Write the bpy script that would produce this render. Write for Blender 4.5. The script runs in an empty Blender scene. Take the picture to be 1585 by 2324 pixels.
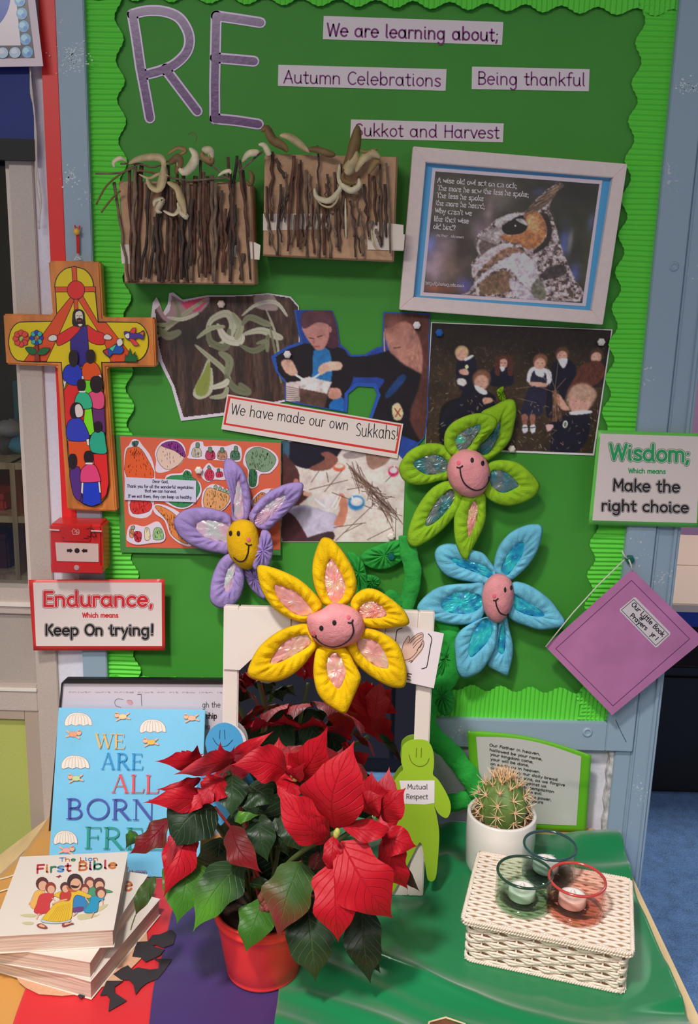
import bpy, bmesh, math, random
import numpy as np
from mathutils import Vector, Matrix
from mathutils.geometry import tessellate_polygon
S = bpy.context.scene
V3 = Vector
# ------------------------------------------------------------------ camera
F_PX, PITCH, ROLL = 2100.0, 13.3487, 1.62
CAM_O = V3((0.0, -1.3, 1.42))
CAM_R = Matrix.Rotation(math.radians(90 - PITCH), 3, 'X') @ Matrix.Rotation(math.radians(ROLL), 3, 'Z')
cd = bpy.data.cameras.new('camera'); cam = bpy.data.objects.new('camera', cd)
S.collection.objects.link(cam); S.camera = cam
cam.location = CAM_O; cam.rotation_euler = CAM_R.to_euler()
cd.sensor_fit = 'VERTICAL'; cd.sensor_height = 24.0; cd.lens = F_PX / 2324 * 24.0
cd.clip_start = 0.02; cd.clip_end = 50
# ------------------------------------------------------------------ light
w = bpy.data.worlds.new('world'); S.world = w; w.use_nodes = True
w.node_tree.nodes['Background'].inputs[0].default_value = (0.9, 0.93, 1, 1)
w.node_tree.nodes['Background'].inputs[1].default_value = 0.45
S.view_settings.view_transform = 'Standard'; S.view_settings.look = 'None'
S.view_settings.gamma = 1.0; S.view_settings.use_curve_mapping = False
S.view_settings.exposure = 0.0

def area(name, loc, target, sx, sy, power, col=(1, .95, .9), spread=180):
    l = bpy.data.lights.new(name, 'AREA'); l.shape = 'RECTANGLE'; l.size = sx; l.size_y = sy
    l.energy = power; l.color = col; l.spread = math.radians(spread)
    o = bpy.data.objects.new(name, l); S.collection.objects.link(o); o.location = loc
    o.rotation_euler = (V3(target) - V3(loc)).to_track_quat('-Z', 'Y').to_euler(); return o
area('ceiling_light_panel', (-0.9, -2.4, 2.5), (-0.9, -2.4, 0), 1.2, 0.6, 46)
area('ceiling_light_panel_far', (1.6, -2.2, 2.5), (1.6, -2.2, 0), 1.2, 0.6, 11)
area('ceiling_light_panel_other_side', (1.6, 1.6, 2.5), (1.6, 1.6, 0), 1.2, 0.6, 20)
sl = bpy.data.lights.new('added_table_spot', 'SPOT'); sl.energy = 124; sl.color = (1, .95, .9)  # unseen spot, added to brighten the table and lower board
sl.spot_size = math.radians(54); sl.spot_blend = 1.0; sl.shadow_soft_size = 0.09
so = bpy.data.objects.new('added_table_spot', sl); S.collection.objects.link(so); so.location = (-0.40, -1.25, 2.5)
so.rotation_euler = (V3((0.0, -0.40, 0.55)) - so.location).to_track_quat('-Z', 'Y').to_euler()

# ------------------------------------------------------------------ helpers
rnd = random.Random(7)
def ray(x, y):
    return CAM_R @ V3(((x - 792.5) / F_PX, -(y - 1162) / F_PX, -1.0))
class Plane:
    """a real plane in the room; at() finds where a line of sight meets it, k metres above its face"""
    def __init__(s, o, n, bulge=None):
        s.o = V3(o); s.n = V3(n).normalized(); s.b = bulge
    def at(s, x, y, k=0.0):
        d = ray(x, y); kk = k + (s.b(x, y) if s.b else 0)
        t = (s.o + s.n * kk - CAM_O).dot(s.n) / d.dot(s.n)
        return CAM_O + d * t
def wallp(Y, bulge=None): return Plane((0, Y, 0), (0, -1, 0), bulge)
def P(x, y, Y): return wallp(Y).at(x, y)
def PZ(x, y, Z): return Plane((0, 0, Z), (0, 0, 1)).at(x, y)
def lin(c):
    return tuple((v / 255 / 12.92) if v / 255 <= .04045 else ((v / 255 + .055) / 1.055) ** 2.4 for v in c[:3])
def alb(c, e=0.6):
    q = [v / e for v in lin(c)]; m = max(1, max(q) / .93); return tuple(v / m for v in q)
TOP = 0.6135
# ---- materials
MC = {}
def nodes(name):
    m = bpy.data.materials.new(name); m.use_nodes = True
    nt = m.node_tree; return m, nt, nt.nodes['Principled BSDF']
def N(nt, t, **kw):
    n = nt.nodes.new(t)
    for k, v in kw.items():
        if k in n.inputs: n.inputs[k].default_value = v
        else: setattr(n, k, v)
    return n
def mat(key, c=None, e=0.6, rough=.6, kind='plain', **kw):
    if key in MC: return MC[key]
    m, nt, b = nodes(key); L = nt.links.new
    if c is not None:
        a = alb(c, e); b.inputs['Base Color'].default_value = (*a, 1); m.diffuse_color = (*a, 1)
    b.inputs['Roughness'].default_value = rough
    if 'spec' in kw: b.inputs['Specular IOR Level'].default_value = kw['spec']
    if 'coat' in kw:
        b.inputs['Coat Weight'].default_value = kw['coat']; b.inputs['Coat Roughness'].default_value = kw.get('cr', .1)
    tc = N(nt, 'ShaderNodeTexCoord')
    def noise(scale, det=3):
        n = N(nt, 'ShaderNodeTexNoise'); n.inputs['Scale'].default_value = scale; n.inputs['Detail'].default_value = det
        L(tc.outputs['Object'], n.inputs['Vector']); return n
    def bump(src, st, dist=.002):
        bp = N(nt, 'ShaderNodeBump'); bp.inputs['Strength'].default_value = st; bp.inputs['Distance'].default_value = dist
        L(src, bp.inputs['Height']); L(bp.outputs[0], b.inputs['Normal']); return bp
    def ramp(src, stops):
        r = N(nt, 'ShaderNodeValToRGB'); el = r.color_ramp.elements
        while len(el) < len(stops): el.new(.5)
        for q, (p, cc) in zip(el, stops): q.position = p; q.color = (*cc, 1)
        L(src, r.inputs[0]); return r
    if kind == 'grain':          # slight mottling and bump
        n = noise(kw.get('sc', 60)); lo = kw.get('lo', .85)
        L(ramp(n.outputs[0], [(.3, tuple(v * lo for v in a)), (.7, tuple(min(1, v * (2 - lo)) for v in a))]).outputs[0], b.inputs['Base Color'])
        bump(n.outputs[0], kw.get('bs', .3), kw.get('bd', .001))
    if kind == 'plush':
        n = noise(kw.get('sc', 38), 4); lo = .84
        L(ramp(n.outputs[0], [(.32, tuple(v * lo for v in a)), (.7, tuple(min(1, v * 1.12) for v in a))]).outputs[0], b.inputs['Base Color'])
        b.inputs['Sheen Weight'].default_value = .22; b.inputs['Sheen Roughness'].default_value = .45; b.inputs['Specular IOR Level'].default_value = .15
        b.inputs['Sheen Tint'].default_value = (*[min(1, v * 1.2 + .1) for v in a], 1)
        n2 = noise(900, 2); n3 = noise(75, 3)
        mx = N(nt, 'ShaderNodeMath', operation='MULTIPLY_ADD'); L(n3.outputs[0], mx.inputs[0]); mx.inputs[1].default_value = 4.0; L(n2.outputs[0], mx.inputs[2])
        bump(mx.outputs[0], .5, .0016)
    if kind == 'wood':
        mp = N(nt, 'ShaderNodeMapping'); mp.inputs['Scale'].default_value = kw.get('stretch', (14, 14, 1.2)); L(tc.outputs['Object'], mp.inputs[0])
        n = N(nt, 'ShaderNodeTexNoise'); n.inputs['Scale'].default_value = 6; n.inputs['Detail'].default_value = 6; L(mp.outputs[0], n.inputs['Vector'])
        L(ramp(n.outputs[0], [(.3, tuple(v * .62 for v in a)), (.65, tuple(min(1, v * 1.15) for v in a))]).outputs[0], b.inputs['Base Color'])
        bump(n.outputs[0], .3, .001)
    if kind == 'satin':
        b.inputs['Roughness'].default_value = kw.get('r', .34); b.inputs['Sheen Weight'].default_value = .4
        b.inputs['Specular IOR Level'].default_value = .8
        b.inputs['Specular Tint'].default_value = (*[min(1, v * .8 + .35) for v in a], 1)
        n = noise(2500, 1); bump(n.outputs[0], .08, .0003)
    if kind == 'foil':
        n = noise(34, 2); n2 = noise(70, 1)
        vor = N(nt, 'ShaderNodeTexVoronoi'); vor.inputs['Scale'].default_value = 55; L(tc.outputs['Object'], vor.inputs['Vector'])
        L(ramp(n.outputs[0], kw['stops']).outputs[0], b.inputs['Base Color'])
        b.inputs['Metallic'].default_value = .25; b.inputs['Roughness'].default_value = .3
        b.inputs['Coat Weight'].default_value = .8; b.inputs['Coat Roughness'].default_value = .06
        b.inputs['Thin Film Thickness'].default_value = 420; b.inputs['Thin Film IOR'].default_value = 1.5
        mx = N(nt, 'ShaderNodeMath', operation='ADD'); L(vor.outputs[0], mx.inputs[0]); L(n2.outputs[0], mx.inputs[1])
        bump(mx.outputs[0], .35, .004)
    if kind == 'leaf':           # colour attribute with veins from UV
        at = N(nt, 'ShaderNodeAttribute', attribute_name='Col')
        uv = N(nt, 'ShaderNodeUVMap'); sp = N(nt, 'ShaderNodeSeparateXYZ'); L(uv.outputs[0], sp.inputs[0])
        ab = N(nt, 'ShaderNodeMath', operation='ABSOLUTE'); L(sp.outputs[0], ab.inputs[0])
        m1 = N(nt, 'ShaderNodeMath', operation='MULTIPLY_ADD'); L(ab.outputs[0], m1.inputs[0]); m1.inputs[1].default_value = -.28; L(sp.outputs[1], m1.inputs[2])
        m2 = N(nt, 'ShaderNodeMath', operation='MULTIPLY'); L(m1.outputs[0], m2.inputs[0]); m2.inputs[1].default_value = 56
        sn = N(nt, 'ShaderNodeMath', operation='SINE'); L(m2.outputs[0], sn.inputs[0])
        pw = N(nt, 'ShaderNodeMapRange'); L(sn.outputs[0], pw.inputs[0]); pw.inputs[1].default_value = .86; pw.inputs[2].default_value = 1; 
        mid = N(nt, 'ShaderNodeMapRange'); L(ab.outputs[0], mid.inputs[0]); mid.inputs[1].default_value = .05; mid.inputs[2].default_value = 0
        mxx = N(nt, 'ShaderNodeMath', operation='MAXIMUM'); L(pw.outputs[0], mxx.inputs[0]); L(mid.outputs[0], mxx.inputs[1])
        sc = N(nt, 'ShaderNodeMath', operation='MULTIPLY'); L(mxx.outputs[0], sc.inputs[0]); sc.inputs[1].default_value = kw.get('vein', .22)
        mi = N(nt, 'ShaderNodeMix', data_type='RGBA'); L(sc.outputs[0], mi.inputs[0]); L(at.outputs[0], mi.inputs[6]); mi.inputs[7].default_value = (*kw.get('vc', (.5, .6, .3)), 1)
        L(mi.outputs[2], b.inputs['Base Color'])
        n = noise(120, 3); nh = N(nt, 'ShaderNodeMath', operation='MULTIPLY_ADD'); L(n.outputs[0], nh.inputs[0]); nh.inputs[1].default_value = .5
        ng = N(nt, 'ShaderNodeMath', operation='MULTIPLY'); L(mxx.outputs[0], ng.inputs[0]); ng.inputs[1].default_value = -1; L(ng.outputs[0], nh.inputs[2])
        bump(nh.outputs[0], .5, .002)
    if kind == 'print':
        at = N(nt, 'ShaderNodeAttribute', attribute_name='Col'); L(at.outputs[0], b.inputs['Base Color'])
        if kw.get('bs'): bump(noise(kw.get('sc', 200)).outputs[0], kw['bs'], .0006)
    if kind == 'carpet':
        n = noise(260, 4); n2 = noise(30, 3)
        ad = N(nt, 'ShaderNodeMath', operation='MULTIPLY_ADD'); L(n2.outputs[0], ad.inputs[0]); ad.inputs[1].default_value = .5; L(n.outputs[0], ad.inputs[2])
        L(ramp(ad.outputs[0], [(.45, tuple(v * .55 for v in a)), (1.0, tuple(min(1, v * 1.6) for v in a))]).outputs[0], b.inputs['Base Color']); bump(n.outputs[0], .6, .004)
    if kind == 'paint':          # frame paint with pale chipped flecks
        n = noise(18, 3); n4 = noise(260, 3)
        mu = N(nt, 'ShaderNodeMath', operation='MULTIPLY'); L(n.outputs[0], mu.inputs[0]); L(n4.outputs[0], mu.inputs[1])
        L(ramp(mu.outputs[0], [(.40, a), (.425, (.62, .66, .68))]).outputs[0], b.inputs['Base Color']); bump(noise(40).outputs[0], .15, .001)
    MC[key] = m; return m
def glassmat(key, tint, rough=.03, mixf=.12, ior=1.45):
    if key in MC: return MC[key]
    m, nt, b = nodes(key); nt.nodes.remove(b); L = nt.links.new
    tr = N(nt, 'ShaderNodeBsdfTransparent'); tr.inputs[0].default_value = (*tint, 1)
    gl = N(nt, 'ShaderNodeBsdfGlossy'); gl.inputs['Roughness'].default_value = rough
    ge = N(nt, 'ShaderNodeNewGeometry'); dt = N(nt, 'ShaderNodeVectorMath', operation='DOT_PRODUCT'); L(ge.outputs['Incoming'], dt.inputs[0]); L(ge.outputs['Normal'], dt.inputs[1])
    ab = N(nt, 'ShaderNodeMath', operation='ABSOLUTE'); L(dt.outputs['Value'], ab.inputs[0]); om = N(nt, 'ShaderNodeMath', operation='SUBTRACT'); om.inputs[0].default_value = 1; L(ab.outputs[0], om.inputs[1])
    pw = N(nt, 'ShaderNodeMath', operation='POWER'); L(om.outputs[0], pw.inputs[0]); pw.inputs[1].default_value = 5; f0 = ((ior - 1) / (ior + 1)) ** 2
    fr = N(nt, 'ShaderNodeMath', operation='MULTIPLY_ADD'); L(pw.outputs[0], fr.inputs[0]); fr.inputs[1].default_value = (1 - f0) * .7; fr.inputs[2].default_value = f0
    mx = N(nt, 'ShaderNodeMixShader'); L(fr.outputs[0], mx.inputs[0]); L(tr.outputs[0], mx.inputs[1]); L(gl.outputs[0], mx.inputs[2])
    L(mx.outputs[0], nt.nodes['Material Output'].inputs[0]); MC[key] = m; return m
# ---- geometry
class G:
    def __init__(s): s.v = []; s.f = []
    def add(s, v, f):
        o = len(s.v); s.v += [V3(p) for p in v]; s.f += [tuple(i + o for i in q) for q in f]; return s
    def box(s, x0, x1, y0, y1, z0, z1, M=None):
        v = [V3((x, y, z)) for z in (z0, z1) for y in (y0, y1) for x in (x0, x1)]
        if M: v = [M @ p for p in v]
        return s.add(v, [(0, 2, 3, 1), (4, 5, 7, 6), (0, 1, 5, 4), (2, 6, 7, 3), (0, 4, 6, 2), (1, 3, 7, 5)])
    def tube(s, pts, r, n=6, closed=False, caps=True):
        pts = [V3(p) for p in pts]; m = len(pts); rr = r if isinstance(r, (list, tuple)) else [r] * m
        t0 = (pts[1] - pts[0]).normalized(); up = V3((0, 0, 1)) if abs(t0.z) < .9 else V3((1, 0, 0))
        nrm = t0.cross(up).normalized(); v = []
        for i in range(m):
            a = pts[(i - 1) % m] if (i or closed) else pts[0]; c = pts[(i + 1) % m] if (i < m - 1 or closed) else pts[-1]
            t = (c - a)
            t = t.normalized() if t.length > 1e-9 else t0
            nrm = (nrm - t * nrm.dot(t)); nrm = nrm.normalized() if nrm.length > 1e-6 else t.orthogonal().normalized(); bn = t.cross(nrm)
            for j in range(n):
                q = 2 * math.pi * j / n; v.append(pts[i] + (nrm * math.cos(q) + bn * math.sin(q)) * rr[i])
        f = [(i * n + j, i * n + (j + 1) % n, ((i + 1) % m) * n + (j + 1) % n, ((i + 1) % m) * n + j) for i in range(m if closed else m - 1) for j in range(n)]
        if caps and not closed: f += [tuple(range(n))[::-1], tuple((m - 1) * n + j for j in range(n))]
        return s.add(v, f)
    def lathe(s, prof, c, n=32, M=None, cap0=False, cap1=False):
        v = []
        for r, z in prof:
            for j in range(n):
                q = 2 * math.pi * j / n; p = V3((r * math.cos(q), r * math.sin(q), z)); v.append((M @ p if M else p) + V3(c))
        f = [(i * n + j, i * n + (j + 1) % n, (i + 1) * n + (j + 1) % n, (i + 1) * n + j) for i in range(len(prof) - 1) for j in range(n)]
        if cap0: f.append(tuple(range(n))[::-1])
        if cap1: f.append(tuple((len(prof) - 1) * n + j for j in range(n)))
        return s.add(v, f)
    def prism(s, poly, d):
        """poly world points (front face), extruded by vector d"""
        a = [V3(p) for p in poly]; nv = sum((a[i - 1].cross(a[i]) for i in range(len(a))), V3())
        if nv.dot(V3(d)) > 0: a.reverse()
        n = len(a); b = [p + V3(d) for p in a]
        return s.add(a + b, [tuple(range(n)), tuple(range(2 * n - 1, n - 1, -1))] + [(i, i + n, (i + 1) % n + n, (i + 1) % n) for i in range(n)])
    def grid(s, fn, nu, nv, closed_u=False):
        v = [fn(i / nu, j / nv) for j in range(nv + 1) for i in range(nu + (0 if closed_u else 1))]
        w_ = nu if closed_u else nu + 1
        f = [(j * w_ + i, j * w_ + (i + 1) % w_, (j + 1) * w_ + (i + 1) % w_, (j + 1) * w_ + i) for j in range(nv) for i in range(nu)]
        return s.add(v, f)
    def ball(s, c, rx, ry, rz, n=16, m=10, M=None):
        pr = []
        v = []
        for i in range(m + 1):
            th = math.pi * i / m
            for j in range(n):
                q = 2 * math.pi * j / n; p = V3((rx * math.sin(th) * math.cos(q), ry * math.sin(th) * math.sin(q), rz * math.cos(th))); v.append((M @ p if M else p) + V3(c))
        return s.add(v, [(i * n + j, (i + 1) * n + j, (i + 1) * n + (j + 1) % n, i * n + (j + 1) % n) for i in range(m) for j in range(n)])
ROOT = {}
def rootloc(o):
    while o.parent: o = o.parent
    return o.location.copy()
def thing(name, label, cat, loc, group=None):
    o = bpy.data.objects.new(name, None); S.collection.objects.link(o); o.location = loc; o.empty_display_size = .02
    o['label'] = label; o['category'] = cat
    if group: o['group'] = group
    return o
def mesh(name, g, m, parent=None, smooth=False, label=None, cat=None, group=None, kind=None, cols=None, vcols=None, uvs=None, bev=0, loc=None, sub=0):
    v = g.v
    if parent is not None: base = rootloc(parent)
    elif kind == 'structure' and cat is None: base = V3((0, 0, 0))
    else:
        xs = [p.x for p in v]; ys = [p.y for p in v]; zs = [p.z for p in v]
        base = V3(loc) if loc is not None else V3(((min(xs) + max(xs)) / 2, (min(ys) + max(ys)) / 2, min(zs)))
    me = bpy.data.meshes.new(name); me.from_pydata([tuple(p - base) for p in v], [], g.f)
    if m: me.materials.append(m)
    if bev:
        bm = bmesh.new(); bm.from_mesh(me)
        bmesh.ops.bevel(bm, geom=[e for e in bm.edges if e.calc_face_angle(0) > .5], offset=bev, segments=2, affect='EDGES', clamp_overlap=True)
        bm.to_mesh(me); bm.free()
    if cols is not None:      # one colour per face
        at = me.color_attributes.new('Col', 'FLOAT_COLOR', 'CORNER'); arr = np.ones((len(me.loops), 4), 'f')
        k = 0
        for fc, cc in zip(g.f, cols): n = len(fc); arr[k:k + n, :3] = cc; k += n
        at.data.foreach_set('color', arr.ravel())
    if vcols is not None:
        at = me.color_attributes.new('Col', 'FLOAT_COLOR', 'POINT'); arr = np.ones((len(v), 4), 'f'); arr[:, :3] = vcols
        at.data.foreach_set('color', arr.ravel())
    if uvs is not None:
        ul = me.uv_layers.new(name='UVMap'); li = np.zeros(len(me.loops), 'i'); me.loops.foreach_get('vertex_index', li)
        ul.data.foreach_set('uv', np.array(uvs, 'f')[li].ravel())
    if smooth: me.polygons.foreach_set('use_smooth', [True] * len(me.polygons))
    me.update()
    o = bpy.data.objects.new(name, me); S.collection.objects.link(o)
    if parent is not None:
        o.parent = parent
    else: o.location = base
    if sub:
        sm = o.modifiers.new('sub', 'SUBSURF'); sm.levels = sub; sm.render_levels = sub
    if label: o['label'] = label
    if cat: o['category'] = cat
    if group: o['group'] = group
    if kind: o['kind'] = kind
    return o
# --- flat printed artwork made of coloured polygons lying on a plane
def crom(pts, closed=True, n=5):
    m = len(pts); out = []
    rng = range(m) if closed else range(m - 1)
    g = (lambda i: pts[i % m]) if closed else (lambda i: pts[max(0, min(m - 1, i))])
    for i in rng:
        p0, p1, p2, p3 = g(i - 1), g(i), g(i + 1), g(i + 2)
        for k in range(n):
            t = k / n; t2 = t * t; t3 = t2 * t
            out.append(tuple(.5 * ((2 * b) + (-a + c) * t + (2 * a - 5 * b + 4 * c - d) * t2 + (-a + 3 * b - 3 * c + d) * t3) for a, b, c, d in zip(p0, p1, p2, p3)))
    if not closed: out.append(tuple(pts[-1]))
    return out
def ell(cx, cy, rx, ry, a0=0, a1=360, n=None, rot=0):
    n = n or max(6, int(abs(a1 - a0) / 18)); full = abs(a1 - a0) >= 359.9; c, s_ = math.cos(math.radians(rot)), math.sin(math.radians(rot)); out = []
    for i in range(n if full else n + 1):
        q = math.radians(a0 + (a1 - a0) * i / n); x, y = rx * math.cos(q), ry * math.sin(q); out.append((cx + x * c - y * s_, cy + x * s_ + y * c))
    return out
def CT(ox, oy, s):
    return lambda *p: [(ox + x * s, oy + y * s) for x, y in p]
class Art:
    def __init__(s, pl, e=.6, k=.0004, step=.00003): s.pl = pl; s.e = e; s.k = k; s.st = step; s.g = G(); s.c = []; s.n = 0
    def poly(s, pts, c, same=False, k=None):
        if not same: s.n += 1
        kk = k if k is not None else s.k + s.n * s.st
        s.g.add([s.pl.at(x, y, kk) for x, y in pts], [tuple(range(len(pts)))]); s.c.append(alb(c, s.e)); return s
    def smooth(s, pts, c, n=4, **kw): return s.poly(crom(pts, True, n), c, **kw)
    def outl(s, pts, c, wd=1.2, oc=(40, 25, 25), n=4, sm=True):
        q = crom(pts, True, n) if sm else pts; s.poly(q, c); s.stroke(q + [q[0]], wd, oc); return s
    def stroke(s, pts, wd, c, caps=True, same=False):
        if not same: s.n += 1
        kk = s.k + s.n * s.st; ac = alb(c, s.e); h = wd / 2; m = len(pts)
        if m == 1: pts = [pts[0], (pts[0][0] + .01, pts[0][1])]; m = 2
        nr = []
        for i in range(m):
            a = pts[max(0, i - 1)]; b = pts[min(m - 1, i + 1)]; dx, dy = b[0] - a[0], b[1] - a[1]; l = math.hypot(dx, dy) or 1
            nr.append((-dy / l, dx / l))
        sharp = set()
        for i in range(1, m - 1):
            a1 = math.atan2(pts[i][1] - pts[i - 1][1], pts[i][0] - pts[i - 1][0]); a2 = math.atan2(pts[i + 1][1] - pts[i][1], pts[i + 1][0] - pts[i][0])
            if abs((a2 - a1 + math.pi) % (2 * math.pi) - math.pi) > .7: sharp.add(i)
        at = lambda x, y: s.pl.at(x, y, kk)
        if sharp:     # independent segments joined by discs
            cuts = [0] + sorted(sharp) + [m - 1]
            for a, b in zip(cuts[:-1], cuts[1:]):
                if b > a: s.stroke(pts[a:b + 1], wd, c, True, True)
            return s
        v = []
        for p, q in zip(pts, nr): v += [at(p[0] + q[0] * h, p[1] + q[1] * h), at(p[0] - q[0] * h, p[1] - q[1] * h)]
        s.g.add(v, [(2 * i, 2 * i + 1, 2 * i + 3, 2 * i + 2) for i in range(m - 1)]); s.c += [ac] * (m - 1)
        if caps:
            for p, q, sg in ((pts[0], nr[0], -1), (pts[-1], nr[-1], 1)):
                t = (q[1] * sg, -q[0] * sg); pp = []
                for j in range(6):
                    an = math.pi * j / 5; cx = math.cos(an) * h; sx = math.sin(an) * h
                    pp.append(at(p[0] + q[0] * cx + t[0] * sx, p[1] + q[1] * cx + t[1] * sx))
                s.g.add(pp, [tuple(range(6))]); s.c.append(ac)
        return s
    def text(s, t, p0, p1, cap, wd, c, shear=0.0, hs=None, cols=None):
        adv = sum(adv_(ch) for ch in t); dx, dy = p1[0] - p0[0], p1[1] - p0[1]; L_ = math.hypot(dx, dy); ux, uy = dx / L_, dy / L_
        sx = L_ / adv; sy = cap / 7.6; x = 0; vx, vy = uy, -ux      # up direction
        if hs: vx, vy = hs
        ci = 0
        for ch in t:
            cc = cols[ci % len(cols)] if cols else c
            if ch != ' ': ci += 1
            for st in FONT.get(ch, (4, []))[1]:
                pts = [(p0[0] + ux * (x + gx + shear * gy) * sx + vx * gy * sy, p0[1] + uy * (x + gx + shear * gy) * sx + vy * gy * sy) for gx, gy in st]
                s.stroke(pts, wd, cc)
                s.n -= 1
            x += adv_(ch)
        s.n += 1; return s
    def fat(s, t, p0, p1, cap, wd, c, oc, wc=(225, 205, 205)):
        s.text(t, p0, p1, cap, wd * 1.62, oc); s.text(t, p0, p1, cap, wd * 1.30, wc); return s.text(t, p0, p1, cap, wd * .92, c)
    def out(s, name, parent, rough=.5, **kw):
        m = mat('print_%d' % int(rough * 100), rough=rough, kind='print', **{k: v for k, v in kw.items() if k in ('coat', 'cr')})
        return mesh(name, s.g, m, parent, cols=s.c, label=kw.get('label'))
def _e(cx, cy, rx, ry, a0, a1, n=None): return ell(cx, cy, rx, ry, a0, a1, n)
def _o(cx=2.4, cy=2.5, rx=2.05, ry=2.5): q = ell(cx, cy, rx, ry, 50, 410, 16)[:16]; return q + [q[0]]
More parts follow.
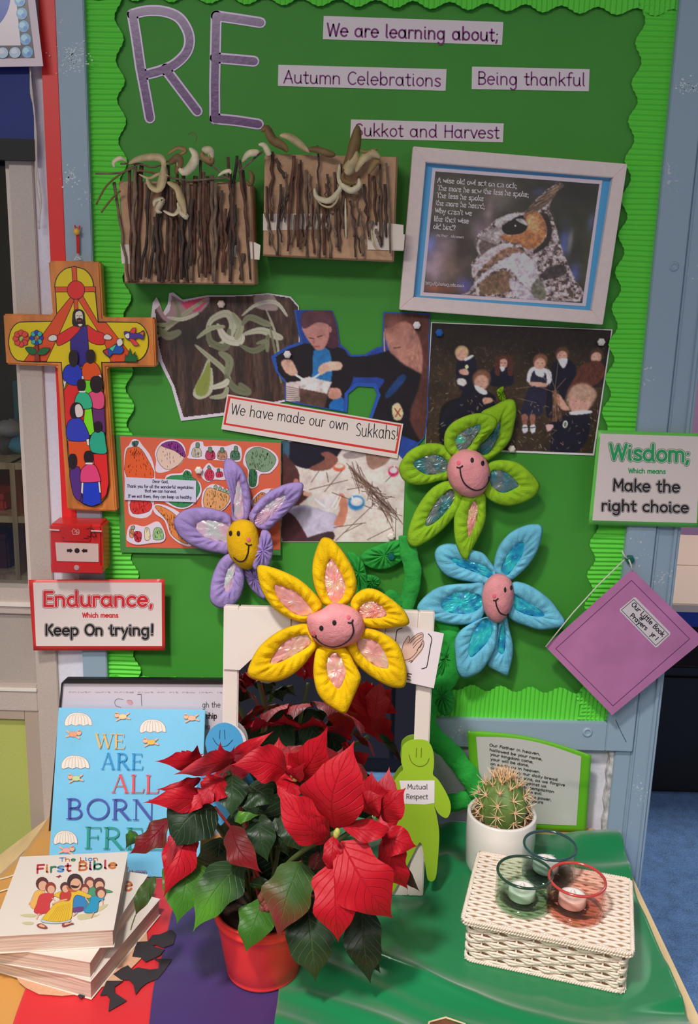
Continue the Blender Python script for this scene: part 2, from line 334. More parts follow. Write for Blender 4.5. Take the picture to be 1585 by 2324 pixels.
FONT = {
 'a': (5.9, [_o(), [(4.45, 5), (4.45, .8), (5, 0)]]), 'b': (5.6, [[(.6, 8), (.6, 0)], _o(2.7)]), 'c': (4.8, [_e(2.6, 2.5, 2.2, 2.5, 50, 310)]),
 'd': (5.9, [_o(), [(4.45, 8), (4.45, .8), (5, 0)]]), 'e': (5.3, [[(.5, 2.7), (4.6, 2.7)] + _e(2.5, 2.5, 2.1, 2.5, 5, 315)]),
 'f': (3.6, [_e(2.9, 6.4, 1.4, 1.6, 60, 180) + [(1.5, 0)], [(.2, 5), (3, 5)]]), 'g': (5.8, [_o(), [(4.45, 5)] + _e(2.6, -1.2, 1.85, 1.8, 0, -150)]),
 'h': (5.5, [[(.6, 8), (.6, 0)], _e(2.45, 3.1, 1.85, 1.9, 180, 0) + [(4.3, 0)]]), 'i': (2.3, [[(.8, 5), (.8, .7), (1.4, 0)], [(.8, 7)]]),
 'j': (2.8, [[(1.7, 5)] + _e(.3, -1.5, 1.4, 1.4, 0, -90), [(1.7, 7)]]), 'k': (4.9, [[(.6, 8), (.6, 0)], [(3.9, 4.8), (.7, 2.2)], [(1.8, 3.1), (4.3, 0)]]),
 'l': (2.3, [[(.8, 8), (.8, .7), (1.4, 0)]]), 'm': (7.9, [[(.6, 5), (.6, 0)], _e(2.2, 3.3, 1.6, 1.7, 180, 0) + [(3.8, 0)], _e(5.4, 3.3, 1.6, 1.7, 180, 0) + [(7, 0)]]),
 'n': (5.5, [[(.6, 5), (.6, 0)], _e(2.45, 3.1, 1.85, 1.9, 180, 0) + [(4.3, 0)]]), 'o': (5.2, [_o(2.5)]), 'p': (5.6, [[(.6, 5), (.6, -3)], _o(2.7)]),
 'q': (5.7, [_o(), [(4.45, 5), (4.45, -3)]]), 'r': (3.7, [[(.6, 5), (.6, 0)], _e(2.3, 3.1, 1.7, 1.9, 180, 55)]),
 's': (4.3, [crom([(3.6, 4.4), (2.3, 5), (.9, 4.5), (.8, 3.4), (2.2, 2.6), (3.6, 1.6), (3.3, .4), (2, 0), (.5, .6)], False, 3)]),
 't': (3.6, [[(1.4, 7), (1.4, .9), (2, 0), (3.1, .2)], [(.1, 5), (3, 5)]]), 'u': (5.6, [[(.6, 5)] + _e(2.45, 1.9, 1.85, 1.9, 180, 360) + [(4.3, 5)], [(4.3, 3), (4.3, .7), (4.9, 0)]]),
 'v': (4.6, [[(.3, 5), (2.3, 0), (4.3, 5)]]), 'w': (6.9, [[(.3, 5), (1.9, 0), (3.4, 4.6), (4.9, 0), (6.5, 5)]]), 'x': (4.6, [[(.4, 5), (4, 0)], [(4, 5), (.4, 0)]]),
 'y': (4.9, [[(.5, 5), (2.5, .3)], [(4.4, 5), (1.4, -3)]]), 'z': (4.4, [[(.5, 5), (3.9, 5), (.5, 0), (4, 0)]]),
 'A': (6, [[(.2, 0), (3, 7.6), (5.6, 0)], [(1.2, 2.7), (4.7, 2.7)]]), 'B': (5.6, [[(.7, 0), (.7, 7.6)], [(.7, 7.6)] + _e(2.6, 5.75, 1.9, 1.85, 90, -90) + [(.7, 3.9)], [(.7, 3.9)] + _e(2.8, 1.95, 2.1, 1.95, 90, -90) + [(.7, 0)]]),
 'C': (5.8, [_e(3.3, 3.8, 2.8, 3.8, 50, 310)]), 'D': (6.2, [[(.7, 0), (.7, 7.6)], [(.7, 7.6)] + _e(1.8, 3.8, 3.6, 3.8, 90, -90) + [(.7, 0)]]),
 'E': (5.2, [[(4.4, 7.6), (.7, 7.6), (.7, 0), (4.6, 0)], [(.7, 4), (4, 4)]]), 'F': (4.9, [[(4.4, 7.6), (.7, 7.6), (.7, 0)], [(.7, 4), (3.9, 4)]]),
 'G': (6.4, [_e(3.3, 3.8, 2.8, 3.8, 50, 340) , [(3.6, 3), (6, 3), (6, 0)]]), 'H': (6.2, [[(.7, 0), (.7, 7.6)], [(5.2, 0), (5.2, 7.6)], [(.7, 4), (5.2, 4)]]),
 'I': (3.2, [[(1.5, 0), (1.5, 7.6)], [(.4, 7.6), (2.6, 7.6)], [(.4, 0), (2.6, 0)]]), 'K': (5.4, [[(.7, 0), (.7, 7.6)], [(4.6, 7.6), (.9, 3.4)], [(1.9, 4.5), (4.9, 0)]]), 'L': (4.8, [[(.7, 7.6), (.7, 0), (4.3, 0)]]),
 'M': (7, [[(.6, 0), (.8, 7.6), (3.4, 2.4), (5.9, 7.6), (6.2, 0)]]), 'N': (6.2, [[(.7, 0), (.7, 7.6), (5.2, 0), (5.2, 7.6)]]), 'O': (6.8, [_o(3.4, 3.8, 2.9, 3.8)]), 'P': (5.4, [[(.7, 0), (.7, 7.6)], [(.7, 7.6)] + _e(2.6, 5.6, 2.1, 2, 90, -90) + [(.7, 3.6)]]),
 'R': (5.6, [[(.7, 0), (.7, 7.6)], [(.7, 7.6)] + _e(2.6, 5.6, 2.1, 2, 90, -90) + [(.7, 3.6)], [(2.4, 3.6), (5, 0)]]),
 'S': (5.3, [crom([(4.5, 6.7), (3, 7.6), (1.2, 7), (.8, 5.5), (2.4, 4.2), (4.2, 2.9), (4.5, 1.2), (3, .1), (1, .4)], False, 4)]), 'T': (5.4, [[(2.7, 0), (2.7, 7.6)], [(.2, 7.6), (5.2, 7.6)]]),
 'W': (8.2, [[(.3, 7.6), (2.1, 0), (4, 7), (5.9, 0), (7.7, 7.6)]]), 'Y': (5.4, [[(.3, 7.6), (2.7, 4), (5.1, 7.6)], [(2.7, 4), (2.7, 0)]]),
 '1': (3, [[(1.5, 7.4), (1.1, 0)]]), '.': (2, [[(.8, .2)]]), ',': (2, [[(1, .4), (.6, -1.2)]]), ';': (2.2, [[(1, 4)], [(1, .4), (.5, -1.3)]]), '!': (2.4, [[(1.2, 7.8), (1.1, 2)], [(1, .2)]]),
 "'": (1.6, [[(.8, 8), (.6, 6.4)]]), '~': (4, [[(.5, 3), (1.5, 3.6), (2.5, 2.8), (3.5, 3.4)]]), '?': (4.6, [_e(2.2, 5.8, 1.7, 1.8, 170, -60) + [(2.1, 2)], [(2.1, .2)]]), '/': (3.4, [[(.3, -1), (3, 8)]]), ':': (2, [[(.8, 4)], [(.8, .4)]]), ' ': (3.2, []),
}
def adv_(ch): return FONT.get(ch, (4, []))[0] + .35
# --- photographs as a fine grid of coloured cells
class Raster:
    def __init__(s, x0, y0, x1, y1, st, base, seed=1):
        s.x0, s.y0, s.x1, s.y1, s.st = x0, y0, x1, y1, st; s.nx = int((x1 - x0) / st) + 1; s.ny = int((y1 - y0) / st) + 1
        s.X, s.Y = np.meshgrid(np.linspace(x0, x1, s.nx), np.linspace(y0, y1, s.ny)); s.c = np.ones((s.ny, s.nx, 3)) * np.array(base, float)
        s.r = np.random.RandomState(seed)
    def noise(s, sc, oct=3, sx=1.0):
        out = np.zeros_like(s.X); amp = 1; tot = 0
        for o in range(oct):
            q = sc / 2 ** o; gx = int((s.x1 - s.x0) / (q * sx)) + 3; gy = int((s.y1 - s.y0) / q) + 3; g = s.r.rand(gy, gx)
            fx = (s.X - s.x0) / (q * sx); fy = (s.Y - s.y0) / q; ix = fx.astype(int); iy = fy.astype(int); fx = fx - ix; fy = fy - iy; fx = fx * fx * (3 - 2 * fx); fy = fy * fy * (3 - 2 * fy)
            out += amp * ((g[iy, ix] * (1 - fx) + g[iy, ix + 1] * fx) * (1 - fy) + (g[iy + 1, ix] * (1 - fx) + g[iy + 1, ix + 1] * fx) * fy); tot += amp; amp *= .55
        return out / tot
    def mask(s, pts, soft=0):
        m = np.zeros(s.X.shape, bool); n = len(pts); px = s.X + .013; py = s.Y + .017
        for i in range(n):
            x1, y1 = pts[i]; x2, y2 = pts[(i + 1) % n]
            if y1 == y2: continue
            m ^= ((y1 > py) != (y2 > py)) & (px < (x2 - x1) * (py - y1) / (y2 - y1) + x1)
        m = m.astype(float)
        for _ in range(int(soft)):
            p = np.pad(m, 1, 'edge'); m = (p[:-2, 1:-1] + p[2:, 1:-1] + p[1:-1, :-2] + p[1:-1, 2:] + 2 * m) / 6
        return m
    def put(s, m, c, a=1.0):
        m = np.clip(m * a, 0, 1)[..., None]; s.c = s.c * (1 - m) + np.array(c, float) * m; return s
    def poly(s, pts, c, soft=1, a=1, sm=True, n=4): return s.put(s.mask(crom(pts, True, n) if sm else pts, soft), c, a)
    def blob(s, x, y, rx, ry, c, a=1, p=2.0, rot=0):
        q = math.radians(rot); dx = s.X - x; dy = s.Y - y; u = (dx * math.cos(q) + dy * math.sin(q)) / rx; v = (-dx * math.sin(q) + dy * math.cos(q)) / ry
        return s.put(np.exp(-(u * u + v * v) ** (p / 2)), c, a)
    def disc(s, x, y, rx, ry, c, a=1, rot=0): return s.blob(x, y, rx * 1.05, ry * 1.05, c, a, 12, rot)
    def line(s, pts, wd, c, a=1):
        m = np.zeros_like(s.X)
        for (ax, ay), (bx, by) in zip(pts[:-1], pts[1:]):
            x_0 = min(ax, bx) - wd * 2; x_1 = max(ax, bx) + wd * 2; y_0 = min(ay, by) - wd * 2; y_1 = max(ay, by) + wd * 2
            i0 = max(0, int((x_0 - s.x0) / s.st)); i1 = min(s.nx, int((x_1 - s.x0) / s.st) + 2); j0 = max(0, int((y_0 - s.y0) / s.st)); j1 = min(s.ny, int((y_1 - s.y0) / s.st) + 2)
            if i1 <= i0 or j1 <= j0: continue
            X = s.X[j0:j1, i0:i1]; Y = s.Y[j0:j1, i0:i1]; dx, dy = bx - ax, by - ay; l2 = dx * dx + dy * dy + 1e-9
            t = np.clip(((X - ax) * dx + (Y - ay) * dy) / l2, 0, 1); d = np.hypot(X - ax - t * dx, Y - ay - t * dy)
            m[j0:j1, i0:i1] = np.maximum(m[j0:j1, i0:i1], np.clip((wd / 2 + .7 - d) / 1.4, 0, 1))
        return s.put(m, c, a)
    def mod(s, n, amt, m=None):
        f = 1 + (n - .5) * 2 * amt; f = f if m is None else 1 + (f - 1) * m; s.c = s.c * f[..., None]; return s
    def scatter(s, k, cols, r, area=None, ln=3, a=.8, ang=(0, 180)):
        for _ in range(k):
            x = s.x0 + s.r.rand() * (s.x1 - s.x0); y = s.y0 + s.r.rand() * (s.y1 - s.y0)
            if area and not (area[0] < x < area[2] and area[1] < y < area[3]): continue
            q = math.radians(ang[0] + s.r.rand() * (ang[1] - ang[0])); l = ln * (.4 + s.r.rand()); s.line([(x, y), (x + l * math.cos(q), y + l * math.sin(q))], r, cols[s.r.randint(len(cols))], a)
        return s
    def out(s, name, pl, parent, k=.0006, quad=None, clip=None, e=.6, rough=.45, label=None, coat=0):
        c = np.clip(s.c, 0, 255) / 255; c = np.where(c <= .04045, c / 12.92, ((c + .055) / 1.055) ** 2.4) / e; c = np.clip(c, 0, .93)
        g = G(); vs = []
        for j in range(s.ny):
            for i in range(s.nx):
                x, y = s.X[j, i], s.Y[j, i]
                if quad:
                    u = (x - s.x0) / (s.x1 - s.x0); v = (y - s.y0) / (s.y1 - s.y0); a, b, cc, d = quad
                    x = (a[0] * (1 - u) + b[0] * u) * (1 - v) + (d[0] * (1 - u) + cc[0] * u) * v; y = (a[1] * (1 - u) + b[1] * u) * (1 - v) + (d[1] * (1 - u) + cc[1] * u) * v
                vs.append(pl.at(x, y, k))
        fs = [(j * s.nx + i, j * s.nx + i + 1, (j + 1) * s.nx + i + 1, (j + 1) * s.nx + i) for j in range(s.ny - 1) for i in range(s.nx - 1)]
        if clip is not None:
            m = s.mask(clip); fs = [f for f in fs if m.ravel()[f[0]] > .5 and m.ravel()[f[2]] > .5]
        g.v = vs; g.f = fs
        return mesh(name, g, mat('photo_print_%d' % int(coat * 10), rough=rough, kind='print', coat=coat, cr=.15), parent, vcols=c.reshape(-1, 3), label=label)
def sheet(name, pl, pts, c, parent, e=.6, th=.0008, k=.0, m=None, label=None, rough=.55, **kw):
    g = G().prism([pl.at(x, y, k + th) for x, y in pts], -pl.n * th)
    return mesh(name, g, m or mat('paper_%d_%d_%d_%d' % (*c, int(e * 100)), c, e, rough), parent, label=label, **kw)
# ================================================================== the setting
WHITE = mat('white_wall_paint', (218, 216, 228), .8, .7, 'grain', sc=200, lo=.96)
BEIGE = mat('beige_window_frame', (172, 159, 150), .68, .5, 'grain', sc=300, lo=.95)
TAUPE = mat('taupe_panel', (160, 149, 140), .72, .55, 'grain', sc=400, lo=.96)
BLUEF = mat('blue_grey_frame_paint', (146, 167, 184), .84, .45, 'paint')
REDT = mat('red_trunking', (206, 36, 36), .5, .4)
def struct(name, g, m, **kw): return mesh(name, g, m, kind='structure', **kw)
struct('floor', G().box(-2.8, 3.2, -4, 4.2, -.03, 0), mat('blue_carpet', (66, 92, 130), .34, .95, 'carpet'))
struct('ceiling', G().box(-2.8, 3.2, -4, 4.2, 2.6, 2.63), mat('ceiling_white', (225, 222, 215), .9, .9))
struct('wall_back', G().box(-.430, .4775, .012, .075, 0, 2.6), WHITE)
struct('wall_front', G().box(-2.8, 3.2, -4.05, -4, 0, 2.6), mat('cream_wall', (205, 195, 180), .8, .8))
struct('wall_left', G().box(-2.85, -2.8, -4, 4.2, 0, 2.6), mat('cream_wall'))
struct('wall_right', G().box(3.2, 3.25, -4, 4.2, 0, 2.6), mat('cream_wall'))
struct('wall_far', G().box(-2.8, 3.2, 4.2, 4.25, 0, 2.6), mat('lilac_wall', (214, 168, 200), .5, .8))
struct('wall_partition', G().box(-.40, -.34, .08, 4.2, 0, 2.6), mat('cream_wall'))
# blue post right of the board with its beads
g = G().box(.4415, .4785, -.008, .075, 0, 2.6); struct('trim_1', g, BLUEF, bev=.001)
g = G().box(.4675, .4725, -.0125, -.006, 0, 2.6).box(.4435, .4465, -.0105, -.006, 0, 2.6); struct('trim_2', g, BLUEF, bev=.0008)
g = G().box(-.412, -.3905, -.012, .012, 1.075, 2.6); struct('trim_3', g, REDT, bev=.001)
# post leg of the blue frame below the board, and the cracked filler strip
struct('trim_4', G().box(.4175, .4415, -.006, .02, 0, .7535), BLUEF, bev=.001)
cr = [(.4085, .752), (.4175, .752), (.4175, .60), (.413, .60), (.4105, .625), (.414, .64), (.4095, .66), (.4125, .69), (.4095, .705), (.4125, .73)]
struct('trim_5', G().prism([V3((x, -.001, z)) for x, z in cr], (0, .013, 0)), mat('flaking_filler', (190, 186, 186), .8, .9, 'grain', sc=90, lo=.6))
# glazed screen on the left
wn = struct('window_1', G().box(-2.8, -.4305, -.004, .03, .0, .10).box(-2.8, -.4305, -.004, .03, 2.35, 2.6), TAUPE)
mesh('stile', G().box(-.462, -.4305, -.010, .03, .10, 2.35), BEIGE, wn, bev=.001)
mesh('glazing_bead', G().box(-.470, -.4615, .000, .028, .985, 2.35), mat('pale_bead', (186, 172, 162), .6, .5), wn)
mesh('rail', G().box(-2.8, -.4620, -.010, .03, .945, .985), BEIGE, wn, bev=.001)
mesh('highlight_strip', G().box(-2.8, -.4620, -.014, -.009, .958, .9635), mat('pale_highlight', (225, 215, 205), .7, .3), wn)  # raised pale strip stands in for the highlight along the rail
mesh('panel', G().box(-2.8, -.4620, -.002, .02, .832, .945), TAUPE, wn)
mesh('rail', G().box(-2.8, -.4620, -.010, .03, .790, .832), BEIGE, wn, bev=.001)
mesh('highlight_strip', G().box(-2.8, -.4620, -.013, -.009, .8235, .8275), mat('pale_highlight'), wn)  # highlight of the lower rail, also built as a pale strip
mesh('inner_stile', G().box(-.484, -.4625, -.007, .03, .10, .7895), mat('brown_bead', (150, 134, 120), .6, .5), wn)
mesh('inner_rail', G().box(-2.8, -.4845, -.007, .03, .775, .7895), mat('brown_bead'), wn)
mesh('lime_panel', G().box(-2.8, -.4845, .004, .02, .10, .775), mat('lime_panel', (182, 188, 96), .85, .5, 'grain', sc=500, lo=.95), wn)
mesh('pane', G().box(-2.8, -.470, .012, .016, .985, 2.35), glassmat('window_glass', (.8, .82, .82)), wn)
# ---- display board
bd = thing('display_board', 'green backed notice board in a blue painted frame with corrugated border', 'display board', (0, 0, .75))
XL, XR, ZB, ZT = -.3545, .3995, .7985, 1.93
GREEN = mat('green_backing_paper', (64, 148, 48), .88, .62, 'grain', sc=14, lo=.97, bs=.1)
mesh('backing_paper', G().box(XL - .01, XR + .01, 0, .012, ZB - .01, ZT + .01), GREEN, bd)
mesh('stile', G().box(-.3905, XL, -.014, .012, .753, 2.0), BLUEF, bd, bev=.0012)
mesh('stile', G().box(XR, .4410, -.014, .012, .753, 2.0), BLUEF, bd, bev=.0012)
mesh('rail', G().box(XL + .0003, XR - .0003, -.014, .012, .753, ZB), BLUEF, bd, bev=.0012)
mesh('rail', G().box(XL + .0003, XR - .0003, -.014, .012, ZT, 2.0), BLUEF, bd, bev=.0012)
mesh('screw_cap', G().lathe([(.0001, .0006), (.0035, .0006), (.0045, .0020), (.0060, .0020), (.0072, .0012), (.0080, 0)], P(1334, 1662, -.0142), 20, Matrix.Rotation(math.pi / 2, 3, 'X')), BLUEF, bd, smooth=False)
mesh('screw_cap', G().lathe([(.0001, .0006), (.003, .0006), (.004, .0018), (.0052, .0018), (.0068, 0)], P(1530, 605, -.0142), 20, Matrix.Rotation(math.pi / 2, 3, 'X')), BLUEF, bd, smooth=False)
# mitre cracks
mesh('mitre_crack', G().tube([P(1398, 1633, -.0143), P(1405, 1650, -.0143), P(1422, 1684, -.0143)], .0005, 4), mat('crack_dark', (60, 72, 88), .6), bd)
def border(name, A, B, inward, w0, amp, per, ph, k0, zoff=0.0):
    """corrugated scalloped strip from A to B (x,z); scallops on the inward side"""
    A, B = V3((A[0], 0, A[1])), V3((B[0], 0, B[1])); d = B - A; L_ = d.length; d.normalize(); iw = V3((inward[0], 0, inward[1]))
    n = int(L_ / .0068 * 6); g = G()
    def fn(u, v):
        s_ = u * L_; wd = w0 + amp * math.cos(2 * math.pi * (s_ / per + ph)); wob = .0009 * math.sin(s_ * 37) * v + .0006 * math.sin(s_ * 81 + 1)
        return A + d * (s_ + wob) + iw * (wd * v) + V3((0, -(k0 + .0013 * math.sin(2 * math.pi * s_ / .0068) + .0035 * v * v * (.5 + .5 * math.sin(s_ * 11 + zoff))), 0))
    g.grid(fn, n, 8); return mesh(name, g, mat('lime_corrugated_card', (100, 220, 66), .92, .6), bd, smooth=True)
border('scalloped_border', (XL, 1.93), (XL, 1.47), (1, 0), .0425, .0054, .0497, -.042, .003)
border('scalloped_border', (XL, 1.475), (XL, ZB), (1, 0), .0435, .0056, .0497, -.392, .0036)
border('scalloped_border', (XR, 1.93), (XR, ZB), (-1, 0), .0440, .0050, .0476, .067, .003, 2)
border('scalloped_border', (XL, ZB), (XR, ZB), (0, 1), .0490, .0045, .0447, -.208, .0045, 1)
border('scalloped_border', (XL, 1.823), (XR, 1.823), (0, -1), .0455, .0042, .0473, -.332, .0045, 3)
def chips(cx_, cy_, sx, sy, n):
    g = G(); r_ = random.Random(int(cx_))
    for _ in range(n):
        x, y = r_.gauss(cx_, sx), r_.gauss(cy_, sy); r0 = r_.uniform(.8, 3.2); k = r_.randint(5, 7); el_ = r_.uniform(.4, 1)
        g.add([P(x + r0 * math.cos(6.283 * i / k) * r_.uniform(.5, 1.2), y + el_ * r0 * math.sin(6.283 * i / k) * r_.uniform(.5, 1.2), -.0142 if x < 800 else -.0142) for i in range(k)], [tuple(range(k))])
    mesh('chipped_paint', g, mat('bare_primer', (190, 200, 204), .5, .8), bd, kind='stuff')
chips(165, 132, 17, 16, 150); chips(160, 400, 9, 12, 45); chips(1562, 196, 14, 9, 60)
struct('trim_6', G().box(-.4304, -.3906, -.004, .0118, .0, 2.6), WHITE)
# ---- behind the glass: blue blind, shelving, toys
mesh('blue_roller_blind', G().grid(lambda u, v: V3((-1.5 + u * (1.5 + P(76, 260, -.017).x), -.017 + .003 * math.sin(v * 5) * u, 1.60 + v * .5)), 8, 8), mat('navy_blind', (16, 30, 88), .45, .6), None, label='dark blue blind hanging over the window behind the pebble poster', cat='blind')
mesh('blind_batten', G().box(-1.5, P(76, 260, -.017).x + .0005, -.022, -.012, 1.576, 1.602), mat('black_batten', (14, 14, 18), .5, .6), None, label='black batten under the dark blue blind', cat='batten')
sh = thing('shelving_unit', 'wooden shelving unit seen dimly through the window at left', 'shelf', (-1.1, .7, 0))
SW = mat('shelf_wood', (150, 125, 98), .25, .6, 'wood')
for z in (.30, .60, .893, 1.003, 1.100): mesh('shelf_board', G().box(-1.6, -.44, .3, .6, z, z + .012), SW, sh)
for x in (-1.58, -1.10, -.850, -.600, -.452): mesh('upright', G().box(x, x + .009, .298, .6, 0, 1.112), SW, sh)
mesh('upright', G().box(-.552, -.545, .31, .6, 1.112, 1.5), SW, sh)
mesh('back_panel', G().box(-1.6, -.44, .6, .61, 0, 1.12), mat('shelf_back', (60, 42, 40), .3, .8), sh)
def tray(x0, x1, z0, z1, c, lab):
    t = thing('storage_tray', lab, 'tray', ((x0 + x1) / 2, .45, z0)); m = mat('tray_%d' % c[0], c, .25, .5)
    mesh('tray_body', G().box(x0, x1, .335, .58, z0, z1), m, t, bev=.004); mesh('tray_lip', G().box(x0 - .0015, x1 + .0015, .325, .585, z1 - .006, z1 + .004), m, t, bev=.001)
tray(-.585, -.468, 1.0155, 1.055, (140, 30, 22), 'bright red storage tray in the upper right cubby seen through the window')
tray(-.80, -.625, 1.0155, 1.045, (120, 26, 22), 'red storage tray in the upper left cubby seen through the window')
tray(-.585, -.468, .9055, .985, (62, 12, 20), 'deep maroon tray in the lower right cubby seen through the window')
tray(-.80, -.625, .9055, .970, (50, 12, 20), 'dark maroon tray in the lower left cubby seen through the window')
mesh('white_bag', G().ball((-.535, .42, 1.075), .028, .03, .019, 12, 8), mat('dim_white_plastic', (120, 105, 105), .3, .7, 'grain', sc=60, lo=.6), None, smooth=True, label='crumpled pale bag lying on the red tray in the cubby', cat='bag')
toys = [(-.60, 1.1125, .03, .016, (44, 100, 120), 'teal'), (-.555, 1.1125, .024, .012, (70, 120, 40), 'lime green'), (-.575, 1.137, .020, .012, (130, 110, 110), 'greyish'), (-.53, 1.1125, .015, .014, (110, 30, 60), 'dark pink'), (-.625, 1.143, .026, .016, (110, 105, 108), 'pale grey'), (-.535, 1.140, .018, .010, (130, 110, 80), 'tan'), (-.635, 1.1125, .02, .016, (60, 56, 60), 'dark grey')]
for x, z, r, h, c, nm in toys:
    g = G().ball((x, .38, z + h + .002), r, .03, h, 14, 8); 
    for q in range(len(g.v)): g.v[q] += V3((rnd.uniform(-1, 1), 0, rnd.uniform(-1, 1))) * .0018
    mesh('toy_bundle', g, mat('toy_' + nm, c, .3, .7), None, smooth=True, label='%s soft bundle in the toy pile on top of the shelving unit' % nm, cat='toy', loc=(x, .38, z))
mesh('teal_folder', G().box(-.66, -.575, .5, .512, 1.1125, 1.235, Matrix.Rotation(0, 3, 'Y')), mat('teal_card', (14, 62, 70), .25, .6), None, label='dark teal board standing on the shelving unit behind the glass', cat='folder')
mesh('dark_cupboard', G().box(-1.7, -.41, .75, .8, 0, 2.2), mat('dark_cupboard', (24, 26, 28), .3, .7), None, label='tall dark cupboard deep behind the window at left', cat='cupboard')
# ---- the room to the right, beyond the board
def school_table(x0, x1, y0, y1, lab):
    t = thing('school_table', lab, 'table', ((x0 + x1) / 2, (y0 + y1) / 2, 0), 'cream school tables beyond the board')
    mesh('table_top', G().box(x0, x1, y0, y1, .575, .600), mat('cream_laminate', (236, 214, 196), .62, .45, 'grain', sc=300, lo=.97), t, bev=.003)
    mesh('blue_apron', G().box(x0 + .01, x1 - .01, y0 + .01, y0 + .03, .53, .575), mat('navy_edge', (24, 40, 110), .4, .5), t)
    for lx in (x0 + .05, x1 - .05):
        for ly in (y0 + .06, y1 - .05): mesh('leg', G().tube([(lx, ly, 0), (lx, ly, .575)], .014, 10), mat('dark_leg', (40, 44, 60), .4, .5), t, smooth=True)
school_table(.62, 1.60, 1.16, 1.545, 'cream topped table with navy edge nearest beyond the board')
school_table(.62, 1.60, 1.552, 1.95, 'second cream topped table pushed against the back of the first')
bx = thing('table_shade_block', 'black box-shaped block standing in for the shade under the cream table', 'box', (1.0, 1.4, 0))  # added black block in place of the shadow beneath the table
mesh('shade_body', G().box(.66, 1.5, 1.18, 1.5, 0.004, .38), mat('black_shade', (16, 15, 18), .5, .6), bx, bev=.01); mesh('shade_top', G().box(.65, 1.51, 1.17, 1.51, .38, .41), mat('black_shade'), bx, bev=.005)
# ---- the display table
tb = thing('display_table', 'low table with pale wooden edge carrying the cloths and display', 'table', (0, -.25, 0))
TW = mat('pale_birch', (222, 190, 140), .8, .45, 'wood', stretch=(3, 1, 3))
outl = [(-.455, -.004), (.425, -.004), (.425, -.64), (-.56, -.64), (-.56, -.3), (-.50, -.12)]
mesh('table_top', G().prism([V3((x, y, TOP - .0045)) for x, y in outl], (0, 0, -.022)), TW, tb)
for lx in (-.48, .37):
    for ly in (-.58, -.07): mesh('leg', G().tube([(lx, ly, 0), (lx, ly, TOP - .0265)], .02, 12), mat('steel_leg', (120, 125, 130), .6, .4), tb, smooth=True)

cb_ = thing('mirror_dark_block', 'added dark block behind the camera that darkens the mirror reflection', 'cupboard', (.2, -2.9, 0))  # added out of view so the mirror reflects something dark
mesh('block_body', G().box(-1.2, 1.6, -3.1, -2.7, .001, 1.18), mat('charcoal_board', (36, 32, 34), .5, .7), cb_, bev=.004)
for k in range(4): mesh('block_front', G().box(-1.19 + k * .70, -.505 + k * .70, -2.70, -2.682, .06, 1.14), mat('charcoal_front', (42, 36, 40), .5, .6), cb_, bev=.004)
# ================================================================== things pinned to the board
ET, EU, EM, EL, EX = .44, .54, .66, .83, .98
PURP = (84, 40, 100)
def block_letter(nm, lab, strokes, cat='letter'):
    pl = wallp(0); a = thing(nm, lab, cat, P(*strokes[0][0], 0))
    A1 = Art(pl, ET, .0008, .0000)
    for st in strokes: A1.stroke(st, 25, (205, 180, 215))
    A1.out('white_border', a, .3)
    A2 = Art(pl, ET, .0013, .00005)
    for st in strokes: A2.stroke(st, 17, PURP)
    m = mat('laminated_purple', PURP, .66, .3, 'grain', sc=160, lo=.97, bs=.25, bd=.0008, coat=.2, cr=.12)
    mesh('purple_card', A2.g, m, a)
    return a
c1 = CT(0, 0, .39117)
block_letter('letter_r', 'large purple laminated capital R with pale edge, top left of the board', [c1((768, 82), (790, 215), (815, 390), (845, 545), (870, 685)), crom(c1((768, 82), (850, 63), (950, 66), (1035, 100), (1085, 170), (1100, 240), (1078, 310), (1010, 375), (930, 410), (850, 432)), False, 4), c1((960, 400), (1050, 520), (1145, 645))])
block_letter('letter_e', 'large purple laminated capital E with pale edge, right of the R', [c1((1255, 92), (1250, 300), (1246, 500), (1247, 690)), c1((1255, 92), (1380, 110), (1512, 131)), c1((1250, 335), (1360, 345), (1474, 355)), c1((1247, 688), (1370, 700), (1500, 720))])
def caption(lab, q, t, p0, p1, cap, wd):
    pl = wallp(0); a = thing('caption_card', lab, 'sign', pl.at(*q[3]))
    sheet('card', pl, q, (192, 180, 184), a, .5, .0012); A = Art(pl, ET, .0014); A.text(t, p0, p1, cap, wd, (92, 34, 84)); A.out('lettering', a)
caption('white caption strip reading We are learning about, topmost on the board', [(735, 36), (1143, 50), (1140, 102), (733, 89)], 'We are learning about;', (742, 81), (1134, 93), 28, 4.2)
caption('white caption strip reading Autumn Celebrations', [(632, 147), (1014, 157), (1012, 206), (631, 195)], 'Autumn Celebrations', (644, 188), (1003, 196), 28, 3.2)
caption('white caption strip reading Being thankful, right of the Autumn strip', [(1072, 151), (1339, 157), (1337, 207), (1071, 202)], 'Being thankful', (1085, 191), (1331, 195), 28, 3.2)
caption('white caption strip reading Sukkot and Harvest above the stick models', [(797, 271), (1144, 280), (1142, 323), (795, 314)], 'Sukkot and Harvest', (806, 308), (1136, 314), 27, 3.2)
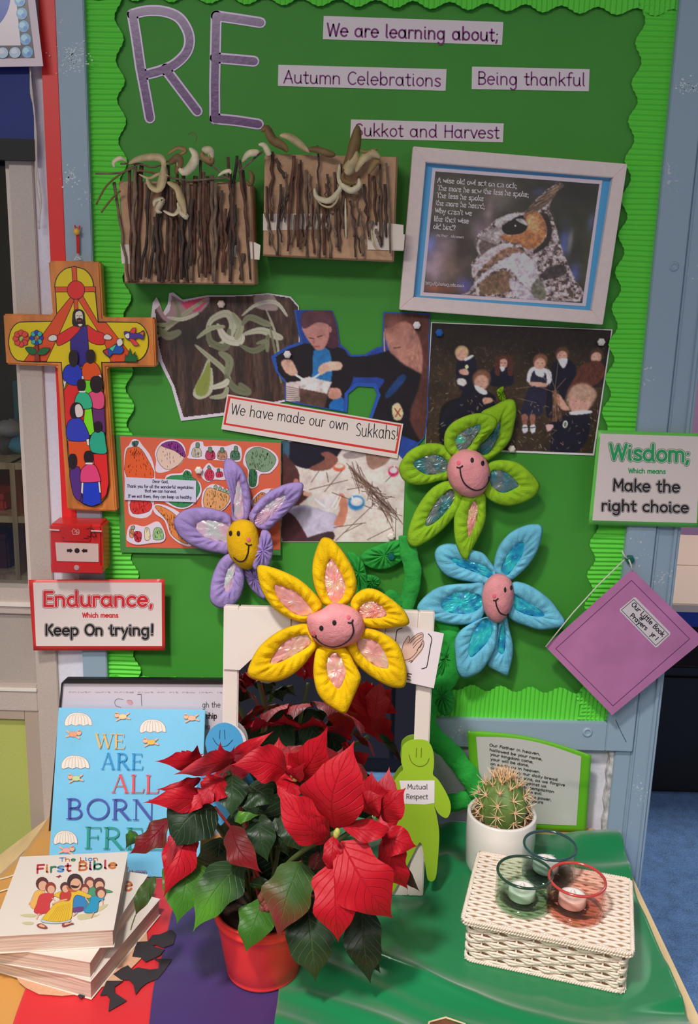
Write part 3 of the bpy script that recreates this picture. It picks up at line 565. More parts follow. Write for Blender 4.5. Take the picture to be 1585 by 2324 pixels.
# ---- laminated posters and value cards
def value_card(nm, lab, pl, outer, inner, oc, e, lines, cat='sign'):
    a = thing(nm, lab, cat, pl.at(*outer[3]))
    def dens(q):
        out = []
        for i in range(4):
            (x0, y0), (x1, y1) = q[i], q[(i + 1) % 4]
            for t in range(10): out.append((x0 + (x1 - x0) * t / 10, y0 + (y1 - y0) * t / 10))
        return out
    def gridsheet(name, q, c, k, th):
        g = G(); a0, b0, c0, d0 = q
        def f(u, v):
            x = (a0[0] * (1 - u) + b0[0] * u) * (1 - v) + (d0[0] * (1 - u) + c0[0] * u) * v; y = (a0[1] * (1 - u) + b0[1] * u) * (1 - v) + (d0[1] * (1 - u) + c0[1] * u) * v
            return pl.at(x, y, k)
        g.grid(f, 16, 10); o = mesh(name, g, mat('card_%d_%d_%d' % c, c, e, .35), a, smooth=True)
        if th: md = o.modifiers.new('t', 'SOLIDIFY'); md.thickness = th; md.offset = 0
        return o
    gridsheet('coloured_border', outer, oc, 0, .0008); gridsheet('white_paper', inner, (222, 208, 204), .0008, 0)
    A = Art(pl, e, .0011)
    for fn in lines: fn(A)
    A.out('lettering', a); return a
RED = (205, 36, 44)
be = lambda x, y: .004 + .010 * ((x - 220) / 155) ** 2 * (1 if x < 220 else .5) + .004 * ((y - 1395) / 80) ** 2
value_card('value_card', 'red bordered card reading Endurance, keep on trying, under the fire alarm', wallp(-.016, be), [(65, 1316), (374, 1314), (375, 1476), (76, 1476)], [(75, 1322), (367, 1322), (368, 1466), (82, 1466)], (206, 52, 48), EL,
 [lambda A: A.fat('Endurance,', (98, 1375), (350, 1375), 31, 6.8, RED, (150, 20, 28)), lambda A: A.text('Which means', (187, 1401), (269, 1401), 10, 2.2, RED), lambda A: A.fat('Keep On trying!', (103, 1441), (351, 1441), 23, 5, (24, 18, 20), (10, 10, 12), (190, 180, 180))])
bw = lambda x, y: .003 + .006 * ((x - 1460) / 120) ** 2
value_card('value_card', 'green bordered card reading Wisdom, make the right choice, on the right frame post', wallp(-.018, bw), [(1358, 976), (1594, 984), (1588, 1197), (1336, 1190)], [(1364, 984), (1592, 991), (1582, 1187), (1345, 1181)], (84, 158, 66), EU,
 [lambda A: A.fat('Wisdom;', (1384, 1042), (1569, 1048), 34, 7.4, (34, 130, 76), (24, 100, 56)), lambda A: A.text('Which means', (1427, 1073), (1512, 1075), 10, 2.1, (34, 130, 76)), lambda A: A.fat('Make the', (1392, 1113), (1546, 1117), 25, 5, (34, 28, 30), (14, 12, 14), (180, 170, 170)), lambda A: A.fat('right choice', (1366, 1158), (1566, 1163), 23, 5, (34, 28, 30), (14, 12, 14), (180, 170, 170))])
# handwritten strip
cs = CT(330, 640, .42271)
pl = wallp(-.004); hw = thing('handwritten_strip', 'white handwritten strip with red border reading We have made our own', 'sign', pl.at(520, 960))
q = cs((440, 603), (1386, 762), (1354, 947), (408, 790)); sheet('card', pl, q, (212, 198, 190), hw, EM, .0015)
A = Art(pl, EM, .0017)
A.poly(cs((446, 612), (1376, 768), (1350, 922), (420, 765)), (196, 44, 40)); A.poly(cs((457, 624), (1366, 776), (1341, 908), (432, 757)), (216, 202, 194))
A.text('We have made our own', cs((458, 708))[0], cs((1092, 797))[0], 24, 2.0, (28, 26, 30)); A.text('Sukkahs!', cs((1128, 826))[0], cs((1360, 846))[0], 29, 2.0, (28, 26, 30)); A.out('lettering', hw)
# pins
def pin(x, y, c, lab, Y=-.0035, r=.0058, e=EM):
    M = Matrix.Rotation(math.pi / 2, 3, 'X'); g = G().lathe([(.0001, .0072), (r * .55, .0070), (r * .9, .0058), (r, .003), (r * .9, 0)], P(x, y, Y), 6, M, cap0=True)
    mesh('push_pin', g, mat('pin_%d_%d_%d' % c, c, e, .35), None, label=lab, cat='pin')
# ---- photograph of kids' sticks outdoors
def photo(nm, lab, pts, cat='photograph', Y=-.001, e=EU, edge=(190, 185, 185)):
    pl = wallp(Y); a = thing(nm, lab, cat, pl.at(*pts[3])); sheet('photo_paper', pl, pts, edge, a, e, .0006); return pl, a
q = [(979, 731), (1391, 748), (1349, 1034), (965, 1019)]
pl, a = photo('photograph', 'photograph of schoolchildren gathering sticks outdoors, right side of the board', q)
ck = CT(960, 720, .27760)
R = Raster(979, 731, 1391, 1034, 1.7, (52, 40, 30), 3)
Q2 = [(981, 733), (1388, 750), (1346, 1029), (966, 1015)]
def unq(pts):     # picture px -> raster space (inverse of the quad warp)
    out = []; a_, b_, c_, d_ = Q2
    for x, y in pts:
        u = v = .5
        for _ in range(8):
            X = (a_[0] * (1 - u) + b_[0] * u) * (1 - v) + (d_[0] * (1 - u) + c_[0] * u) * v; Yq = (a_[1] * (1 - u) + b_[1] * u) * (1 - v) + (d_[1] * (1 - u) + c_[1] * u) * v
            u += (x - X) / 400; v += (y - Yq) / 285
        out.append((R.x0 + u * (R.x1 - R.x0), R.y0 + v * (R.y1 - R.y0)))
    return out
U = lambda *p: unq(ck(*p))
R.put(np.clip((850 - R.Y) / 90, 0, 1), (34, 26, 22)); R.mod(R.noise(60, 4), .45)
R.scatter(900, [(92, 84, 56), (110, 104, 78), (70, 60, 40), (130, 120, 96)], 1.2, None, 5, .55); R.put(np.clip((800 - R.Y) / 60, 0, .75), (32, 24, 22))
NAVY = (22, 20, 34); SK = (186, 140, 122)
def kid(head, hr, hair, body, skin=SK, hcol=None, bc=NAVY):
    (hx, hy), = U(head); R.poly(U(*body), bc, 1)
    R.disc(hx, hy - hr * .25, hr * 1.12, hr * 1.18, hair); R.disc(hx, hy + hr * .22, hr * .86, hr * .95, skin)
    for sx in (-.35, .35): R.disc(hx + hr * sx, hy + hr * .1, 1.3, .9, (60, 40, 40), .8)
    R.disc(hx, hy + hr * .7, 2.5, 1, (150, 80, 80), .7)
kid((318, 300), 14, (178, 150, 110), [(300, 340), (410, 310), (440, 400), (430, 560), (330, 600), (290, 560), (270, 420)])
R.poly(U((340, 340), (405, 308), (412, 325), (350, 358)), (205, 195, 205)); R.poly(U((300, 430), (365, 425), (370, 470), (310, 465)), SK); R.poly(U((290, 500), (350, 510), (355, 565), (285, 545)), (200, 185, 180))
R.disc(*U((360, 405))[0], 4, 5, (190, 200, 150))
kid((660, 370), 12, (80, 44, 34), [(600, 400), (720, 410), (745, 480), (720, 560), (560, 560), (550, 470)])
for q_ in [(615, 400), (720, 400)]: R.poly(U((q_[0] - 20, 330), (q_[0] + 12, 330), (q_[0] + 16, 470), (q_[0] - 26, 460)), (74, 40, 32))
R.poly(U((630, 405), (672, 415), (650, 445)), (205, 195, 205))
R.poly(U((150, 740), (290, 660), (300, 690), (190, 760), (190, 1020), (135, 1000)), (20, 18, 20)); 
kid((480, 520), 19, (112, 76, 56), [(340, 560), (420, 540), (520, 600), (600, 660), (560, 760), (420, 820), (200, 960), (150, 900), (180, 760), (300, 660)])
R.poly(U((425, 555), (520, 600), (515, 635), (450, 610)), (210, 200, 210)); R.poly(U((495, 660), (560, 660), (570, 690), (500, 710)), SK)
kid((1140, 310), 14, (84, 56, 44), [(1060, 400), (1110, 350), (1200, 345), (1250, 410), (1240, 520), (1180, 600), (1110, 800), (1010, 800), (1020, 540)])
R.poly(U((1110, 345), (1188, 340), (1150, 420)), (205, 200, 212))
kid((960, 370), 15, (112, 74, 56), [(870, 430), (930, 400), (1010, 420), (1050, 450), (1050, 530), (990, 560), (880, 540), (850, 510)], bc=(208, 200, 205))
R.poly(U((905, 440), (1005, 460), (1010, 570), (1000, 700), (960, 800), (830, 800), (805, 760), (870, 560)), (34, 32, 50)); R.poly(U((925, 420), (990, 440), (985, 490), (925, 470)), (208, 200, 205))
R.poly(U((880, 530), (1010, 540), (1000, 570), (885, 560)), SK)
for x in (830, 895): R.poly(U((x - 20, 800), (x + 25, 800), (x + 18, 890), (x - 8, 890)), (130, 84, 70)); R.poly(U((x - 15, 890), (x + 22, 880), (x + 25, 935), (x - 8, 945)), (195, 195, 205)); R.line(U((x - 15, 905), (x + 22, 900)), 2.2, (30, 26, 34))
kid((1420, 320), 14, (66, 44, 36), [(1360, 360), (1470, 350), (1500, 460), (1480, 560), (1330, 560), (1300, 440)], bc=(40, 28, 30))
R.poly(U((1290, 400), (1400, 355), (1470, 380), (1490, 470), (1400, 560), (1230, 590), (1180, 600), (1250, 480)), (84, 46, 36)); R.mod(R.noise(8, 2, .4), .25, R.mask(U((1290, 400), (1400, 355), (1490, 470), (1230, 590)), 1))
kid((1290, 680), 29, (168, 132, 112), [(1220, 780), (1350, 790), (1360, 960), (1250, 1110), (1050, 1110), (1060, 930), (1000, 900), (1130, 820)], skin=(192, 142, 128))
R.disc(*U((1320, 620))[0], 30, 19, (170, 136, 116), 1, 15); R.poly(U((1200, 780), (1230, 770), (1365, 760), (1370, 785), (1220, 798)), (208, 205, 220)); R.poly(U((1065, 640), (1115, 630), (1180, 720), (1200, 760), (1130, 750)), SK); R.poly(U((1010, 880), (1065, 880), (1060, 910), (1020, 935)), (200, 150, 150))
R.disc(*U((1165, 875))[0], 6, 9, (200, 205, 190)); R.disc(*U((1165, 875))[0], 3.5, 6, (90, 110, 90))
for _ in range(26):
    x = 1090 + R.r.randn() * 22; R.line(U((x, 850), (1085 + R.r.randn() * 14, 600)), 1.1, (120, 84, 60), .7)
for p_ in [((980, 480), (1040, 560)), ((960, 570), (1090, 620)), ((1110, 360), (1080, 600)), ((1010, 400), (1090, 600)), ((760, 585), (900, 565)), ((770, 660), (930, 700)), ((1170, 500), (1080, 600))]: R.line(U(*p_), 1.3, (140, 110, 84), .8)
R.scatter(260, [(165, 155, 130), (140, 130, 96), (190, 180, 165), (150, 110, 70)], 1.5, (981, 900, 1391, 1034), 7, .6); 
R.mod(R.noise(6, 3), .16); R.out('print', pl, a, .0009, quad=Q2, e=EU)
pin(997, 755, (30, 84, 150), 'blue push pin in the outdoor photograph'); pin(1364, 776, (190, 184, 176), 'white push pin top right of the outdoor photograph'); pin(1161, 1018, (196, 190, 178), 'white push pin at the bottom of the outdoor photograph')
# ---- leaf-roofed model photograph (cut out)
cp = CT(330, 640, .42271)
oc = cp((30, 190), (40, 110), (60, 80), (75, 110), (95, 165), (120, 120), (128, 60), (150, 55), (200, 95), (330, 72), (520, 72), (660, 60), (780, 78), (825, 130), (830, 330), (800, 500), (760, 640), (430, 716), (192, 746), (140, 560), (60, 400), (20, 300))
pl = wallp(-.0015); a = thing('photograph', 'cut-out photograph of a stick hut roofed with long pale leaves', 'photograph', P(420, 955, -.0015)); sheet('photo_paper', pl, oc, (200, 190, 200), a, EM, .0006)
ic = cp((60, 250), (50, 150), (75, 120), (105, 180), (130, 150), (140, 70), (205, 105), (330, 78), (520, 75), (660, 66), (775, 84), (820, 135), (825, 330), (795, 500), (755, 632), (430, 702), (205, 728), (155, 560), (90, 420), (70, 330))
R = Raster(345, 660, 690, 955, 1.7, (62, 44, 38), 5); R.mod(R.noise(30, 3, .18), .5); 
for i in range(13):
    x = 170 + i * 45; R.poly(cp((x, 300 + 10 * (i % 3)), (x + 34, 300), (x + 44 + i * 2, 760), (x + 12 + i * 2, 760)), ((84, 62, 54), (48, 36, 34), (70, 46, 40))[i % 3], 1, .75, sm=False)
R.mod(R.noise(16, 3, .15), .35); R.blob(430, 760, 60, 40, (34, 28, 28), .8); R.poly(cp((60, 80), (330, 70), (300, 160), (120, 220)), (150, 120, 124), 1); R.poly(cp((200, 100), (330, 80), (290, 150), (230, 150)), (190, 52, 92), 1); R.poly(cp((590, 70), (680, 62), (710, 150), (600, 140)), (150, 130, 126))
LC = [(150, 150, 122), (122, 124, 96), (172, 170, 146), (104, 106, 80), (186, 182, 162)]
def lf(p, wd, c): # ribbon leaf
    q_ = crom(cp(*p), False, 5); m = len(q_)
    for i in range(m - 1): R.line([q_[i], q_[i + 1]], wd * 1.12 * math.sin(math.pi * (i + .7) / (m + .4)) ** .6 + 1, c, .92)
    R.line(q_, 1.0, tuple(v * .7 for v in c), .6)
for k, (p, wd) in enumerate([([(60, 300), (140, 230), (240, 150), (330, 90)], 8), ([(40, 220), (110, 230), (180, 180), (150, 80)], 9), ([(330, 260), (360, 200), (440, 170), (470, 240), (420, 330), (350, 340)], 15), ([(340, 240), (350, 320), (430, 350), (450, 260)], 14), ([(390, 230), (430, 300), (500, 320), (520, 290)], 17), ([(470, 170), (510, 240), (490, 300)], 14), ([(520, 230), (560, 190), (640, 220), (670, 230)], 13), ([(530, 280), (620, 260), (700, 290), (730, 300)], 14), ([(510, 340), (580, 370), (640, 340), (660, 290)], 12), ([(520, 180), (600, 120), (700, 110), (760, 180)], 7), ([(270, 340), (340, 400), (420, 470), (460, 540)], 10), ([(400, 380), (450, 420), (440, 500)], 16), ([(340, 420), (320, 500), (280, 600), (340, 580), (350, 470)], 17), ([(430, 500), (480, 570), (550, 590), (510, 550)], 15), ([(350, 570), (420, 550), (440, 530)], 12), ([(350, 620), (420, 610), (440, 570)], 10), ([(670, 240), (690, 340), (730, 540)], 4), ([(650, 150), (700, 280), (720, 420)], 4), ([(70, 250), (120, 290), (180, 270)], 16), ([(120, 190), (200, 200), (280, 170)], 7), ([(280, 300), (350, 250), (420, 240)], 9), ([(600, 330), (650, 320), (655, 370)], 8)]): lf(p, wd, LC[k % 5])
R.poly(cp((270, 560), (310, 490), (340, 430), (350, 500), (330, 600), (280, 608)), (122, 132, 52), 1, .9)
R.out('print', pl, a, .0009, clip=ic, e=EM)
pin(503, 690, (200, 180, 170), 'white and red push pin in the leaf-roofed hut photograph')
# ---- two girls gluing sticks (cut out on blue)
oc = cp((800, 150), (1005, 152), (1030, 220), (1045, 330), (1090, 370), (1105, 392), (1180, 388), (1245, 350), (1272, 345), (1278, 160), (1530, 168), (1518, 720), (1500, 835), (1390, 960), (1200, 735), (1245, 600), (1225, 565), (1140, 560), (1090, 600), (1085, 700), (820, 655), (750, 640), (750, 540), (700, 480), (675, 400), (760, 345), (835, 320), (825, 290), (808, 200))
pl = wallp(-.0022); a = thing('photograph', 'cut-out photograph of two girls in navy glueing sticks onto a box', 'photograph', P(850, 1010, -.0022)); sheet('photo_paper', pl, oc, (36, 76, 160), a, EM, .0006)
R = Raster(600, 695, 985, 1050, 1.7, (36, 62, 140), 8)
DK = (24, 18, 24)
R.poly(cp((700, 380), (860, 330), (1040, 350), (1090, 400), (1115, 520), (1060, 640), (1060, 710), (900, 700), (760, 540), (700, 460)), DK); R.poly(cp((912, 360), (990, 370), (995, 540), (905, 560), (900, 440)), (38, 110, 170)); R.poly(cp((1000, 640), (1060, 620), (1062, 705), (990, 690)), (28, 100, 170))
R.poly(cp((850, 160), (1000, 150), (1030, 240), (1040, 340), (980, 350), (930, 260), (850, 260)), (74, 40, 52)); R.poly(cp((848, 230), (930, 200), (985, 230), (985, 300), (960, 355), (920, 365), (880, 320), (850, 270)), (182, 124, 116)); R.poly(cp((845, 175), (900, 155), (975, 165), (1000, 230), (930, 215), (850, 250)), (88, 50, 62))
R.line(cp((880, 300), (905, 305)), 2, (50, 30, 34)); R.line(cp((925, 295), (950, 288)), 2, (50, 30, 34)); R.line(cp((905, 348), (935, 345)), 2.4, (160, 70, 74)); R.disc(*cp((905, 322))[0], 3, 4, (165, 105, 98)); R.disc(*cp((992, 255))[0], 4, 7, (170, 110, 104))
R.poly(cp((730, 430), (780, 415), (820, 490), (790, 505), (750, 480)), (206, 160, 140)); R.line(cp((810, 500), (850, 525)), 5, (222, 214, 214)); R.line(cp((905, 515), (950, 485)), 4, (222, 214, 214))
R.poly(cp((1080, 400), (1180, 400), (1300, 370), (1340, 360), (1400, 440), (1530, 500), (1530, 840), (1390, 830), (1210, 730), (1240, 600), (1280, 520), (1120, 510), (1060, 460)), (26, 20, 26)); R.poly(cp((1290, 600), (1370, 500), (1400, 520), (1310, 620)), (30, 60, 110))
R.poly(cp((1290, 170), (1530, 170), (1530, 480), (1420, 460), (1340, 400), (1300, 340)), (172, 118, 104), 3); R.poly(cp((1290, 165), (1530, 165), (1530, 840), (1420, 740), (1470, 560), (1490, 420), (1470, 300), (1400, 210), (1290, 250)), (84, 48, 42), 3); R.mod(R.noise(9, 3, .35), .18, R.mask(cp((1420, 165), (1530, 165), (1530, 840), (1420, 740)), 3))
R.line(cp((1275, 180), (1285, 370)), 3, (200, 150, 100)); R.line(cp((1335, 355), (1370, 350)), 2, (80, 44, 40)); R.blob(*cp((1330, 230))[0], 22, 20, (140, 86, 78), .7)
R.poly(cp((930, 460), (975, 430), (1050, 430), (1050, 470), (980, 480), (940, 500)), (216, 172, 152)); R.poly(cp((990, 570), (1045, 575), (1050, 620), (1000, 630), (975, 600)), (188, 134, 118))
R.poly(cp((752, 540), (850, 530), (830, 640), (752, 650)), (196, 180, 176), sm=False); R.poly(cp((825, 560), (1000, 530), (960, 690), (830, 650)), (84, 58, 50), sm=False); R.poly(cp((835, 520), (880, 508), (1002, 538), (975, 600), (830, 570)), (204, 190, 188), 1, sm=False); R.mod(R.noise(10, 3), .3, R.mask(cp((825, 560), (1000, 530), (960, 690), (830, 650)), 1))
for i in range(9): R.line(cp((755, 560 + i * 12), (825, 575 + i * 9)), 2, (110, 88, 80), .8)
R.poly(cp((1325, 670), (1360, 650), (1385, 700), (1370, 740), (1335, 735)), (206, 190, 150)); R.line(cp((1340, 680), (1370, 720)), 3, (170, 70, 50)); R.line(cp((1370, 680), (1345, 722)), 3, (170, 70, 50))
R.mod(R.noise(26, 3), .16); R.mod(R.noise(5, 2), .08); R.out('print', pl, a, .0009, clip=[(x, y) for x, y in cp((810, 152), (1003, 154), (1028, 222), (1042, 332), (1080, 372), (1105, 400), (1180, 395), (1247, 356), (1276, 348), (1284, 166), (1528, 172), (1515, 720), (1498, 832), (1390, 950), (1215, 735), (1262, 605), (1240, 545), (1130, 540), (1072, 600), (1068, 695), (820, 650), (752, 640), (755, 530), (712, 480), (698, 400), (765, 358), (845, 330), (835, 290), (815, 200))], e=EM)
pin(653, 804, (206, 200, 200), 'white and blue push pin in the glueing girls photograph, left', Y=-.0045); pin(946, 738, (206, 200, 200), 'white and blue push pin in the glueing girls photograph, upper right', Y=-.0045)
# ---- children at table with sticks
cv = CT(260, 960, .44164)
q = cv((850, 90), (1500, 80), (1482, 612), (856, 612)); pl, a = photo('photograph', 'photograph of children glueing sticks at a white table, beside the vegetable poster', q, Y=-.0008, e=EM)
R = Raster(635, 995, 922, 1231, 1.7, (206, 192, 186), 11)
R.poly(cv((850, 90), (1150, 90), (1130, 180), (1010, 230), (900, 200), (850, 170)), (26, 22, 36)); R.poly(cv((850, 60), (895, 90), (890, 180), (850, 180)), (60, 90, 110)); R.poly(cv((1300, 100), (1400, 90), (1420, 180), (1340, 235), (1300, 200)), (150, 112, 98), 1); R.poly(cv((1180, 150), (1300, 120), (1300, 160), (1200, 180)), (110, 92, 96), 1, .6)
R.poly(cv((1000, 225), (1080, 180), (1060, 150), (1100, 140), (1150, 180), (1110, 230), (1040, 240)), (124, 76, 66)); R.disc(*cv((1155, 224))[0], 14, 9, (206, 96, 64)); R.disc(*cv((1155, 216))[0], 10, 5, (226, 190, 180)); R.disc(*cv((1440, 247))[0], 12, 12, (196, 44, 92)); R.disc(*cv((1440, 240))[0], 9, 7, (224, 196, 204)); R.line(cv((1440, 240), (1445, 215)), 3, (230, 225, 225))
R.poly(cv((856, 180), (900, 180), (945, 250), (950, 330), (1000, 370), (930, 440), (870, 600), (856, 612)), (78, 44, 44)); R.mod(R.noise(8, 2, .4), .2, R.mask(cv((856, 180), (945, 250), (856, 600)), 2)); R.disc(*cv((930, 300))[0], 6, 9, (186, 116, 104))
R.poly(cv((870, 460), (960, 420), (1080, 450), (1150, 480), (1140, 550), (1050, 600), (860, 612)), (176, 168, 190)); R.poly(cv((860, 470), (920, 480), (1000, 612), (1000, 620), (860, 620)), (70, 36, 44)); R.poly(cv((1000, 590), (1120, 560), (1120, 612), (980, 612)), (64, 44, 50))
R.poly(cv((1150, 370), (1180, 365), (1205, 430), (1180, 530), (1130, 520), (1160, 450)), (190, 122, 100)); R.poly(cv((970, 350), (1010, 355), (1010, 375), (970, 370)), (210, 160, 140)); R.poly(cv((1010, 380), (1150, 375), (1120, 450), (1060, 440)), (196, 186, 190), sm=False); R.line(cv((1030, 390), (1080, 430)), 5, (226, 220, 224)); R.line(cv((1155, 370), (1120, 430)), 4, (230, 226, 228)); R.line(cv((1165, 380), (1140, 440)), 3, (230, 226, 228))
for _ in range(70):
    t = R.r.rand(); cx, cy = 1240 + 200 * t, 250 + 230 * t; an = math.radians(50 + R.r.randn() * 22); l = 50 + 30 * R.r.rand(); cx += R.r.randn() * 16; cy += R.r.randn() * 12
    R.line(cv((cx - l * math.cos(an), cy - l * math.sin(an)), (cx + l * math.cos(an), cy + l * math.sin(an))), 1.5, ((96, 70, 60), (64, 46, 42), (124, 96, 84))[R.r.randint(3)], .85)
for p in [((1170, 240), (1080, 350)), ((1000, 340), (1200, 290)), ((1120, 355), (1330, 440)), ((1140, 610), (1340, 420)), ((1310, 605), (1440, 540)), ((1010, 300), (1050, 240)), ((1090, 250), (1100, 300)), ((1380, 430), (1450, 560)), ((1130, 540), (1300, 515)), ((1180, 570), (1280, 520)), ((1400, 300), (1440, 260)), ((1460, 440), (1460, 600)), ((1200, 340), (1330, 320))]: R.line(cv(*p), 1.8, (90, 66, 58), .9)
R.disc(*cv((1248, 410))[0], 19, 17, (46, 120, 176)); R.disc(*cv((1250, 404))[0], 14, 10, (206, 204, 214)); R.line(cv((1225, 380), (1240, 410)), 4, (226, 222, 226))
R.mod(R.noise(22, 3), .13); R.mod(R.noise(5, 2), .06); R.out('print', pl, a, .0009, quad=cv((852, 92), (1498, 84), (1480, 609), (858, 609)), e=EM)
pin(888, 1216, (206, 198, 190), 'white push pin in the lower corner of the glueing table photograph')
# ---- vegetable poster
vp = thing('poster', 'orange laminated poster of cut-out vegetable drawings with a thank you prayer', 'poster', P(300, 1250, 0)); pl = wallp(-.0085)
cz = CT(260, 980, .25237)
sheet('laminate_border', pl, cz((10, 25), (1500, 75), (1495, 1110), (55, 1085)), (70, 128, 66), vp, EM, .0006, rough=.3)
sheet('orange_paper', pl, cz((50, 40), (1495, 100), (1490, 1060), (105, 1038)), (198, 92, 66), vp, EM, .0004, .0007, rough=.4)
A = Art(pl, EM, .0012); LP = (206, 192, 206); BK = (40, 30, 36)
def cut(sh, *items):
    A.smooth(cz(*sh), LP)
    for it in items:
        pts, c = it[0], it[1]; q_ = crom(cz(*pts), True, 3); A.poly(q_, c)
        if len(it) > 2:
            xs = [p[0] for p in q_]; ys = [p[1] for p in q_]; cx = sum(xs) / len(xs); cy = sum(ys) / len(ys)
            for _ in range(it[2]):
                t = rnd.random() ** .5; b_ = q_[rnd.randrange(len(q_))]; x = cx + (b_[0] - cx) * .8 * t; y = cy + (b_[1] - cy) * .8 * t; l = 3 + 4 * rnd.random()
                A.stroke([(x, y - l * .5), (x + rnd.uniform(-1, 1.5), y + l * .5)], .8, tuple(max(0, min(255, v + rnd.choice((-16, 14)))) for v in c), False, True)
        A.stroke(q_ + [q_[0]], .9, BK)
cut([(90, 180), (130, 120), (170, 65), (220, 80), (250, 120), (330, 230), (365, 410), (330, 740), (150, 758), (120, 620), (90, 400)], ([(105, 180), (150, 140), (220, 140), (290, 230), (355, 410), (110, 405)], (206, 84, 36), 60), ([(150, 620), (325, 630), (310, 715), (165, 735)], (196, 44, 44), 30), ([(160, 90), (215, 85), (200, 130), (165, 125)], (60, 96, 84), 8))
cut([(365, 180), (420, 95), (520, 70), (610, 105), (640, 190), (600, 280), (500, 345), (420, 368), (370, 350), (375, 260)], ([(380, 190), (430, 110), (520, 85), (600, 120), (630, 220), (560, 310), (470, 340), (400, 280)], (206, 176, 160), 20), ([(420, 125), (480, 90), (560, 90), (620, 150), (632, 230), (540, 170)], (120, 44, 120), 30))
cut([(668, 200), (700, 100), (790, 88), (810, 130), (900, 125), (1000, 130), (1080, 110), (1140, 150), (1135, 260), (1050, 265), (860, 250), (670, 240)], *[([(x - 32, y), (x + 30, y), (x + 40, y + 70), (x - 40, y + 70)], c, 12) for x, y, c in ((740, 150, (180, 170, 150)), (862, 172, (170, 50, 84)), (970, 172, (170, 120, 96)), (1085, 175, (70, 110, 84)))], *[([(x - 14, y), (x + 14, y), (x + 14, y + 40), (x - 14, y + 40)], (88, 124, 96)) for x, y in ((748, 100), (860, 140), (968, 145), (1092, 132))])
cut([(1165, 220), (1200, 150), (1290, 130), (1400, 160), (1465, 220), (1470, 290), (1400, 370), (1310, 385), (1290, 480), (1230, 510), (1195, 470), (1200, 350), (1160, 290)], ([(1180, 220), (1240, 150), (1310, 140), (1400, 180), (1455, 250), (1400, 345), (1330, 360), (1280, 340), (1210, 340)], (112, 138, 108), 70), ([(1215, 345), (1280, 360), (1270, 485), (1215, 480)], (46, 100, 66), 20))
cut([(780, 400), (800, 330), (850, 280), (900, 320), (960, 325), (1010, 360), (1000, 430), (900, 430), (840, 450)], ([(810, 380), (850, 330), (895, 370), (885, 430), (830, 435)], (190, 46, 76), 16), ([(915, 365), (965, 360), (975, 400), (920, 408)], (190, 44, 76), 6), ([(835, 325), (850, 300), (870, 335)], (96, 130, 100)), ([(925, 335), (945, 330), (945, 360), (925, 360)], (80, 110, 90)))
cut([(455, 420), (500, 380), (600, 370), (640, 335), (690, 350), (700, 410), (770, 460), (780, 560), (700, 660), (600, 695), (500, 660), (440, 600)], ([(470, 415), (600, 390), (680, 400), (750, 450), (765, 540), (690, 650), (600, 680), (500, 640), (450, 560)], (44, 128, 76), 80), ([(615, 400), (640, 350), (680, 365), (690, 410)], (40, 120, 66), 10))
cut([(790, 560), (840, 490), (900, 470), (980, 500), (1050, 540), (1060, 600), (960, 715), (800, 700)], ([(830, 510), (940, 530), (1040, 580), (960, 705), (805, 670)], (206, 150, 96), 60), *[([(x - 18, y), (x, y - 24), (x + 18, y), (x, y + 16)], (130, 160, 120)) for x, y in ((910, 500), (950, 515), (990, 530), (1025, 545))])
cut([(1230, 620), (1300, 540), (1380, 510), (1450, 520), (1440, 570), (1360, 640), (1260, 690)], ([(1250, 620), (1320, 545), (1370, 575), (1300, 650)], (190, 120, 72), 20), ([(1385, 560), (1410, 515), (1445, 530), (1430, 560)], (196, 130, 76)))
cut([(345, 680), (380, 650), (480, 670), (600, 740), (660, 860), (700, 1020), (600, 1010), (500, 930), (450, 800), (370, 740)], ([(365, 680), (420, 670), (540, 740), (620, 850), (670, 1000), (600, 990), (510, 920), (470, 800)], (206, 120, 60), 70))
cut([(108, 940), (130, 850), (190, 835), (270, 850), (380, 805), (430, 850), (460, 940), (430, 990), (340, 1000), (200, 1015), (120, 985)], ([(138, 880), (170, 880), (170, 950), (138, 945)], (200, 130, 90), 8), ([(180, 900), (240, 905), (235, 985), (185, 980)], (180, 40, 56), 16), ([(275, 870), (310, 870), (320, 960), (275, 970)], (220, 206, 170), 4), ([(360, 870), (420, 870), (440, 960), (350, 965)], (140, 176, 120), 20), ([(150, 850), (180, 845), (180, 875), (152, 875)], (130, 140, 110)))
A.out('vegetable_drawings', vp, .6)
sheet('prayer_slip', pl, cz((92, 407), (735, 440), (733, 635), (90, 612)), (196, 194, 214), vp, EM, .0005, .0045)
A = Art(pl, EM, .0052)
for t, x0, y0, x1, y1 in (('Dear God,', 342, 458, 487, 462), ('Thank you for all the wonderful vegetables', 112, 500, 712, 514), ('that we can harvest.', 272, 543, 560, 550), ('If we eat them, they can keep us healthy.', 122, 590, 700, 602)): A.text(t, cz((x0, y0))[0], cz((x1, y1))[0], 6.6, 1.15, (60, 54, 84))
A.out('lettering', vp); pin(452, 1066, (206, 200, 190), 'white push pin in the vegetable poster', Y=-.0115)
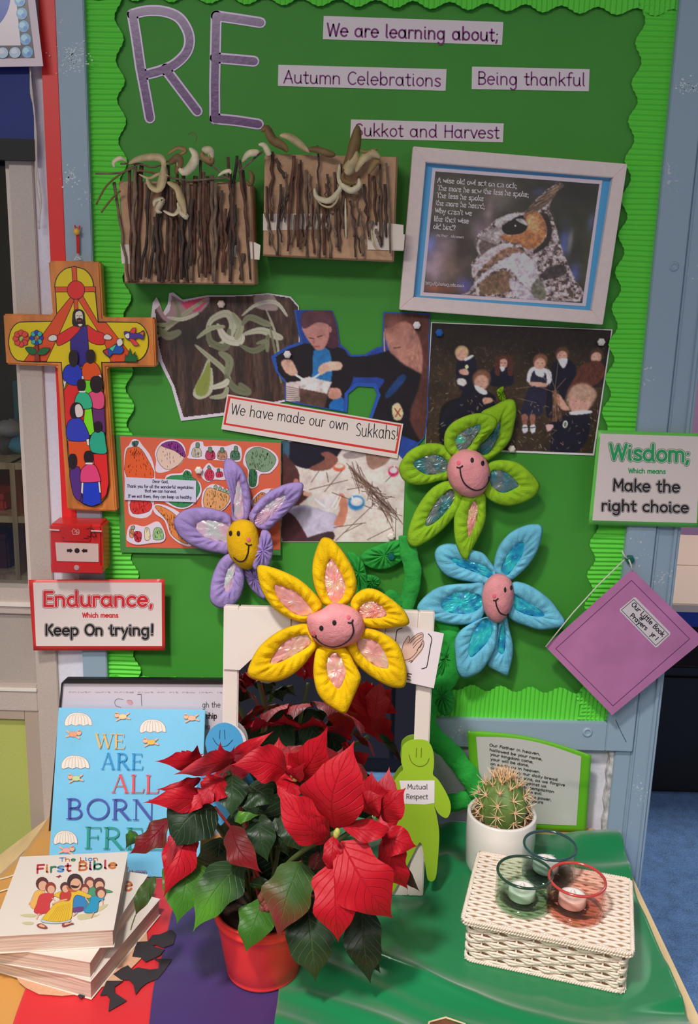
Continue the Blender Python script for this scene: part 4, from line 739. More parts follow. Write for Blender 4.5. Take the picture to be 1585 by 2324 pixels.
# ---- owl picture
ow = thing('framed_picture', 'white wooden picture frame with an owl photograph and rhyme', 'picture frame', P(1140, 735, 0)); pl = wallp(-.006)
O4 = [(938, 332), (1425, 372), (1369, 737), (907, 703)]; I4 = [(967, 368), (1392, 403), (1344, 705), (939, 674)]
FW = mat('white_frame_paint', (192, 176, 172), EU, .45, 'grain', sc=150, lo=.97)
for i in range(4):
    j = (i + 1) % 4; g = G(); pf = wallp(-.024)
    g.prism([pf.at(*p) for p in (O4[i], O4[j], I4[j], I4[i])], (0, .0225, 0)); mesh('frame_rail', g, FW, ow, bev=.0008)
pi = wallp(-.012)
sheet('blue_mount', pi, [(965, 366), (1394, 401), (1346, 707), (937, 676)], (62, 142, 188), ow, EU, .001)
W4 = [(982, 381), (1368, 409), (1330, 695), (954, 671)]; sheet('white_mount', pi, W4, (196, 184, 196), ow, EU, .0008, .001)
N4 = [(989, 389), (1361, 418), (1322, 688), (962, 663)]
co = CT(930, 370, .29653)
R = Raster(989, 389, 1361, 688, 1.6, (56, 52, 48), 21)
def unq2(pts):
    out = []; a_, b_, c_, d_ = N4
    for x, y in pts:
        u = v = .5
        for _ in range(8):
            X = (a_[0] * (1 - u) + b_[0] * u) * (1 - v) + (d_[0] * (1 - u) + c_[0] * u) * v; Yq = (a_[1] * (1 - u) + b_[1] * u) * (1 - v) + (d_[1] * (1 - u) + c_[1] * u) * v
            u += (x - X) / 366; v += (y - Yq) / 272
        out.append((R.x0 + u * 372, R.y0 + v * 299))
    return out
U = lambda *p: unq2(co(*p))
def bl(x, y, rx, ry, c, a=1, rot=0): (X, Yq), = U((x, y)); R.blob(X, Yq, rx * .3, ry * .3, c, a, 2, rot)
for b_ in [(300, 300, 200, 160, (92, 84, 74)), (500, 200, 260, 120, (84, 76, 66)), (250, 700, 150, 180, (150, 124, 140)), (200, 800, 100, 130, (164, 138, 156)), (330, 780, 110, 140, (120, 96, 84)), (550, 520, 80, 90, (150, 128, 140)), (400, 660, 60, 200, (54, 44, 42)), (420, 940, 60, 60, (96, 90, 170)), (220, 960, 150, 40, (130, 70, 50)), (700, 250, 90, 120, (110, 100, 96)), (600, 400, 40, 160, (130, 110, 112)), (160, 620, 40, 80, (110, 120, 190)), (1300, 400, 260, 340, (44, 48, 36)), (1180, 620, 40, 140, (84, 100, 170)), (1260, 850, 40, 90, (80, 90, 170)), (1390, 460, 26, 80, (84, 96, 150)), (1000, 220, 60, 30, (62, 76, 110)), (1300, 220, 200, 120, (36, 34, 38)), (1230, 600, 20, 90, (140, 140, 140)), (1400, 700, 80, 300, (58, 60, 44))]: bl(*b_, .85)
R.mod(R.noise(24, 3), .25)
body = U((450, 990), (500, 900), (470, 780), (510, 730), (530, 690), (500, 620), (530, 540), (600, 490), (650, 440), (760, 390), (880, 375), (960, 290), (1060, 200), (1160, 150), (1120, 230), (1070, 330), (1090, 400), (1130, 520), (1160, 640), (1220, 790), (1270, 900), (1300, 1060), (450, 1010)); BM = R.mask(crom(body, True, 3), 1)
R.put(BM, (150, 130, 130)); n = R.noise(7, 3); R.put(BM * (n > .56), (56, 44, 42), .8); R.put(BM * (n < .40), (196, 180, 186), .8)
def pz(pts, c, soft=2, a=.92): R.poly(U(*pts), c, soft, a)
pz([(880, 380), (960, 300), (1060, 210), (1150, 160), (1080, 290), (960, 380)], (92, 72, 62)); pz([(650, 460), (760, 395), (880, 380), (860, 400), (760, 440), (700, 500)], (196, 182, 184)); pz([(540, 560), (620, 500), (700, 500), (720, 560), (640, 620), (560, 620)], (170, 158, 158), 2, .8)
pz([(880, 390), (980, 380), (1040, 450), (1040, 560), (980, 640), (900, 660), (840, 620), (720, 590), (700, 550), (800, 550), (900, 500)], (176, 110, 66), 2); pz([(900, 400), (970, 400), (1010, 460), (960, 540), (910, 480)], (212, 156, 108), 3, .8)
pz([(705, 490), (740, 460), (860, 400), (880, 450), (905, 485), (870, 530), (800, 548), (730, 540)], (22, 18, 20), 1, 1); pz([(810, 430), (870, 430), (905, 480), (860, 462)], (206, 196, 198), 1); R.disc(*U((810, 480))[0], 2, 2, (230, 230, 240)); pz([(500, 620), (540, 580), (640, 620), (680, 640), (600, 700), (540, 720)], (92, 76, 72), 2); pz([(525, 590), (545, 590), (530, 640), (548, 712), (515, 660)], (196, 186, 180), 1)
pz([(480, 800), (560, 700), (700, 620), (800, 630), (700, 680), (560, 790), (490, 880)], (206, 186, 190), 2); pz([(560, 800), (700, 670), (800, 645), (880, 680), (800, 690), (700, 740), (580, 820)], (130, 92, 72), 2, .8); pz([(450, 990), (560, 850), (700, 750), (830, 690), (920, 720), (980, 800), (990, 960), (900, 960), (760, 810), (640, 830), (540, 900)], (212, 198, 210), 2)
pz([(540, 920), (660, 840), (760, 830), (790, 920), (740, 990), (560, 1000)], (112, 84, 62), 3, .9); pz([(760, 880), (900, 960), (980, 1040), (820, 1030)], (186, 172, 186), 2); pz([(930, 960), (980, 880), (1030, 940), (1040, 1040), (960, 1030)], (100, 98, 84), 2); pz([(1000, 850), (1130, 780), (1200, 800), (1180, 860), (1040, 890)], (50, 42, 44), 2, .85)
R.mod(R.noise(5, 3), .30, BM); R.mod(R.noise(14, 2), .22, BM)
pz([(1010, 390), (1060, 400), (1090, 520), (1060, 620), (970, 690), (950, 670), (1040, 580), (1050, 480)], (34, 26, 28), 1)
for _ in range(520):
    x = 450 + R.r.rand() * 850; y = 380 + R.r.rand() * 670; (X, Yq), = U((x, y)); i = int((X - R.x0) / R.st); j = int((Yq - R.y0) / R.st)
    if not (0 <= i < R.nx and 0 <= j < R.ny) or BM[j, i] < .5 or (700 < x < 910 and 440 < y < 560): continue
    an = math.radians(math.degrees(math.atan2(y - 560, x - 800)) + R.r.randn() * 25); l = 2 + 4 * R.r.rand(); b_ = R.c[j, i] * (.62 if R.r.rand() < .5 else 1.25); R.line([(X, Yq), (X + l * math.cos(an), Yq + l * math.sin(an))], 1.2, b_, .7)
for _ in range(40):
    t = R.r.rand(); x = 900 + 240 * t + R.r.randn() * 10; y = 370 - 190 * t + R.r.randn() * 14; (X, Yq), = U((x, y)); R.line([(X, Yq), (X + 13, Yq - 10)], 1.2, ((190, 150, 110), (50, 36, 32), (170, 150, 140))[R.r.randint(3)], .7)
R.out('owl_print', pi, ow, .0022, quad=N4, e=EU)
A = Art(pi, EU, .0026)
for t, p0, p1 in (('A wise old owl sat on an oak;', (213, 147), (825, 193)), ('The more he saw the less he spoke;', (215, 208), (915, 260)), ('The less he spoke', (208, 264), (570, 290)), ('the more he heard;', (200, 322), (578, 350)), ("Why aren't we", (195, 382), (480, 403)), ('like that wise', (188, 444), (455, 462)), ('old bird?', (182, 502), (352, 515))):
    A.text(t, co(p0)[0], co(p1)[0], 11, 2.1, (204, 194, 196))
A.text('~ Author Unknown', co((185, 560))[0], co((415, 577))[0], 6, 1.1, (190, 180, 184)); A.text('http://photoquoto.com', co((122, 930))[0], co((418, 950))[0], 7, 1.2, (190, 180, 184))
A.out('lettering', ow)
mesh('glass', G().prism([wallp(-.0185).at(*p) for p in I4], (0, .001, 0)), glassmat('picture_glass', (.995, .995, .995), .03), ow)
# ---- sukkah models of cardboard and sticks
CB = mat('corrugated_cardboard', (158, 124, 96), EU, .8, 'grain', sc=120, lo=.9); CBD = mat('cardboard_edge', (112, 84, 64), EU, .85)
BARK = [mat('bark_%d' % i, c, EU, .75, 'grain', sc=90, lo=.6, bs=.8, bd=.002) for i, c in enumerate([(62, 48, 42), (80, 60, 50), (48, 41, 38), (98, 80, 66), (78, 50, 40)])]
TAPE = mat('masking_tape', (196, 184, 172), EU, .5); DRY = [mat('dry_leaf_%d' % i, c, EU, .6, 'grain', sc=70, lo=.75) for i, c in enumerate([(158, 140, 104), (124, 100, 62), (176, 164, 136), (98, 76, 44)])]
def stick(par, x0, y0, x1, y1, r, Y=-.058, m=None, j=1.0):
    n = 9; a = P(x0, y0, Y); b = P(x1, y1, Y); pts = []
    for i in range(n):
        t = i / (n - 1); p = a.lerp(b, t); s_ = j * .0016 * math.sin(math.pi * t) * 1.4
        pts.append(p + V3((rnd.uniform(-1, 1) * s_, rnd.uniform(-.4, .4) * s_, 0)))
    mesh('stick', G().tube(pts, [r * rnd.uniform(.82, 1.12) * (1.1 - .25 * i / n) for i in range(n)], 6), m or BARK[rnd.randrange(5)], par, smooth=True)
def ribbon(par, pts, wd, m, nm='dry_leaf', twist=0.0, e=None):
    """long narrow leaf: pts = (x,y,Y)"""
    q = crom([tuple(P(*p)) for p in pts], False, 4); q = [V3(p) for p in q]; n = len(q); g = G(); v = []
    for i, p in enumerate(q):
        t = (q[min(n - 1, i + 1)] - q[max(0, i - 1)]).normalized(); vd = (CAM_O - p).normalized(); s_ = t.cross(vd).normalized(); nn = s_.cross(t)
        an = twist * math.sin(i / n * math.pi * 1.5); s2 = s_ * math.cos(an) + nn * math.sin(an); wv = .5 * wd * max(.06, math.sin(math.pi * min(1, (i + .4) / n)) ** .7)
        v += [p - s2 * wv, p + nn * wv * .35, p + s2 * wv]
    g.add(v, [(3 * i + k, 3 * i + k + 1, 3 * i + k + 4, 3 * i + k + 3) for i in range(n - 1) for k in (0, 1)])
    o = mesh(nm, g, m, par, smooth=True); md = o.modifiers.new('t', 'SOLIDIFY'); md.thickness = .0005; return o
def model(lab, TL, TR, BR, BL, D=.055):
    a = thing('stick_shelter_model', lab, 'model', P(*BL, -D)); fr = wallp(-D)
    f4 = [fr.at(*p) for p in (TL, TR, BR, BL)]
    mesh('cardboard_box', G().prism(f4, (0, D - .002, 0)), CB, a, bev=.0012)
    edge = G()
    for p, q in ((3, 2), (2, 1)): edge.tube([f4[p] + V3((0, -.0004, 0)), f4[q] + V3((0, -.0004, 0))], .0012, 5)
    mesh('torn_edge', edge, CBD, a); return a
cc = CT(200, 280, .46057)
m1 = model('cardboard hut model densely covered in dark upright sticks, left of the pair', (269, 411), (570, 413), (578, 645), (283, 641))
for tp in [((160, 596), (216, 598), (212, 694), (166, 690)), ((795, 585), (822, 586), (850, 600), (845, 672), (800, 668)), ((690, 585), (745, 590), (742, 660), (700, 655))]: mesh('tape', G().prism([wallp(-.0557).at(*p) for p in cc(*tp)], (0, .0006, 0)), TAPE, m1)
rnd.seed(11)
xs = [(128, 290, 200, 780), (205, 225, 215, 785), (235, 200, 222, 770), (265, 200, 240, 775), (290, 300, 285, 760), (305, 320, 262, 770), (245, 240, 250, 760), (345, 440, 300, 765), (330, 460, 350, 780), (375, 250, 345, 775), (395, 205, 380, 770), (410, 330, 400, 780), (420, 470, 440, 780), (440, 250, 430, 745), (470, 250, 460, 770), (465, 400, 490, 780), (490, 290, 510, 775), (515, 370, 485, 700), (530, 260, 520, 690), (555, 180, 560, 740), (570, 240, 580, 760), (590, 260, 600, 740), (610, 255, 618, 780), (630, 290, 625, 780), (640, 360, 632, 720), (660, 330, 636, 600), (690, 165, 720, 560), (735, 160, 680, 560), (712, 300, 700, 780), (745, 180, 790, 560), (765, 230, 800, 770), (735, 560, 760, 775), (680, 420, 670, 700), (765, 640, 750, 770), (700, 230, 730, 600), (725, 400, 712, 700), (320, 500, 330, 740), (450, 500, 470, 760), (540, 430, 548, 760), (585, 500, 575, 745), (655, 480, 665, 735), (500, 440, 505, 700), (360, 560, 372, 778), (418, 560, 424, 770)]
for k, (a_, b_, c_, d_) in enumerate(xs):
    (x0, y0), (x1, y1) = cc((a_, b_), (c_, d_)); stick(m1, x0, y0, x1, y1, rnd.uniform(.0015, .0028), -.0585 - .003 * (k % 3))
for p in [((35, 248), (150, 245), (230, 215), (240, 200)), ((40, 400), (90, 310), (160, 250), (220, 215)), ((65, 440), (110, 380), (150, 340), (160, 335)), ((160, 200), (250, 200), (330, 215), (420, 170)), ((330, 250), (480, 280), (600, 275), (690, 265)), ((560, 180), (640, 230), (690, 270), (700, 280)), ((240, 230), (300, 240), (370, 255), (410, 265)), ((740, 240), (800, 190), (840, 155), (860, 140))]:
    q = cc(*p); mesh('twig', G().tube([V3(v) for v in crom([tuple(P(x, y, -.066)) for x, y in q], False, 4)], .0013, 5), BARK[3] if rnd.random() < .5 else DRY[3], m1, smooth=True)
for p, wd, mi, tw in [(((130, 220), (125, 190), (160, 172), (190, 190)), .006, 2, .6), (((200, 200), (250, 175), (330, 165), (370, 185), (372, 250)), .010, 0, .5), (((290, 265), (310, 310), (350, 320), (375, 240), (370, 190)), .012, 0, .8), (((390, 155), (440, 120), (480, 135), (440, 160)), .006, 1, .7), (((440, 190), (470, 240), (510, 210), (530, 160), (500, 120)), .012, 2, .4), (((560, 130), (580, 130), (605, 140), (605, 190)), .010, 2, .3), (((600, 130), (610, 190), (570, 170), (560, 140)), .009, 1, .3), (((490, 60), (510, 45), (535, 60), (528, 100)), .0012, 3, 0), (((760, 190), (790, 150), (830, 145), (840, 150)), .009, 2, .4), (((325, 410), (330, 380), (370, 375), (340, 430), (365, 440)), .008, 2, .9), (((370, 430), (420, 450), (450, 420), (440, 400)), .007, 2, .9), (((390, 290), (440, 320), (460, 380), (480, 460)), .011, 0, .6), (((440, 390), (460, 440), (485, 460), (470, 465)), .008, 2, .5), (((640, 260), (670, 240), (700, 235), (700, 250)), .005, 2, .3), (((250, 250), (300, 270), (350, 250), (400, 260)), .004, 0, .5), (((430, 250), (450, 200), (440, 170), (400, 200)), .012, 3, .4), (((790, 230), (810, 260), (800, 300), (780, 285)), .007, 3, .4)]:
    ribbon(m1, [(*q, -.071) for q in cc(*p)], wd, DRY[mi], twist=tw)
m2 = model('cardboard hut model with sparser brown sticks and white tape, right of the pair', (601, 349), (902, 356), (893, 593), (597, 579), .05)
for kt, tp in enumerate([((863, 445), (1200, 445), (1195, 520), (863, 528)), ((1375, 480), (1555, 500), (1553, 628), (1378, 622)), ((1510, 545), (1562, 547), (1556, 625), (1505, 622))]): mesh('tape', G().prism([wallp(-.0507 - .0008 * kt).at(*p) for p in cc(*tp)], (0, .0006, 0)), TAPE, m2)
xs = [(908, 140, 905, 480), (925, 175, 970, 270), (950, 300, 935, 650), (880, 310, 895, 600), (975, 240, 970, 480), (1015, 160, 985, 630), (1010, 260, 940, 480), (1048, 180, 1060, 560), (1040, 200, 1035, 610), (1075, 230, 1080, 660), (1090, 250, 1100, 500), (1130, 110, 1145, 360), (1132, 300, 1135, 665), (1160, 380, 1165, 650), (1180, 250, 1190, 400), (1180, 420, 1195, 660), (1215, 240, 1220, 560), (1245, 200, 1260, 520), (1235, 420, 1240, 630), (1300, 300, 1310, 560), (1290, 380, 1345, 640), (1335, 260, 1330, 500), (1360, 300, 1385, 560), (1385, 240, 1380, 480), (1410, 260, 1420, 500), (1440, 200, 1450, 600), (1470, 195, 1490, 640), (1430, 350, 1445, 610), (1400, 480, 1385, 570), (1420, 520, 1440, 600), (1105, 400, 1115, 640), (1020, 450, 1000, 600), (1050, 520, 1045, 620), (985, 330, 950, 480), (870, 440, 930, 650), (1210, 500, 1225, 610), (1268, 400, 1270, 560), (1312, 520, 1318, 660), (1345, 480, 1355, 655), (1465, 300, 1470, 560)]
for k in range(12):
    x = rnd.uniform(890, 1480); y = rnd.uniform(260, 480); (x0, y0), (x1, y1) = cc((x, y), (x + rnd.uniform(-25, 25), y + rnd.uniform(90, 170))); stick(m2, x0, y0, x1, y1, .0010, -.0575)
for k, (a_, b_, c_, d_) in enumerate(xs):
    (x0, y0), (x1, y1) = cc((a_, b_), (c_, d_)); stick(m2, x0, y0, x1, y1, rnd.uniform(.0013, .0024), -.0535 - .002 * (k % 3), BARK[rnd.choice((0, 1, 3, 4))])
for p, wd, mi, tw in [(((855, 40), (880, 25), (910, 80), (960, 110), (985, 140)), .012, 3, .3), (((945, 60), (990, 65), (1040, 100), (1090, 145)), .010, 0, .4), (((840, 105), (870, 110), (890, 150), (895, 160)), .008, 2, .2), (((1075, 130), (1130, 130), (1190, 150), (1220, 155)), .009, 3, .2), (((1330, 10), (1320, 80), (1300, 160), (1260, 235)), .016, 3, .2), (((1320, 130), (1310, 190), (1280, 230), (1265, 245)), .016, 0, .2), (((1240, 200), (1240, 280), (1290, 330), (1335, 310), (1335, 270)), .0085, 2, .3), (((1260, 240), (1260, 280), (1320, 300)), .007, 3, .3), (((1115, 320), (1130, 365), (1190, 380), (1240, 330), (1245, 290)), .008, 2, .4), (((1110, 350), (1150, 400), (1200, 410), (1235, 360), (1230, 300)), .003, 0, .3), (((1320, 240), (1350, 180), (1400, 150), (1440, 175)), .012, 0, .4), (((1340, 130), (1370, 140), (1430, 125)), .004, 1, .3), (((1380, 250), (1410, 200), (1440, 190)), .009, 1, .3), (((1395, 520), (1410, 600), (1440, 625)), .003, 0, .2), (((1268, 370), (1270, 480), (1272, 570)), .003, 2, 0)]:
    ribbon(m2, [(*q, -.067) for q in cc(*p)], wd, DRY[mi], twist=tw)
# ---- cross
cx = thing('wooden_cross', 'wooden cross painted with a robed figure, sun, birds and a crowd', 'cross', P(200, 1163, -.02))
cr = CT(0, 500, .30126); pl = wallp(-.030)
OUT = cr((363, 305), (752, 312), (775, 730), (1160, 733), (1176, 1105), (802, 1107), (878, 2195), (505, 2180), (430, 1100), (45, 1085), (22, 705), (396, 712))
CW = mat('varnished_pine', (176, 104, 46), EU, .4, 'wood', stretch=(10, 10, 2), coat=.3)
mesh('cross_board', G().prism([pl.at(*p) for p in OUT], (0, .019, 0)), CW, cx, bev=.002)
A = Art(pl, EU, .0006, .00004); Yw, OR, RD, DB, BL = (212, 186, 14), (196, 66, 28), (206, 36, 36), (44, 32, 110), (26, 52, 170)
BK = (30, 18, 24)
def po(pts, c, wd=1.3, sm=False, n=4): A.outl(cr(*pts), c, wd, BK, n, sm)
base = [(560, 347)] + ell(560, 500, 145, 152, -60, 0)[:] + [(720, 560), (740, 765), (980, 768)] + ell(1010, 915, 110, 148, -80, 80, 10) + [(1000, 1067), (765, 1070), (775, 1230), (800, 1750), (820, 1980)] + ell(690, 2000, 130, 155, 20, 160, 10) + [(535, 1980), (515, 1800), (480, 1300), (462, 1070), (170, 1062)] + ell(165, 915, 100, 150, 110, 260, 10) + [(200, 765), (430, 760), (420, 560)] + ell(560, 500, 147, 152, 180, 245)
po(base, Yw, 2)
po([(540, 350), (577, 350), (590, 680), (560, 680)], OR); po([(415, 502), (718, 500), (720, 538), (417, 540)], OR)
po([(530, 580), (560, 600), (440, 870), (350, 1062), (180, 1062), (390, 765), (432, 700)], OR); po([(590, 600), (625, 570), (740, 770), (800, 770), (900, 900), (980, 1000), (1000, 1065), (835, 1066), (780, 900)], OR)
A.outl(cr(*ell(572, 525, 66, 70)), RD, 1.4, BK, 1, False)
po([(600, 790), (545, 800), (430, 870), (425, 900), (440, 945), (530, 900), (620, 830)], RD, sm=True); po([(650, 790), (720, 830), (785, 860), (780, 935), (670, 910)], RD, sm=True)
po([(620, 790), (655, 790), (668, 970), (690, 1100), (540, 1100), (530, 960), (530, 900), (590, 840)], DB); po([(553, 790), (548, 720), (560, 680), (595, 670), (630, 690), (638, 740), (635, 800)], BK, sm=True); po([(567, 700), (600, 680), (622, 700), (625, 750), (600, 780), (572, 755)], (222, 206, 190), sm=True); A.smooth(cr((575, 745), (600, 735), (622, 745), (618, 785), (590, 782)), BK); A.stroke(cr((578, 720), (590, 718)), 1.2, BK); A.stroke(cr((605, 718), (617, 720)), 1.2, BK); A.stroke(cr((598, 720), (597, 745)), 1, BK); A.stroke(cr((588, 758), (610, 757)), 1.6, (200, 60, 60)); A.smooth(cr((590, 782), (620, 782), (612, 797), (596, 797)), (222, 206, 200))
po([(365, 880), (395, 862), (425, 870), (428, 900), (400, 910), (368, 905)], (226, 214, 206), sm=True); po([(783, 870), (810, 857), (843, 880), (830, 900), (785, 895)], (226, 214, 206), sm=True)
for k in range(8):
    q_ = math.radians(45 * k); po([(158 + 40 * math.cos(q_) + 22 * math.cos(t), 890 + 44 * math.sin(q_) + 22 * math.sin(t)) for t in np.linspace(0, 6.28, 9)[:-1]], (196, 60, 50), 1, True, 2)
    po([(275 + 34 * math.cos(q_) + 17 * math.cos(t), 885 + 40 * math.sin(q_) + 19 * math.sin(t)) for t in np.linspace(0, 6.28, 9)[:-1]], ((30, 50, 150), (40, 150, 140))[k % 2], 1, True, 2)
A.poly(cr(*ell(158, 893, 10, 11)), (120, 150, 140)); A.poly(cr(*ell(272, 885, 10, 11)), (150, 60, 110)); po([(268, 940), (285, 940), (300, 1062), (262, 1062)], (120, 40, 30), 1); po([(190, 960), (240, 955), (275, 985), (265, 1008), (225, 1008)], (20, 84, 44), 1, True); po([(285, 990), (320, 962), (375, 965), (340, 1010), (290, 1012)], (20, 84, 44), 1, True)
po([(775, 985), (830, 960), (890, 925), (930, 970), (910, 1005), (850, 1005), (820, 1030)], (24, 70, 150), 1, True); po([(775, 985), (810, 970), (820, 1028)], (160, 40, 40), 1); po([(820, 965), (880, 930), (850, 990)], (60, 170, 130), 1); po([(885, 900), (915, 890), (925, 930), (895, 950), (880, 925)], (226, 220, 214), 1, True); po([(915, 892), (935, 890), (920, 905)], BK, .8)
po([(935, 840), (975, 840), (1040, 850), (1085, 830), (1080, 895), (1040, 885), (990, 905), (950, 890)], (60, 40, 120), 1, True); po([(975, 845), (1000, 810), (1025, 810), (1015, 855)], (190, 50, 60), 1); po([(970, 890), (1010, 895), (1050, 940), (1010, 945)], (190, 50, 60), 1); po([(940, 865), (970, 850), (975, 885), (955, 890)], (226, 220, 214), .8, True); po([(1050, 850), (1085, 835), (1080, 870)], (210, 100, 30), .8)
po([(940, 1065), (945, 1010), (960, 1030), (980, 965), (995, 1020), (1020, 990), (1018, 1025), (1035, 1020), (1030, 1066)], (16, 84, 40), 1)
def back(hx, hy, hr, hh, bpts, bc, hair=BK): po(bpts, bc, 1.4, True); po([(hx - hr, hy - hh * .2), (hx - hr * .6, hy - hh), (hx + hr * .6, hy - hh), (hx + hr, hy - hh * .1), (hx + hr * .7, hy + hh * .7), (hx, hy + hh), (hx - hr * .7, hy + hh * .7)], hair, 1, True)
po([(480, 1280), (520, 1230), (640, 1250), (640, 1500), (500, 1600), (490, 1480)], RD); po([(600, 1180), (690, 1190), (720, 1420), (640, 1420)], (90, 180, 30)); po([(695, 1400), (785, 1400), (795, 1600), (700, 1600)], (84, 36, 90))
back(682, 1030, 34, 50, [(620, 1110), (650, 1070), (720, 1075), (755, 1130), (760, 1190), (690, 1205), (615, 1190)], (206, 74, 26)); back(553, 1045, 34, 60, [(475, 1140), (510, 1090), (590, 1090), (618, 1150), (605, 1230), (540, 1240), (480, 1200)], (30, 44, 150)); po([(475, 1210), (500, 1215), (485, 1270)], (222, 214, 206), .8); po([(615, 1172), (632, 1175), (630, 1205), (616, 1200)], (222, 214, 206), .8); po([(742, 1160), (762, 1165), (768, 1200), (748, 1190)], (222, 214, 206), .8)
po([(640, 1420), (690, 1410), (712, 1600), (680, 1620), (620, 1600)], (110, 196, 24)); back(727, 1240, 48, 60, [(665, 1330), (690, 1290), (775, 1295), (780, 1410), (700, 1412)], (206, 70, 110)); back(613, 1245, 32, 44, [(562, 1370), (590, 1300), (655, 1300), (688, 1350), (688, 1415), (600, 1415)], (40, 150, 110))
A.stroke(cr((600, 1291), (640, 1291)), 3, (222, 214, 206)); po([(510, 1660), (670, 1660), (690, 1760), (800, 1755), (640, 1900), (530, 1880)], (206, 74, 26)); po([(700, 1760), (805, 1755), (820, 1980), (800, 2070), (740, 2130), (720, 1900)], RD)
po([(500, 1560), (530, 1500), (600, 1490), (640, 1540), (672, 1650), (560, 1665), (505, 1640)], (40, 50, 150), 1.4, True); po([(527, 1440), (550, 1380), (600, 1378), (625, 1420), (600, 1480), (545, 1490)], BK, 1, True); po([(565, 1400), (600, 1385), (625, 1430), (620, 1475), (575, 1480)], (222, 206, 200), 1, True); po([(650, 1650), (672, 1645), (672, 1700), (655, 1690)], (222, 214, 206), .8)
back(738, 1560, 30, 40, [(680, 1640), (710, 1595), (780, 1595), (797, 1680), (800, 1755), (700, 1750), (675, 1700)], (34, 140, 110)); po([(540, 1900), (600, 1880), (625, 2130), (570, 2090), (540, 2000)], (74, 34, 110)); back(548, 1820, 32, 55, [(525, 1900), (560, 1860), (605, 1880), (610, 2100), (560, 2080), (535, 1990)], (70, 34, 104))
po([(625, 1970), (755, 1970), (762, 2130), (690, 2155), (622, 2130)], (26, 48, 160)); po([(615, 1960), (630, 1965), (625, 2065), (610, 2050)], (222, 214, 206), .8); po([(738, 1960), (752, 1962), (762, 2055), (748, 2050)], (222, 214, 206), .8); back(668, 1790, 36, 48, [(605, 1960), (612, 1880), (660, 1838), (720, 1850), (758, 1950), (740, 1970), (630, 1975)], (206, 60, 110)); A.stroke(cr((650, 1832), (692, 1832)), 4, (222, 214, 206))
A.out('painted_scene', cx, .35, coat=.4, cr=.1)
mesh('hanging_loop', G().tube([P(x, y, -.022) for x, y in cr((560, 300), (585, 255), (605, 298), (560, 292), (575, 275), (610, 292))], .0006, 5), mat('pale_wire', (190, 190, 190), EU, .3), cx)
pn = thing('map_pin', 'yellow headed pin with red band holding up the cross', 'pin', P(176, 540, -.014))
mesh('pin_head', G().ball(P(174, 526, -.022), .0045, .004, .0045), mat('pin_yellow', (206, 160, 60), EU, .3), pn, smooth=True)
mesh('red_band', G().tube([P(x, y, -.019) for x, y in ((170, 511), (174, 530), (176, 575), (179, 575), (178, 530), (181, 512))], .0011, 6), mat('red_rubber', (186, 46, 40), EU, .5), pn, smooth=True)
# ---- fire alarm call point
ca = CT(0, 1150, .25237); fa = thing('fire_alarm_call_point', 'red break-glass fire alarm box with white panel and black arrows', 'fire alarm', P(180, 1300, -.01))
RM = mat('call_point_red', (206, 44, 40), EL, .35)
f4 = ca((445, 153), (918, 160), (925, 610), (460, 595)); pf = wallp(-.052); mesh('housing', G().prism([pf.at(*p) for p in f4], (0, .040, 0)), RM, fa, bev=.003)
p2 = wallp(-.054); mesh('cover_flap', G().prism([p2.at(*p) for p in ca((540, 155), (818, 158), (815, 305), (800, 318), (565, 310), (545, 300))], (0, .002, 0)), mat('call_point_flap', (200, 40, 36), EL, .25), fa, bev=.0006)
mesh('lower_bar', G().prism([wallp(-.0545).at(*p) for p in ca((455, 520), (922, 532), (924, 600), (462, 590))], (0, .0025, 0)), RM, fa, bev=.0006)
sheet('glass_panel', wallp(-.0523), ca((497, 322), (885, 335), (888, 498), (510, 488)), (222, 204, 196), fa, EL, .0012)
A = Art(wallp(-.0537), EL, .0002); bk = (44, 22, 20)
A.poly(ca(*ell(693, 395, 23, 23, n=18)), bk); A.poly(ca((602, 382), (630, 382), (630, 372), (655, 394), (630, 416), (630, 406), (602, 406)), bk); A.poly(ca((785, 384), (757, 384), (757, 374), (732, 396), (757, 418), (757, 408), (785, 408)), bk)
A.out('arrows', fa)
A = Art(wallp(-.0543), EL, .0003); wh = (232, 180, 170)
for st in ([(645, 222), (665, 197), (690, 220)], [(655, 222), (655, 248), (712, 248), (712, 215), (700, 200), (690, 212)], [(672, 230), (680, 215), (690, 232), (688, 246)], [(695, 232), (702, 222), (706, 240)]): A.stroke(ca(*st), 1.3, wh)
for st in ([(782, 200), (820, 190), (850, 215)], [(815, 215), (812, 270), (785, 262)], [(835, 215), (865, 262), (840, 272), (828, 250)], [(755, 283), (795, 283)]): A.stroke(crom(ca(*st), False, 3), 1.8, (90, 24, 24))
A.stroke(ca((568, 280)), 3, (60, 20, 20)); A.out('emblem', fa)
for p in (((445, 207), (535, 212)), ((820, 217), (915, 221))): mesh('clip_edge', G().tube([P(*q, -.0545) for q in ca(*p)], .0011, 6), mat('clear_clip', (240, 225, 220), EL, .2), fa)
mesh('screw', G().lathe([(.0001, .0015), (.0035, .0012), (.004, 0)], P(*ca((690, 548))[0], -.0545), 12, Matrix.Rotation(math.pi / 2, 3, 'X')), mat('steel', (190, 170, 165), EL, .3), fa)
mesh('clear_cover', G().prism([wallp(-.060).at(*p) for p in ca((443, 170), (925, 178), (930, 612), (458, 598))], (0, .0012, 0)), glassmat('clear_plastic', (.96, .93, .93), .08), fa)
